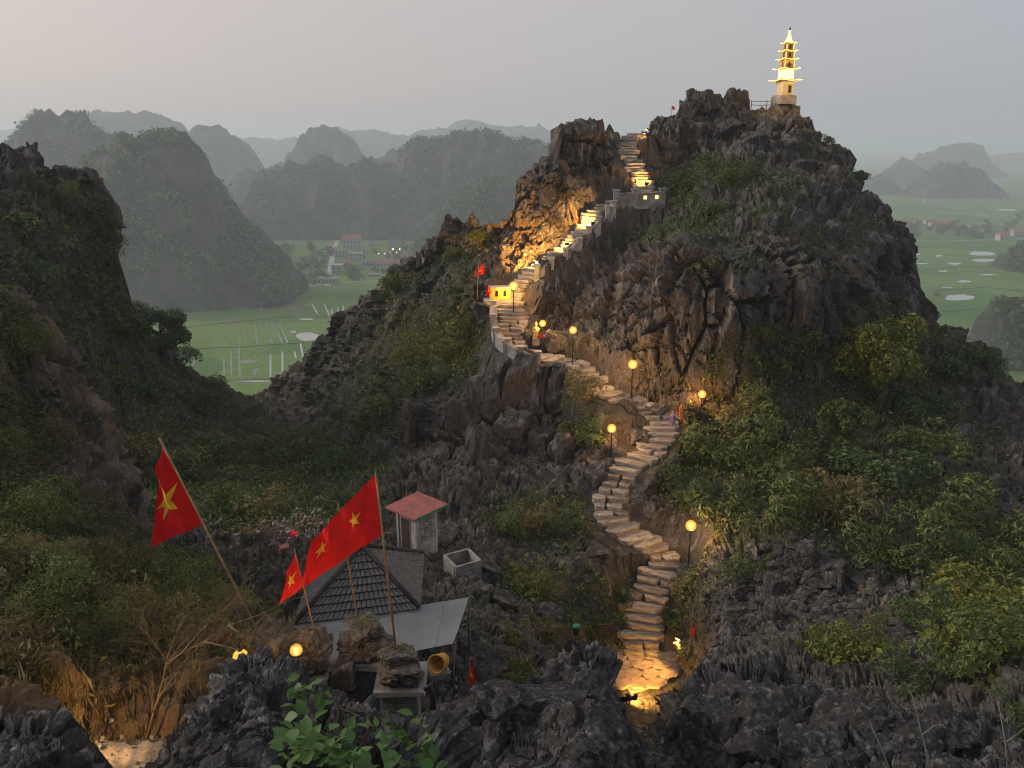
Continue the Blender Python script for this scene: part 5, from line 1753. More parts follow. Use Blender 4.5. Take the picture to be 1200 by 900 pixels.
hanging('dry_grass', near, bank, 9000, 0.34, M['straw'], 71, 0.2, 0.004)
hanging('dry_grass', main, inview * ell(main.U.ravel(), main.V.ravel(), [(640, 730, 32, 30, 1), (590, 770, 26, 30, .8), (780, 455, 40, 26, .5)]).reshape(main.U.shape), 2200, 0.5, M['straw'], 72)

cover('undergrowth', near, bank * (near.V < 800), 3000, 0.10, M['leaf_dry'], 5, 0.10, 67, 0.15, 2.8)

pathw = ((near.V > 856) & (near.V < 960) & (near.U > 84) & (near.U < 260)) * 1.0
P_, N_, u_, v_ = near.scatter(420, pathw, np.random.default_rng(9))
gm = MB()
for q in P_:
    s_ = rnd.uniform(.012, .05)
    gm.box((q[0], q[1], q[2] + .03), (s_ * 1.4, s_, s_ * .8), rnd.uniform(0, 3), .7, s_ * .2)
o = gm.build('gravel', M['step'])
o['kind'] = 'stuff'

# ---------------------------------------------------------------- pavilion with tiled pyramid roof and grey sheet canopy
def quad_pt(A_, B_, C_, D_, s, t):                                # bilinear, A-B bottom, D-C top
    return A_.lerp(B_, s).lerp(D_.lerp(C_, s), t)


EZ = -10.95 + CAM_Z
ap = at(424, 642, 18.4)
c_nl, c_nr = on_z(346, 732, EZ), on_z(491, 714, EZ - 0.03)
ctr = Vector((ap.x, ap.y, EZ))
c_fr, c_fl = ctr * 2 - c_nl, ctr * 2 - c_nr
c_fr.z = c_fl.z = EZ
pav = empty('pavilion', (ctr.x, ctr.y, EZ - 2.4), 0, 'small open pavilion with a steep grey tiled pyramid roof behind the flags', 'pavilion')
pb = Vector((ctr.x, ctr.y, EZ - 2.4))
for c in (c_nl, c_nr, c_fr, c_fl):
    q = ctr.lerp(c, 0.82) - pb
    MB().box((q.x, q.y, 1.15), (0.16, 0.16, 2.3)).build('column', M['concrete'], pav)
shell = MB()
dn = Vector((0, 0, 0.05))
cs_ = [c_nl, c_nr, c_fr, c_fl]
shell.add([c - pb - dn for c in cs_] + [ap - pb - dn], [(0, 1, 4), (1, 2, 4), (2, 3, 4), (3, 0, 4), (3, 2, 1, 0)])
roof = shell.build('roof', M['ridge'], pav)
for fi, (a, b) in enumerate(((c_nl, c_nr), (c_nr, c_fr), (c_fl, c_nl), (c_fr, c_fl))):
    rows, mb = 9, MB()
    a_, b_, t_ = a - pb, b - pb, ap - pb
    nrm = (b_ - a_).cross(t_ - a_).normalized()
    if nrm.z < 0: nrm = -nrm
    for r_ in range(rows):
        t0, t1 = r_ / rows, (r_ + 1) / rows - 0.008
        n = max(2, int(26 * (1 - (r_ + 0.5) / rows)))
        for k in range(n):
            def pt(s, t, off):
                L, R = a_.lerp(t_, t), b_.lerp(t_, t)
                return L.lerp(R, s) + nrm * off
            s0, s1 = (k + 0.07) / n, (k + 0.93) / n
            j = rnd.uniform(0, .012)
            sm = (s0 + s1) / 2
            vs = [pt(s0, t0, .05 + j), pt(sm, t0, .075 + j), pt(s1, t0, .05 + j), pt(s0, t1, .012 + j), pt(sm, t1, .035 + j), pt(s1, t1, .012 + j),
                  pt(s0, t0, -.02), pt(s1, t0, -.02)]
            mb.add(vs, [(0, 1, 4, 3), (1, 2, 5, 4), (6, 7, 2, 1, 0), (0, 3, 6), (2, 7, 5)])
    o = mb.build('tile_field', M['tile_pink'] if fi == 1 else M['tile'], roof)  # one roof face gets a lighter, pinker tile
    o['kind'] = 'stuff'
for c in cs_:
    MB().tube([c - pb + Vector((0, 0, .06)), (c.lerp(ap, .5)) - pb + Vector((0, 0, .07)), ap - pb + Vector((0, 0, .1))], [0.075, 0.07, 0.07], 6).build('hip_ridge', M['ridge'], roof)
MB().lathe([(0.09, 0), (0.11, 0.06), (0.05, 0.12), (0.02, 0.2)], ap - pb + Vector((0, 0, .08)), 8).build('finial', M['ridge'], roof)
# sheet canopy
cz = -11.0 + CAM_Z
k0, k1, k2, k3 = on_z(318, 737, cz + .05), on_z(549, 700, cz + .05), on_z(531, 754, cz - .12), on_z(338, 792, cz - .12)
can = empty('sheet_canopy', (k0 + k2) / 2 - Vector((0, 0, 2.2)), 0, 'large grey sheet canopy stretched in front of the tiled pavilion', 'canopy')
cb = can.location.copy()
n, m = 18, 6
vs = []
for i in range(n + 1):
    for j in range(m + 1):
        p = quad_pt(k0, k1, k2, k3, i / n, j / m)
        p.z -= 0.10 * math.sin(math.pi * j / m) * (0.4 + abs(math.sin(math.pi * 3 * i / n)))
        vs.append(p - cb)
kk = len(vs)
fs = [(i * (m + 1) + j, (i + 1) * (m + 1) + j, (i + 1) * (m + 1) + j + 1, i * (m + 1) + j + 1) for i in range(n) for j in range(m)]
MB().add(vs + [v - Vector((0, 0, .012)) for v in vs], fs + [tuple(q + kk for q in f[::-1]) for f in fs], True).build('sheet', M['tarp'], can)
for s in (0.38, 0.62, 0.86):
    q0, q1 = quad_pt(k0, k1, k2, k3, s, 0.0) - cb, quad_pt(k0, k1, k2, k3, s + .02, 1.0) - cb
    pts = []
    for j in range(9):
        p = quad_pt(k0, k1, k2, k3, s + .02 * j / 8, j / 8)
        p.z -= 0.10 * math.sin(math.pi * j / 8) * (0.4 + abs(math.sin(math.pi * 3 * s)))
        pts.append(p - cb + Vector((0, 0, .012)))
    MB().tube(pts, 0.011, 5).build('seam', M['seam'], can)
for p in (k0, k1, k2, k3):
    q = p - cb
    MB().tube([(q.x, q.y, -0.2), (q.x, q.y, q.z - .03)], 0.03, 6).build('pole', M['rail'], can)

# terrace below
TZ = CAM_Z - 13.35
tv = [on_z(300, 845, TZ), on_z(560, 838, TZ), on_z(566, 800, TZ), on_z(548, 770, TZ), on_z(300, 770, TZ)]
tmb = MB().add([v for v in tv] + [v - Vector((0, 0, 1.8)) for v in tv], [(0, 1, 2, 3, 4)] + [(i, i + 5, (i + 1) % 5 + 5, (i + 1) % 5) for i in range(5)])
o = tmb.build('terrace_floor', M['paving'])
o['kind'] = 'structure'

# stone pillars carrying planted rocks
ICO = bmesh.new()
bmesh.ops.create_icosphere(ICO, subdivisions=3, radius=1.0)
_iv = np.array([v.co[:] for v in ICO.verts])
_if = np.array([[v.index for v in f.verts] for f in ICO.faces])
ICO.free()


B4 = bmesh.new()
bmesh.ops.create_icosphere(B4, subdivisions=4, radius=1.0)
_bv = np.array([v.co[:] for v in B4.verts])
_bf = np.array([[v.index for v in f.verts] for f in B4.faces])
B4.free()


def boulder_mesh(seed, name='boulder', mat='rock', amp=0.05, karst=0.05, boxy=0.8):
    """Angular block: the space cut out by jittered planes, with cracks and fluting on its faces."""
    r = np.random.default_rng(seed)
    n = np.concatenate([np.repeat(np.array([(1, 0, 0), (-1, 0, 0), (0, 1, 0), (0, -1, 0), (0, 0, 1), (0, 0, -1.0)]), 1, 0) + r.normal(0, .22, (6, 3)), r.normal(size=(9, 3))])
    n /= np.linalg.norm(n, axis=1, keepdims=True)
    h = np.concatenate([r.uniform(.62, .85, 6) * boxy / .8, r.uniform(.85, 1.12, 9)])
    q = (_bv @ n.T) / h
    rad = 1.0 / np.maximum(q.max(1), 1e-3)
    P = _bv * rad[:, None]
    f_, e = facets(P + .06 * np.stack([perlin(P * 2 + seed, 1), perlin(P * 2, 2), perlin(P * 2, 3)], 1), (.55, .55, .8), seed, .8)
    d = .13 * f_ - .10 * (1 - sstep(0, .08, e)) + amp * fbm(P * 2.2 + seed, 3, seed) + karst * (ridged(P * (3.2, 3.2, 1.1) + seed, 3, seed) - .6)
    me = np_mesh(name, P * (1 + d)[:, None], _bf, smooth=False)
    me.materials.append(M[mat])
    return me


ROCKS = [boulder_mesh(k + 1) for k in range(6)]
PROCK = [boulder_mesh(k + 21, 'planted_rock', 'pillar', 0.10, 0.16) for k in range(3)]


def pillar(u, vtop, vcap, w, Y, label, seed):
    """Masonry pillar with a cap slab and a craggy rock on top; vcap: pixel of the cap slab, vtop: top of the rock."""
    c = at(u, vcap, Y)
    h = c.z - TZ
    o = empty('stone_pillar', (c.x, c.y, TZ), rnd.uniform(-.1, .1), label, 'pillar', 'stone pillars with planted rocks')
    bw = w * 0.78
    nc = max(4, int(h / 0.26))
    ch = h / nc
    for r_ in range(nc):
        for k in range(2):
            for e in range(2):
                s = 0.5 + (0.12 if (r_ + e) % 2 else -0.12)
                L = bw * (s if k == 0 else 1 - s) - 0.014
                x0 = -bw / 2 + (0 if k == 0 else bw * s)
                MB().box((x0 + L / 2 + .007, (-bw / 4 if e == 0 else bw / 4), r_ * ch + ch / 2), (L, bw / 2 - .012, ch - 0.016), 0, 1, 0.008).build('brick', M['brick'], o)
    MB().box((0, 0, (h - .06) / 2), (bw - .05, bw - .05, h - .06)).build('core', M['pillar'], o)
    MB().box((0, 0, h + 0.05), (w * 1.12, w * 1.12, 0.10), 0, 0.96, 0.012).build('cap_slab', M['concrete'], o)
    rk = link('planted_rock', PROCK[seed % 3], None, o, (0, 0, 0))
    rh = (vcap - vtop) * px_m(Y, vcap) * 1.05
    rk.scale = (w * 0.43, w * 0.43, rh * 0.55)
    rk.location = (0, 0, h + 0.10 + rh * 0.30)
    rk.scale = (w * .52, w * .52, rh * .36)
    r2 = link('planted_rock', PROCK[(seed + 1) % 3], None, o, (rnd.uniform(-.06, .06), rnd.uniform(-.04, .04), h + .10 + rh * .68))
    r2.scale = (w * .40, w * .38, rh * .34)
    r2.rotation_euler = (0, 0, 1.3 + seed)
    r3 = link('planted_rock', PROCK[(seed + 2) % 3], None, o, (w * .24, -w * .2, h + .10 + rh * .22))
    r3.scale = (w * .24, w * .24, rh * .24)
    fo = link('foliage', SHRUB['dry'][seed % 2], None, o, (-.05, 0, h + rh * .85))
    fo.scale = (w * .34, w * .34, w * .22)
    return o


pillar(366, 738, 786, 0.80, 14.0, 'stone pillar with a layered rock on top right beside the lit canopy lamp', 0)
pillar(428, 733, 768, 0.92, 14.4, 'middle stone pillar with a broad dark rock above its cap slab', 1)
pillar(470, 763, 798, 0.90, 13.6, 'stone pillar with a mossy rock carrying the upright bamboo flagpole', 2)
for u, v, r, lab in ((338, 798, 26, 'grey rock at the foot of the pillar beside the lamp'), (402, 792, 18, 'pale broken rock between the first two pillars'), (305, 765, 24, 'brown rock behind the jagged outcrop left of the canopy')):
    p = at(u, v, 13.6)
    r *= px_m(13.6, v)
    o = link('boulder', ROCKS[u % 6], None, None, p)
    o.scale = (r, r, r * 1.15)
    tag(o, lab, 'boulder', 'rocks round the terrace')
tag(MB().tube([at(498, 808, 13.0), at(503, 803, 13.0), at(507, 815, 13.0), at(508, 860, 12.9)], [0.05, 0.06, 0.06, 0.06], 10).build('rubber_pipe', M['rubber']), 'bent black rubber pipe standing beside the third pillar', 'pipe')

# yellow bucket, striped pole, shrine things
p = at(515, 776, 15.2)
bk = empty('yellow_bucket', p, 0, 'yellow plastic bucket lying tilted under the edge of the grey canopy', 'bucket')
b_ = MB().lathe([(0.20, -0.22), (0.23, 0.20), (0.245, 0.21), (0.245, 0.24), (0.215, 0.24), (0.19, -0.18), (0.0, -0.19)], n=20)
q = b_.build('bucket', M['yellow'], bk)
q.rotation_euler = (math.radians(62), math.radians(-35), 0)
h_ = MB().tube([(0.24 * math.cos(t), 0.24 * math.sin(t) * .3 + .05, 0.24 + 0.10 * math.sin(t)) for t in [math.pi * k / 8 for k in range(9)]], 0.008, 6).build('handle', M['iron'], bk)
h_.rotation_euler = q.rotation_euler
bk.scale = (.85, .85, .85)
MB().box((0, 0.02, -0.32), (0.5, 0.4, 0.16), 0.3, 1, .02).build('support_block', M['concrete'], bk)
p0, p1 = at(535, 832, 15.0), at(534, 752, 15.0)
spx = empty('striped_pole', p0, 0, 'thin pole with black and white bands on its lower half by the canopy', 'pole')
for k in range(9):
    a, b = p0.lerp(p1, k / 16) - p0, p0.lerp(p1, (k + 1) / 16) - p0
    MB().tube([a, b], 0.024, 8).build('band', M['iron'] if k % 2 == 0 else M['wall_white'], spx)
MB().tube([p0.lerp(p1, 9 / 16) - p0, p1 - p0], 0.018, 8).build('shaft', M['rail'], spx)

lt = at(282, 770, 8.4)
ln = empty('paper_lantern', lt, 0, 'round yellow and orange lantern peeping over the jagged outcrop below the bare tree', 'lantern')
MB().lathe([(.115 * math.cos(t), .12 * math.sin(t)) for t in [-1.4 + 2.8 * k / 12 for k in range(13)]], n=20).build('shade', M['lantern'], ln)
MB().lathe([(0.04, 0.118), (0.045, 0.135), (0.01, 0.15)], n=8).build('top_cap', M['iron'], ln)
MB().tube([(0, 0, 0.14), (0.03, 0.02, 0.5)], 0.006, 5).build('hanger', M['iron'], ln)
tag(MB().tube([at(272, 802, 8.6), at(277, 792, 8.65), at(281, 786, 8.7)], [0.05, 0.06, 0.03], 8).build('cloth_bundle', M['orange']), 'small faded orange cloth bundle behind the edge of the jagged outcrop', 'cloth')

ln.scale = (.8, .8, .8)
# guard hut with red roof
hp = main.surf(489, 650)
hc = at(488, 645, hp.y)
HZ = hc.z
hut = empty('guard_hut', (hc.x, hc.y + .6, HZ - .15), math.radians(-40), 'small whitewashed hut with a flat red roof among the dark rocks', 'hut')
W = 1.30
hw_ = MB()
hw_.box((0, 0, 0.75), (W, W, 2.6))
wl_ = hw_.build('wall', M['wall_white'], hut)
MB().box((-0.08, -W / 2 - .012, 0.92), (0.62, .03, 1.72)).build('door_frame', M['wall_grey'], hut)
d_ = MB().box((-0.08, -W / 2 - .03, 0.88), (0.50, .03, 1.60)).build('door', M['door'], hut)
MB().box((-0.08, -W / 2 - .05, 1.0), (0.46, .02, 0.05)).build('crossbar', M['iron'], d_)
for sx in (-1, 1):
    MB().box((sx * (W / 2 - .06), -W / 2 - .02, 0.75), (0.14, .05, 2.6)).build('corner_pier', M['wall_white'], hut)
# panel of small coloured stones on the side wall
pm = MB()
for k in range(11):
    for z_ in range(17):
        if rnd.random() < .82:
            pm.box((W / 2 + .01, -.45 + k * .09 + rnd.uniform(-.02, .02), .62 + z_ * .08 + rnd.uniform(-.015, .015)), (.03, rnd.uniform(.05, .085), rnd.uniform(.04, .07)), 0, 1, .008)
o = pm.build('stone_inlay', M['concrete'], hut)
o['kind'] = 'stuff'
rm = MB().add([(-1.0, -1.05, 2.06), (1.0, -1.05, 2.03), (1.0, 1.0, 2.10), (-1.0, 1.0, 2.13), (-1.0, -1.05, 2.13), (1.0, -1.05, 2.10), (1.0, 1.0, 2.17), (-1.0, 1.0, 2.20)],
              [(3, 2, 1, 0), (4, 5, 6, 7), (0, 1, 5, 4), (1, 2, 6, 5), (2, 3, 7, 6), (3, 0, 4, 7)])
rf = rm.build('roof', M['roof_red'], hut)
hut.scale = (.88, .88, .86)
MB().box((1.015, 0.0, 2.11), (.02, 2.0, .10)).build('green_edge', M['green_paint'], rf)

tp = main.surf(542, 672)
tk = empty('water_tank', (tp.x, tp.y, tp.z - .2), math.radians(30), 'open concrete tank with two pale walls beside the red roofed hut', 'tank')
tk.scale = (.8, .8, .9)
for (c, d) in (((0, -.62, .45), (1.3, .12, 1.0)), ((.62, 0, .45), (.12, 1.1, 1.003)), ((-.62, 0, .45), (.12, 1.1, .997)), ((0, .62, .45), (1.3, .12, 1.006))):
    MB().box(c, d).build('wall', M['concrete'], tk)
MB().box((0, 0, .1), (1.1, 1.1, .1)).build('bottom', M['dark'], tk)

# litter on the clearing, bin, sign
for u, v, w, lab, mt in ((346, 633, .30, 'small red box lying on the stony clearing', 'flag'), (337, 654, .34, 'crumpled pinkish red bag at the edge of the stony clearing', 'roof_red')):
    p = main.surf(u, v + 3)
    tag(MB().box((0, 0, w * .4), (w, w, w * .8), .4, .85, .03).build('box' if mt == 'flag' else 'bag', M[mt], None, p), lab, 'box' if mt == 'flag' else 'bag')
p = main.surf(680, 752)
bn = empty('green_bin', p, .2, 'green bin on a short post in the gully left of the wooden sign', 'bin')
hh = max(.6, at(680, 738, p.y).z - p.z)
MB().lathe([(.10, hh - .18), (.13, hh + .12), (.14, hh + .13), (.14, hh + .16), (.03, hh + .19)], n=12).build('bin', M['green_paint'], bn)
MB().tube([(0, 0, -.3), (0, 0, hh - .18)], .03, 6).build('post', M['rail'], bn)
p = main.surf(716, 758)
sg = empty('wooden_sign', p, .05, 'wooden board sign on two posts beside the lowest steps', 'sign')
hh = max(.9, at(716, 738, p.y).z - p.z)
for k in range(4):
    MB().box((0, 0, hh - .22 + k * .135), (.62, .035, .12), 0, 1, .006).build('board', M['wood'], sg)
for sx in (-.24, .24):
    MB().tube([(sx, .04, -.3), (sx, .04, hh + .3)], .03, 6).build('post', M['bark'], sg)

# yellow altar beside the stairs
p = at(585, 356, 49.3)
al = empty('altar', p, .1, 'small yellow lit altar with two dark openings beside the upper bend of the stairs', 'altar')
MB().box((0, 0, .12), (1.9, .9, .36), 0, 1, .01).build('base_slab', M['masonry'], al)
q = MB().box((.05, 0, .66), (1.25, .62, .70)).build('body', M['ochre'], al)
for x in (-.18, .32):
    MB().box((x, -.315, .70), (.16, .02, .34)).build('opening', M['dark'], q)
MB().box((.05, 0, 1.05), (1.42, .76, .07)).build('top_slab', M['pagoda'], al)
MB().box((-.80, .1, -.5), (.34, .34, 1.6)).build('pier', M['masonry'], al)
ld = bpy.data.lights.new('altar_light', 'POINT')
ld.energy, ld.color, ld.shadow_soft_size = 9, (1, .55, .15), .04
lo = bpy.data.objects.new('altar_light', ld)
COL.objects.link(lo)
lo.parent, lo.location = al, (.3, -.75, .75)

# statue, pedestal block, bowl
p = main.surf(652, 408)
o = link('boulder', boulder_mesh(41), None, None, at(650, 399, p.y))
o.scale = (.72, .6, .62)
tag(o, 'big brown squared boulder below the gilded statue', 'boulder', 'boulders beside the stairs')
pt = at(628, 396, p.y + .1)
st = empty('statue', pt, 0, 'small gilded standing statue lit by the lamp beside it', 'statue')
MB().lathe([(.17, -.05), (.18, 0), (.13, .05), (.15, .12), (.14, .35), (.17, .52), (.16, .62), (.06, .69), (.05, .72)], n=14).build('robe', M['gold'], st)
MB().lathe([(.03, .715), (.075, .76), (.085, .82), (.06, .89), (.035, .915), (.03, .95), (.005, .96)], n=12).build('head', M['gold'], st)
for s in (-1, 1):
    MB().tube([(s * .155, 0, .58), (s * .17, -.06, .42), (s * .05, -.16, .40)], [.045, .04, .03], 7).build('arm', M['gold'], st)
MB().box((0, 0, -.22), (.42, .42, .36), 0, .9, .01).build('pedestal', M['concrete'], st)
p = at(635, 394, p.y - .15)
tag(MB().lathe([(.09, -.07), (.16, 0), (.18, .06), (.165, .06), (.13, .01), (0, .0)], n=14).build('offering_bowl', M['flag'], None, p), 'small red offering bowl at the foot of the lamp by the gilded statue', 'bowl')

# person in lilac on the stairs
pi = min(range(len(PATH)), key=lambda i: (PATH[i][0] - at(787, 505, 39).x) ** 2 * 4 + (PATH[i][1] - stair_Y(787, 503, False)) ** 2)
pp = Vector(PATH[pi]) + Vector((.55, -.1, .02))
pp = at(788, 508, pp.y)
pz = pp.z
per = empty('person', pp, math.radians(-25), 'person in lilac clothes standing on the stairs with one arm reaching out', 'person')


def skin_body():
    J = {'pel': (0, 0, .66), 'wai': (0, 0, .80), 'che': (0, -.01, .98), 'nec': (0, -.01, 1.09), 'hea': (0, -.03, 1.20), 'top': (0, -.02, 1.29),
         'sl': (-.12, 0, 1.04), 'el': (-.17, .01, .83), 'wl': (-.17, -.06, .65), 'hl': (-.17, -.08, .57), 'sr': (.12, 0, 1.04), 'er': (.26, -.10, .90), 'wr': (.36, -.22, .94), 'hr': (.40, -.26, .95),
         'pl': (-.06, 0, .63), 'kl': (-.065, -.02, .35), 'al': (-.065, .01, .06), 'tl': (-.07, -.11, .02), 'pr': (.06, 0, .63), 'kr': (.07, -.04, .36), 'ar': (.075, .02, .06), 'tr': (.08, -.10, .02)}
    R = {'pel': .085, 'wai': .075, 'che': .09, 'nec': .036, 'hea': .075, 'top': .055, 'sl': .045, 'el': .032, 'wl': .022, 'hl': .025, 'sr': .045, 'er': .032, 'wr': .022, 'hr': .025,
         'pl': .065, 'kl': .045, 'al': .03, 'tl': .028, 'pr': .065, 'kr': .045, 'ar': .03, 'tr': .028}
    E = [('pel', 'wai'), ('wai', 'che'), ('che', 'nec'), ('nec', 'hea'), ('hea', 'top'), ('che', 'sl'), ('sl', 'el'), ('el', 'wl'), ('wl', 'hl'), ('che', 'sr'), ('sr', 'er'), ('er', 'wr'), ('wr', 'hr'),
         ('pel', 'pl'), ('pl', 'kl'), ('kl', 'al'), ('al', 'tl'), ('pel', 'pr'), ('pr', 'kr'), ('kr', 'ar'), ('ar', 'tr')]
    ks = list(J)
    me = bpy.data.meshes.new('body')
    me.from_pydata([J[k] for k in ks], [(ks.index(a), ks.index(b)) for a, b in E], [])
    o = link('body', me, M['skin'], per)
    md = o.modifiers.new('skin', 'SKIN')
    for i, k in enumerate(ks):
        me.skin_vertices[0].data[i].radius = (R[k], R[k])
    me.skin_vertices[0].data[0].use_root = True
    sb = o.modifiers.new('sub', 'SUBSURF')
    sb.levels = sb.render_levels = 2
    return o


skin_body()
MB().lathe([(.11, .57), (.115, .66), (.10, .80), (.115, .96), (.10, 1.05), (.05, 1.08)], n=16).build('blouse', M['lilac'], per)
for s in (-1, 1):
    MB().tube([(s * .062, 0, .66), (s * .067, -.025, .36), (s * .07, .01, .09)], [.082, .062, .048], 10).build('trouser_leg', M['lilac'], per)
MB().tube([(-.115, 0, 1.04), (-.17, .01, .83), (-.17, -.05, .68)], [.055, .045, .034], 8).build('sleeve', M['lilac'], per)
MB().tube([(.115, 0, 1.04), (.26, -.10, .90), (.34, -.19, .93)], [.055, .045, .034], 8).build('sleeve', M['lilac'], per)
MB().lathe([(.07, 1.12), (.088, 1.18), (.09, 1.25), (.065, 1.31), (.01, 1.33)], (0, .022, 0), 12).build('hair', M['hair'], per)
# post with yellow cloth beside the person
p = at(797, 494, pp.y + .7)
cp_ = empty('cloth_draped_post', p, 0, 'post draped with orange and yellow cloth next to the person in lilac', 'post')
MB().tube([(0, 0, -.4), (0.02, 0, .55), (0, .02, 1.15)], [.05, .045, .035], 7).build('post', M['bark'], cp_)
MB().tube([(0, 0, .95), (-.05, -.06, .7), (.0, -.07, .35), (.10, -.06, .0), (.2, -.05, -.12)], [.04, .07, .085, .10, .05], 9).build('cloth', M['orange'], cp_)
MB().tube([(.12, -.1, -.10), (.22, -.1, -.02), (.34, -.1, -.10)], [.06, .13, .06], 8).build('yellow_cloth', M['ochre'], cp_)
for u, h in ((773, 1.5), (799, 1.3)):
    p = at(u, 494, pp.y + .9)
    tag(MB().tube([(0, 0, -.4), (.02, 0, h * .5), (-.01, .02, h)], [.05, .045, .035], 7).build('wooden_post', M['wood'], None, p),
        'thin wooden post at the bend of the stairs ' + ('left of the person in lilac' if u < 780 else 'behind the draped yellow cloth'), 'post', 'wooden posts at the bend')

# boulders
for u, v, r, lab in [(748, 500, 13, 'brown boulder on the inner edge of the stairs below the long flight'), (768, 478, 12, 'rounded boulder at the outer bend of the stairs near the wooden post'), (735, 486, 10, 'small boulder on the inside of the bend under the tall lamp'),
                     (800, 735, 15, 'pale boulder right beside the lowest flight of steps'), (712, 545, 11, 'grey boulder on the inside edge of the winding stairs'), (700, 560, 14, 'dark boulder where the stairs swing outwards'),
                     (805, 655, 16, 'pale carved looking boulder at the wide bright landing'), (700, 645, 14, 'dark boulder on the outside of the lower bend'), (560, 690, 20, 'big grey boulder below the concrete tank'),
                     (590, 705, 16, 'grey boulder in the gully beneath the big grey boulder'), (650, 715, 15, 'flat grey boulder left of the green bin'), (575, 660, 18, 'dark boulder behind the concrete tank'),
                     (520, 625, 18, 'dark craggy boulder behind the red roofed hut'), (500, 655, 10, 'rounded dark boulder leaning on the hut wall'), (860, 750, 18, 'dark boulder at the bottom of the rubble slope')]:
    p = main.surf(u, v + r * .4)
    s = r * px_m(p.y, v)
    o = link('boulder', rnd.choice(ROCKS), None, None, p + Vector((0, 0, s * .25)))
    o.scale = (s * rnd.uniform(.9, 1.3), s * rnd.uniform(.8, 1.1), s * rnd.uniform(.65, .95))
    o.rotation_euler = (rnd.uniform(-.3, .3), rnd.uniform(-.3, .3), rnd.uniform(0, 6))
    tag(o, lab, 'boulder', 'boulders beside the stairs')
used = set()
k = 0
while len(used) < 56 and k < 400:
    k += 1
    u, v = rnd.uniform(835, 1085), 0
    f_ = rnd.random()
    v = 635 + (u - 835) * .10 + f_ * (100 + (u - 835) * .08)
    rp = rnd.choice((5, 6, 7, 9, 11, 14))
    sh = rnd.choice((('flat', 1.3, .5), ('blocky', 1.0, .85), ('tall', .8, 1.3)))
    lab = ('%s %s grey boulder %s of the rubble slope %s' % ('small' if rp < 7 else 'middling' if rp < 11 else 'large', sh[0], 'along the top' if f_ < .33 else 'halfway down' if f_ < .66 else 'near the foot',
           'beside the stairs' if u < 880 else 'under the wooded slope' if u < 950 else 'above the draped shrub' if u < 1020 else 'next to the yellowish shrub'))
    if lab in used: continue
    used.add(lab)
    p = main.surf(u, v)
    s = rp * px_m(p.y, v)
    o = link('boulder', rnd.choice(ROCKS), None, None, p + Vector((0, 0, s * .2)))
    o.scale = (s * sh[1], s * rnd.uniform(.8, 1.1), s * sh[2])
    o.rotation_euler = (rnd.uniform(-.4, .4), rnd.uniform(-.4, .4), rnd.uniform(0, 6))
    tag(o, lab, 'boulder', 'boulders on the rubble slope')
rng = np.random.default_rng(5)
lowv, lowf = None, None
bm_ = bmesh.new()
bmesh.ops.create_icosphere(bm_, subdivisions=1, radius=1.0)
lowv = np.array([v.co[:] for v in bm_.verts]); lowf = np.array([[v.index for v in f.verts] for f in bm_.faces])
bm_.free()


def rubble(weight, n, s0, s1, seed, mat):
    rng = np.random.default_rng(seed)
    P, N, u, v = main.scatter(n, weight, rng)
    s = (s0 + (s1 - s0) * rng.random(n) ** 3)[:, None, None]
    V = P[:, None] + lowv[None] * s * rng.uniform(.55, 1.25, (n, len(lowv), 3)) * (1, 1, .7)
    Fq = (lowf[None] + (np.arange(n) * len(lowv))[:, None, None]).reshape(-1, 3)
    o = link('rubble', np_mesh('rubble', V.reshape(-1, 3), Fq, smooth=False), M[mat])
    o['kind'] = 'stuff'


rubble(inview * dist_w * ell(main.U.ravel(), main.V.ravel(), [(940, 690, 130, 50, 1), (1020, 730, 90, 40, 1), (860, 720, 50, 60, .7)]).reshape(main.U.shape), 2600, .05, .28, 3, 'rock')
rubble(inview * dist_w * ell(main.U.ravel(), main.V.ravel(), [(330, 625, 70, 16, 1)]).reshape(main.U.shape) * off, 900, .03, .12, 4, 'concrete')

_p = near.surf(24, 846)
_o = link('boulder', boulder_mesh(131, mat='tan_rock'), None, None, _p + Vector((0, .1, .05)))
_o.scale = (.42, .38, .40)
tag(_o, 'rounded tan boulder glowing in warm light at the foot of the earth bank', 'boulder', 'rocks round the terrace')
# leafy green vine over the outcrop
NBLK = [boulder_mesh(90 + k, 'crag', 'rock_near', .10, .13) for k in range(4)]
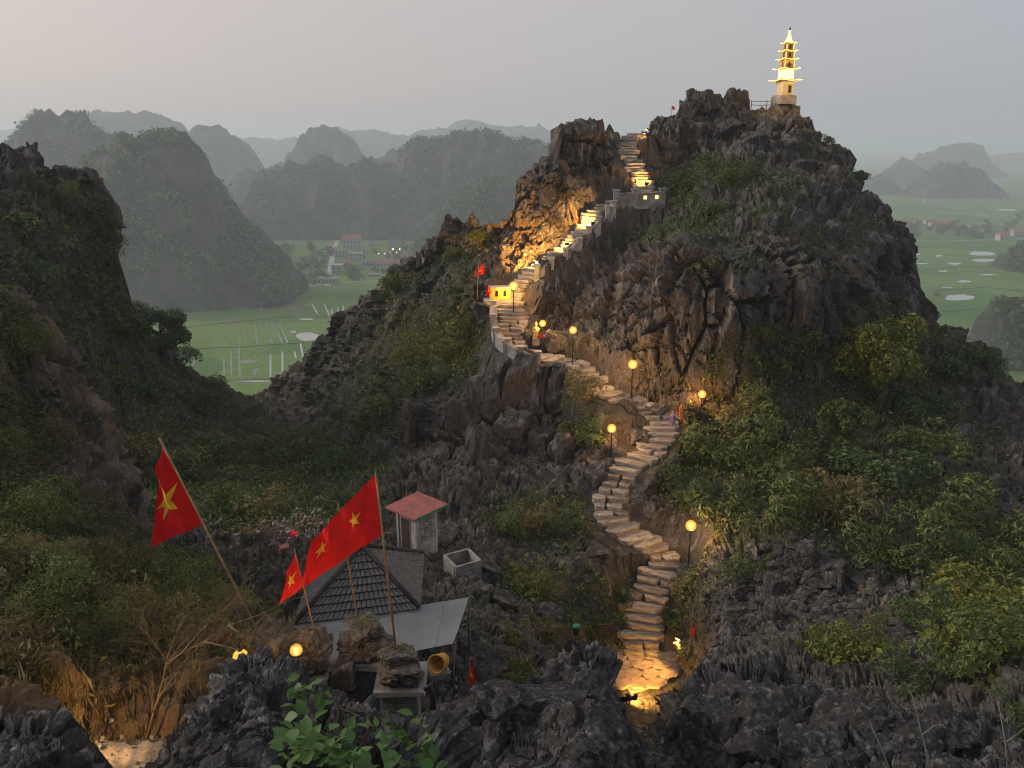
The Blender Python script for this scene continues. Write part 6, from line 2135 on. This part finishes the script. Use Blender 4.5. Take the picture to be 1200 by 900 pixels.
# loose blocks that break the crest and the ledges of the main hill: pieces of the hill
BLK = [boulder_mesh(60 + k, 'crag', 'rock', .06, .07) for k in range(6)]
for u, v, r in [(772, 146, 11), (790, 150, 12), (808, 128, 17), (826, 122, 17), (843, 124, 15), (860, 122, 15), (875, 138, 12), (820, 150, 18), (850, 150, 16), (900, 150, 18), (930, 150, 19), (946, 165, 14), (925, 178, 18), (890, 172, 15),
                (968, 180, 14), (985, 188, 13), (998, 214, 13), (1015, 240, 14), (1036, 256, 13), (1050, 275, 13), (970, 215, 18), (1000, 245, 17), (940, 205, 16), (905, 262, 16), (870, 262, 14), (940, 262, 18), (980, 275, 17), (1020, 290, 16),
                (664, 176, 9), (650, 202, 10), (625, 222, 12), (610, 236, 10), (640, 230, 14), (722, 162, 6), (757, 160, 7), (530, 268, 8), (554, 262, 7), (640, 326, 9), (657, 318, 8), (670, 308, 10), (690, 294, 9), (706, 277, 9), (716, 264, 8), (730, 250, 9), (752, 250, 9), (770, 250, 9),
                (570, 470, 24), (610, 462, 22), (540, 500, 24), (600, 510, 26), (650, 480, 20), (560, 540, 24), (640, 530, 24), (500, 500, 18), (510, 540, 20), (670, 540, 18),
                (10, 178, 11), (28, 172, 10), (42, 172, 10), (52, 184, 9), (36, 186, 12), (20, 192, 12), (75, 200, 11), (100, 206, 10), (128, 232, 10),
                (1110, 560, 20), (1130, 520, 18), (1160, 480, 16), (1170, 560, 20), (1150, 600, 18), (1140, 450, 13), (1185, 470, 13)]:
    p = main.surf(u, v)
    s = r * px_m(p.y, v)
    o = link('crag', rnd.choice(BLK), None, HILL, p - Vector((0, -s * .35, s * .1)))
    cl = v > 240 or (u < 56 and v < 190)
    o.scale = (s * rnd.uniform(.75, 1.15), s * .9, s * (rnd.uniform(1.2, 1.8) if cl else rnd.uniform(.8, 1.1)))
    o.rotation_euler = (rnd.uniform(-.25, .25), rnd.uniform(-.25, .25), rnd.uniform(0, 6))

for L_, nm, spots in ((rock_r, 1, [(832, 792, 24), (850, 815, 30), (900, 810, 32), (945, 830, 30), (990, 850, 30), (840, 860, 34), (900, 870, 36), (960, 885, 34), (1030, 860, 28), (1080, 880, 30), (830, 850, 26), (1120, 870, 24)]),
                      (rock_c, 2, [(690, 790, 26), (655, 810, 26), (700, 830, 30), (640, 850, 30), (590, 860, 28), (550, 865, 26), (680, 880, 32)]), (rock_l, 3, [(300, 800, 20), (265, 840, 24), (230, 880, 24)])):
    par = [o for o in bpy.data.objects if o.name.startswith('rock_outcrop') and o.get('label', '').startswith({1: 'wide', 2: 'black', 3: 'jagged'}[nm])][0]
    for u, v, r in spots:
        p = L_.surf(u, v)
        s = r * px_m(p.y, v) * 1.3
        o = link('crag', NBLK[int(u) % 4], None, par, p - Vector((0, -s * .3, s * .3)))
        o.scale = (s * rnd.uniform(.9, 1.4), s, s * rnd.uniform(.7, 1.05))
        o.rotation_euler = (rnd.uniform(-.3, .3), rnd.uniform(-.3, .3), rnd.uniform(0, 6))

vine_pts = []
rng = np.random.default_rng(12)
while len(vine_pts) < 298:
    u, v = rng.uniform(345, 524), rng.uniform(800, 905)
    top = np.interp(u, [345, 360, 385, 430, 470, 500, 524], [815, 806, 812, 838, 842, 850, 876])
    if v > top: vine_pts.append((u, v))
lm = bpy.data.meshes.new('leaf')
lv_ = [(0, 0, 0), (-.30, .30, .05), (-.34, .55, .03), (-.18, .85, -.03), (0, 1.08, -.14), (.18, .85, -.03), (.34, .55, .03), (.30, .30, .05), (0, .35, -.03), (0, .7, -.05)]
lm.from_pydata(lv_, [], [(0, 8, 1), (1, 8, 2), (2, 8, 9), (2, 9, 3), (3, 9, 4), (4, 9, 5), (5, 9, 6), (6, 9, 8), (6, 8, 7), (7, 8, 0)])
lm.polygons.foreach_set("use_smooth", [True] * 10)
lmats = [lm]
for k, mk in enumerate(('leaf_fresh', 'leaf_mid', 'leaf_fresh')):
    m2 = lm.copy() if k else lm
    m2.materials.append(M[mk])
    a_ = m2.attributes.new('tint', 'FLOAT', 'POINT')
    a_.data.foreach_set('value', np.full(len(lv_), (0.25, 0.5, 0.65)[k], np.float32))
    if k: lmats.append(m2)
vp = rock_l.surf(430, 850)
vine = empty('vine', vp, 0, 'leafy green vine with broad leaves sprawling over the jagged outcrop', 'vine')
for u, v in sorted(vine_pts, key=lambda q: q[1]):
    p = rock_l.surf(u, v)
    s = rng.uniform(.09, .165)
    o = bpy.data.objects.new('leaf', lmats[int(rng.integers(3))])
    o.location = p - vp + Vector((0, -.16 - .26 * rng.random(), .12 + .22 * rng.random()))
    o.rotation_euler = (math.radians(rng.normal(35, 18)), math.radians(rng.normal(0, 22)), rng.uniform(0, 6.28) if rng.random() < .35 else rng.normal(2.9, .9))
    o.scale = (s, s, s)
    COL.objects.link(o)
    o.parent = vine
for k in range(9):
    u0, v0 = rng.uniform(360, 500), rng.uniform(850, 900)
    pts = []
    for j in range(5):
        q = rock_l.surf(u0 + j * rng.uniform(-14, 10), v0 - j * 9)
        pts.append(q - vp + Vector((0, -.05, .06)))
    MB().tube(pts, [.008, .007, .006, .005, .003], 5).build('stem', M['bark'], vine)
for u, v, r, lab in ((1, 0, 0, ''),)[1:]:
    pass

# ---------------------------------------------------------------- the plain: roads, ponds, dykes, houses, trees
def sheet(name, pts, z, mat, kind='structure'):
    P = [on_plain(u, v) for u, v in pts]
    me = bpy.data.meshes.new(name)
    me.from_pydata([(p.x, p.y, z) for p in P], [], [tuple(range(len(P)))])
    me.update()
    o = link(name, me, mat)
    o['kind'] = kind
    return o


def strip_verts(mb, pts, w, z, h=0.0):
    P = [on_plain(u, v) for u, v in pts]
    for a, b in zip(P[:-1], P[1:]):
        d = (b - a)
        n = Vector((-d.y, d.x, 0)).normalized() * w / 2
        if h:
            mb.add([(q.x, q.y, zz) for q in (a - n, a + n, b + n, b - n) for zz in (z - .3, z + h)], [(0, 1, 7, 6), (2, 4, 5, 3), (1, 3, 5, 7)])
        else:
            mb.add([(q.x, q.y, z) for q in (a - n, a + n, b + n, b - n)], [(0, 1, 2, 3)])


def blob(cu, cv, ru, rv, seed, n=14):
    r = random.Random(seed)
    return [(cu + ru * math.cos(6.283 * k / n) * r.uniform(.65, 1.1), cv + rv * math.sin(6.283 * k / n) * r.uniform(.65, 1.1)) for k in range(n)]


for k, (cu, cv, ru, rv) in enumerate([(362, 395, 16, 5.5), (343, 389, 6, 1.6), (290, 424, 12, 2.2), (360, 374, 10, 1.2), (290, 447, 34, 1.4), (1150, 297, 18, 3), (1152, 305, 16, 2), (1118, 309, 10, 1.6), (1124, 349, 24, 4),
                                        (1130, 330, 10, 1.6), (1160, 322, 14, 1.0), (1074, 298, 6, 1.4), (1100, 300, 5, 1.2), (1105, 318, 7, 1), (1178, 372, 12, 2), (1080, 309, 8, .9), (1110, 337, 8, .8), (1085, 238, 22, .8), (1180, 246, 16, 1.0), (1150, 253, 10, .6)]):
    sheet('pond', blob(cu, cv, ru, rv, k), 0.10, M['water'])
wmb = MB()
for l in [[(280, 405), (281, 442)], [(298, 380), (302, 403)], [(304, 379), (305, 384)], [(311, 379), (314, 387)], [(317, 380), (321, 387)], [(320, 378), (331, 402)], [(327, 378), (337, 402)], [(329, 378), (332, 378)],
          [(306, 360), (306, 366)], [(343, 357), (348, 372)], [(338, 357), (340, 362)], [(366, 357), (372, 368)], [(380, 356), (386, 370)], [(389, 362), (389, 372)], [(396, 360), (396, 372)], [(402, 358), (402, 372)],
          [(280, 392), (281, 400)], [(287, 393), (288, 398)], [(317, 398), (319, 402)], [(230, 410), (226, 430)], [(317, 415), (317, 442)], [(271, 412), (271, 440)], [(331, 412), (331, 438)], [(345, 412), (347, 420)],
          [(262, 420), (263, 445)], [(298, 440), (300, 432)], [(352, 402), (355, 418)], [(265, 408), (281, 408)], [(323, 401), (331, 401)], [(290, 438), (305, 434)], [(316, 438), (338, 437)]]:
    strip_verts(wmb, l, 1.0, 0.12)
o = wmb.build('water', M['water'])
o['kind'] = 'structure'
dmb = MB()
for l in [[(205, 385), (240, 381), (290, 376), (330, 372), (362, 373), (400, 369)], [(200, 411), (250, 408), (281, 407), (320, 404), (356, 402)], [(250, 447), (300, 445), (345, 443)],
          [(1060, 290), (1120, 291), (1190, 288)], [(1085, 316), (1140, 312), (1195, 313)], [(1095, 341), (1150, 337), (1200, 340)], [(1100, 366), (1150, 362)], [(1050, 246), (1120, 247), (1200, 244)], [(1045, 238), (1120, 236), (1200, 238)]]:
    strip_verts(dmb, l, 0.9, 0.0, 0.3)
o = dmb.build('field_dyke', plain_material('dyke_grass', (0.05, 0.075, 0.025), (0.085, 0.085, 0.045), 0.3))
o['kind'] = 'structure'
rmb = MB()
strip_verts(rmb, [(384, 335), (386, 322), (388, 308), (391, 294), (395, 283), (401, 277), (415, 273)], 4.5, 0.15)
o = rmb.build('road', M['road'])
o['kind'] = 'structure'
rmb = MB()
strip_verts(rmb, [(214, 367), (240, 362), (262, 358), (285, 353), (305, 347), (330, 341), (350, 336), (384, 333), (420, 330), (450, 329)], 3.2, 0.16)
strip_verts(rmb, [(1040, 281), (1100, 283), (1160, 281), (1230, 279)], 4.0, 0.15)
o = rmb.build('road', M['road'])
o['kind'] = 'structure'


HOUSES = []


def house(u, v, wpx, hpx, rot, wall, roof, label, dep=0.6, roof_kind='gable', lit=False, wins=4, name='house', rise=0.45):
    """House whose front foot centre stands at the pixel on the plain."""
    p = on_plain(u, v)
    m_ = px_m(p.y, v)
    w, h = wpx * m_, hpx * m_ * 0.72
    d = w * dep
    o = empty(name, p + Vector((0, d / 2, 0)), rot, label, name.replace('_', ' '), 'houses on the plain')
    HOUSES.append((u, v, label))
    MB().box((0, 0, h / 2 - .2), (w, d, h + .4)).build('wall', M[wall], o)
    ov = 0.5
    if roof_kind == 'gable':
        rh = rise * h if rise * h > 1.2 else 1.2
        a, b = w / 2 + ov, d / 2 + ov
        vs = [(-a, -b, h), (a, -b, h), (a, b, h), (-a, b, h), (-a * .93, 0, h + rh), (a * .93, 0, h + rh)]
        MB().add(vs, [(0, 1, 5, 4), (2, 3, 4, 5), (1, 2, 5), (3, 0, 4), (3, 2, 1, 0)]).build('roof', M[roof], o)
    else:
        MB().box((0, 0, h + .18), (w + .6, d + .6, .36)).build('roof', M[roof], o)
    for k in range(wins):
        x = (-0.5 + (k + 0.5) / wins) * w
        for fl in range(2 if h > 6 else 1):
            z = h * (.25 + .45 * fl) if h > 6 else h * .5
            MB().box((x, -d / 2 - .04, z), (min(1.3, w / wins * .5), .1, min(1.6, h * .3))).build('window', M['pane_storey_glow'] if lit and (k + fl) % 2 == 0 else M['dark'], o)
    return o


house(412, 292, 21, 16, .06, 'wall_white', 'roof_red', 'white two storey house with a long red roof beside the pale village road', .5, wins=5)
house(407, 280, 10, 6, .06, 'wall_white', 'roof_red', 'small red roofed house behind the white two storey house', .7, wins=2)
house(399, 302, 13, 10, -.1, 'wall_grey', 'roof_grey', 'grey flat roofed house next to the village road', .8, 'flat', wins=3)
house(417, 305, 15, 11, .05, 'wall_white', 'wall_grey', 'pale flat roofed house in front of the white two storey house', .7, 'flat', wins=3)
house(395, 321, 12, 14, -.1, 'wall_grey', 'wall_white', 'narrow pale villa with an upper terrace by the village road', .9, 'flat', wins=2)
house(383, 333, 22, 9, 0, 'wall_grey', 'wall_white', 'long low pale building at the near end of the village road', .5, 'flat', wins=5)
house(451, 314, 21, 9, .08, 'wall_white', 'roof_red', 'long house with a bright red roof at the edge of the village', .5, wins=5)
house(431, 312, 14, 7, .04, 'wall_grey', 'roof_grey', 'low house with a brownish grey roof left of the bright red roof', .6, wins=3)
house(463, 298, 16, 12, -.05, 'wall_grey', 'roof_grey', 'house with a steep dark roof and lit windows at the back of the village', .7, lit=True, wins=4, rise=.9)
house(449, 299, 14, 5, 0, 'wall_grey', 'roof_grey', 'low shed with a row of lit windows beside the dark steep roof', .5, 'flat', lit=True, wins=4)
house(490, 269, 9, 6, 0, 'wall_white', 'roof_red', 'far red roofed house with a lit front under the long ridge', .7, lit=True, wins=2)
house(457, 280, 5, 4, 0, 'wall_grey', 'roof_grey', 'tiny lit house alone in the far field', .8, lit=True, wins=2)
house(220, 363, 17, 9, .1, 'wall_white', 'wall_white', 'white open fronted hut beside the field road', .5, 'flat', wins=4)
house(250, 354, 11, 5, .1, 'wall_grey', 'wall_white', 'pale low hut among trees by the field road', .6, 'flat', wins=2)
house(310, 351, 17, 8, .15, 'wall_grey', 'wall_grey', 'grey walled enclosure beside the rice field', .5, 'flat', wins=2)
house(327, 330, 4, 6, 0, 'wall_white', 'wall_white', 'small white monument between the dark trees', .9, 'flat', wins=1)
house(1176, 282, 12, 9, .2, 'wall_white', 'roof_red', 'white house with a red gable roof at the edge of the right hand fields', .7, wins=2)
house(1195, 277, 13, 9, -.1, 'wall_white', 'roof_red', 'red roofed white house beyond the other gable house', .7, wins=3)
house(1100, 266, 18, 6, 0, 'wall_grey', 'roof_red', 'row house with a long red roof behind the village trees', .4, wins=5)
house(1115, 265, 11, 7, 0, 'wall_grey', 'roof_red', 'taller red roofed house at the end of the red row', .6, wins=3)
house(1076, 264, 8, 7, 0, 'wall_white', 'wall_grey', 'white flat roofed house left of the red row', .7, 'flat', wins=2)
house(1062, 263, 9, 6, 0, 'wall_grey', 'roof_red', 'dull red roofed house at the hill edge of the village', .7, wins=2)
house(1142, 268, 9, 5, 0, 'wall_grey', 'roof_grey', 'grey house half hidden in the village trees', .7, wins=2)
house(1088, 236, 6, 3, 0, 'wall_white', 'roof_red', 'tiny distant house below the domed hill', .7, wins=1)
house(470, 312, 12, 7, .1, 'wall_white', 'roof_red', 'small white house with a red roof next to the spur skyline', .7, wins=3)
house(424, 297, 9, 7, .0, 'wall_white', 'roof_grey', 'white house with a grey gable tucked behind the flat roofed house', .8, wins=2)
house(407, 312, 9, 6, .1, 'wall_grey', 'roof_red', 'little grey house with a dull red roof in the village middle', .8, wins=2)
house(438, 325, 13, 5, .05, 'wall_white', 'wall_grey', 'low white building in front of the village beside the field', .5, 'flat', wins=4)
house(478, 303, 10, 6, -.1, 'wall_white', 'roof_red', 'red roofed house behind the small white house near the spur', .7, wins=2)
house(437, 288, 8, 5, 0, 'wall_white', 'roof_grey', 'small pale house alone on the green behind the village', .8, wins=2)
house(390, 296, 7, 6, -.1, 'wall_white', 'roof_red', 'red roofed house on the hill side of the village road', .8, wins=2)
house(1130, 271, 10, 6, .1, 'wall_white', 'roof_red', 'white red roofed house in the middle of the tree belt', .7, wins=2)
house(1158, 272, 8, 5, -.1, 'wall_white', 'roof_grey', 'white house with a grey roof near the end of the tree belt', .7, wins=2)
house(1089, 262, 9, 5, 0, 'wall_white', 'roof_red', 'low red roofed house between the white flat house and the red row', .7, wins=2)
for k, (u, v, w) in enumerate([(1015, 185, 5), (1156, 184, 6), (1163, 188, 5), (1178, 188, 8), (1188, 183, 4), (1052, 193, 4), (1170, 200, 4)]):
    house(u, v, w, 3, 0, 'wall_white', 'wall_grey', ['distant lit building alone at the hazy horizon', 'lit building in the far town nearest the long hill', 'second lit block of the far town', 'wide bright building of the far town',
          'small lit house at the end of the far town', 'dim lit house before the far cone hill', 'lit farm house in front of the far town'][k], .6, 'flat', lit=True, wins=3, name='far_building')


def far_tree_mesh(seed):
    rng = np.random.default_rng(seed)
    n = 420
    k = rng.integers(0, 7, n)
    lob = rng.normal(size=(7, 3)) * (.45, .45, .28) + (0, 0, .9)
    d = rng.normal(size=(n, 3))
    d /= np.linalg.norm(d, axis=1, keepdims=True)
    P = lob[k] + d * (0.38 * (0.75 + .35 * rng.random(n)))[:, None]
    V, Fq, T = leaf_cloud(P, d * .6 + (0, 0, .6), 0.22, rng, 1.5, .5)
    me = np_mesh('crown', V, Fq, {'tint': T}, smooth=False)
    me.materials.append(M['leaf_dark'] if seed % 2 else M['leaf_mid'])
    return me


FT = [far_tree_mesh(k) for k in range(6)]
ftrunk = MB().tube([(0, 0, -.1), (0, 0, .7)], [.07, .04], 6).mesh('trunk')
ftrunk.materials.append(M['bark'])
ft_spots = []
r = random.Random(3)
for (cu, cv, ru, rv, n, lo, hi) in [(345, 322, 45, 12, 22, 5, 10), (350, 300, 40, 8, 10, 5, 9), (265, 356, 40, 7, 16, 5, 9), (430, 325, 30, 6, 12, 4, 8), (405, 318, 14, 6, 4, 4, 6), (440, 300, 30, 6, 6, 3, 6), (478, 285, 20, 10, 8, 3, 6), (310, 340, 40, 6, 10, 5, 8)]:
    for _ in range(n):
        ft_spots.append((cu + r.uniform(-ru, ru), cv + r.uniform(-rv, rv), r.uniform(lo, hi), 'dark rounded tree around the village below the long ridge', 'trees around the village'))
for (cu, cv, ru, rv, n, lo, hi) in [(1120, 274, 62, 6, 40, 4, 8), (1190, 265, 20, 5, 6, 3, 6), (1080, 262, 20, 3, 6, 3, 5), (1097, 347, 8, 3, 4, 5, 7), (1185, 258, 10, 3, 3, 4, 6)]:
    for _ in range(n):
        ft_spots.append((cu + r.uniform(-ru, ru), cv + r.uniform(-rv, rv), r.uniform(lo, hi), 'dark tree in the belt between the two stretches of right hand fields', 'trees in the field belt'))
used = set()
for u, v, s, lab, grp in ft_spots:
    hu, hv, hl = min(HOUSES, key=lambda q: (q[0] - u) ** 2 + 9 * (q[1] - v) ** 2)
    dd = math.hypot(hu - u, 3 * (hv - v))
    hl = ' '.join(hl.split(' ')[:5])
    for cut in (' with', ' in', ' beside', ' behind', ' at', ' next', ' by', ' of', ' a', ' the', ' between', ' among', ' half'):
        if hl.endswith(cut): hl = hl[:-len(cut)]
    size = 'low' if s < 5 else 'middling' if s < 7 else 'tall'
    where = ('far ' if dd > 40 else '') + ('in front of' if v > hv + 4 else 'behind' if v < hv - 4 else 'left of' if u < hu else 'right of')
    lab = '%s dark tree %s the %s' % (size, where, hl)
    if lab in used: continue
    used.add(lab)
    p = on_plain(u, v)
    h = s * px_m(p.y, v)
    o = empty('tree', p, r.uniform(0, 6), lab, 'tree', grp)
    link('crown', r.choice(FT), None, o)
    link('trunk', ftrunk, None, o)
    o.scale = (h * r.uniform(.8, 1.2), h * r.uniform(.8, 1.2), h * r.uniform(.7, 1.0))
# tree canopy on the nearer far hills
for k, (hi, n, sz) in enumerate(((0, 9000, 4.2), (6, 9000, 5.5), (11, 3500, 5.0), (16, 3500, 3.6), (17, 1800, 5), (1, 3000, 5.5))):
    XX, YY, ZZ, hm_ = HILLS[hi]
    rng = np.random.default_rng(200 + k)
    ny, nx = XX.shape
    i, j = rng.integers(0, ny // 2 + 4, n), rng.integers(1, nx - 1, n)
    keep = (ZZ[i, j] > 2) & (perlin(np.stack([XX[i, j] / 35, YY[i, j] / 35, ZZ[i, j] / 35], 1), 3) > 0.0)
    P = np.stack([XX[i, j], YY[i, j], ZZ[i, j] + .4 * sz * rng.random(n)], 1)[keep] + rng.normal(size=(keep.sum(), 3)) * (2, 2, .3)
    P = np.repeat(P, 4, 0) + rng.normal(size=(4 * keep.sum(), 3)) * sz * .25
    V, Fq, T = leaf_cloud(P, rng.normal(size=P.shape) * .6 + (0, -.5, .7), sz * .6, rng, 1.3, .5)
    o = link('woodland', np_mesh('woodland', V, Fq, {'tint': T}, smooth=False), M['leaf_dark'] if k != 2 else M['leaf_mid'])
    o['kind'] = 'stuff'
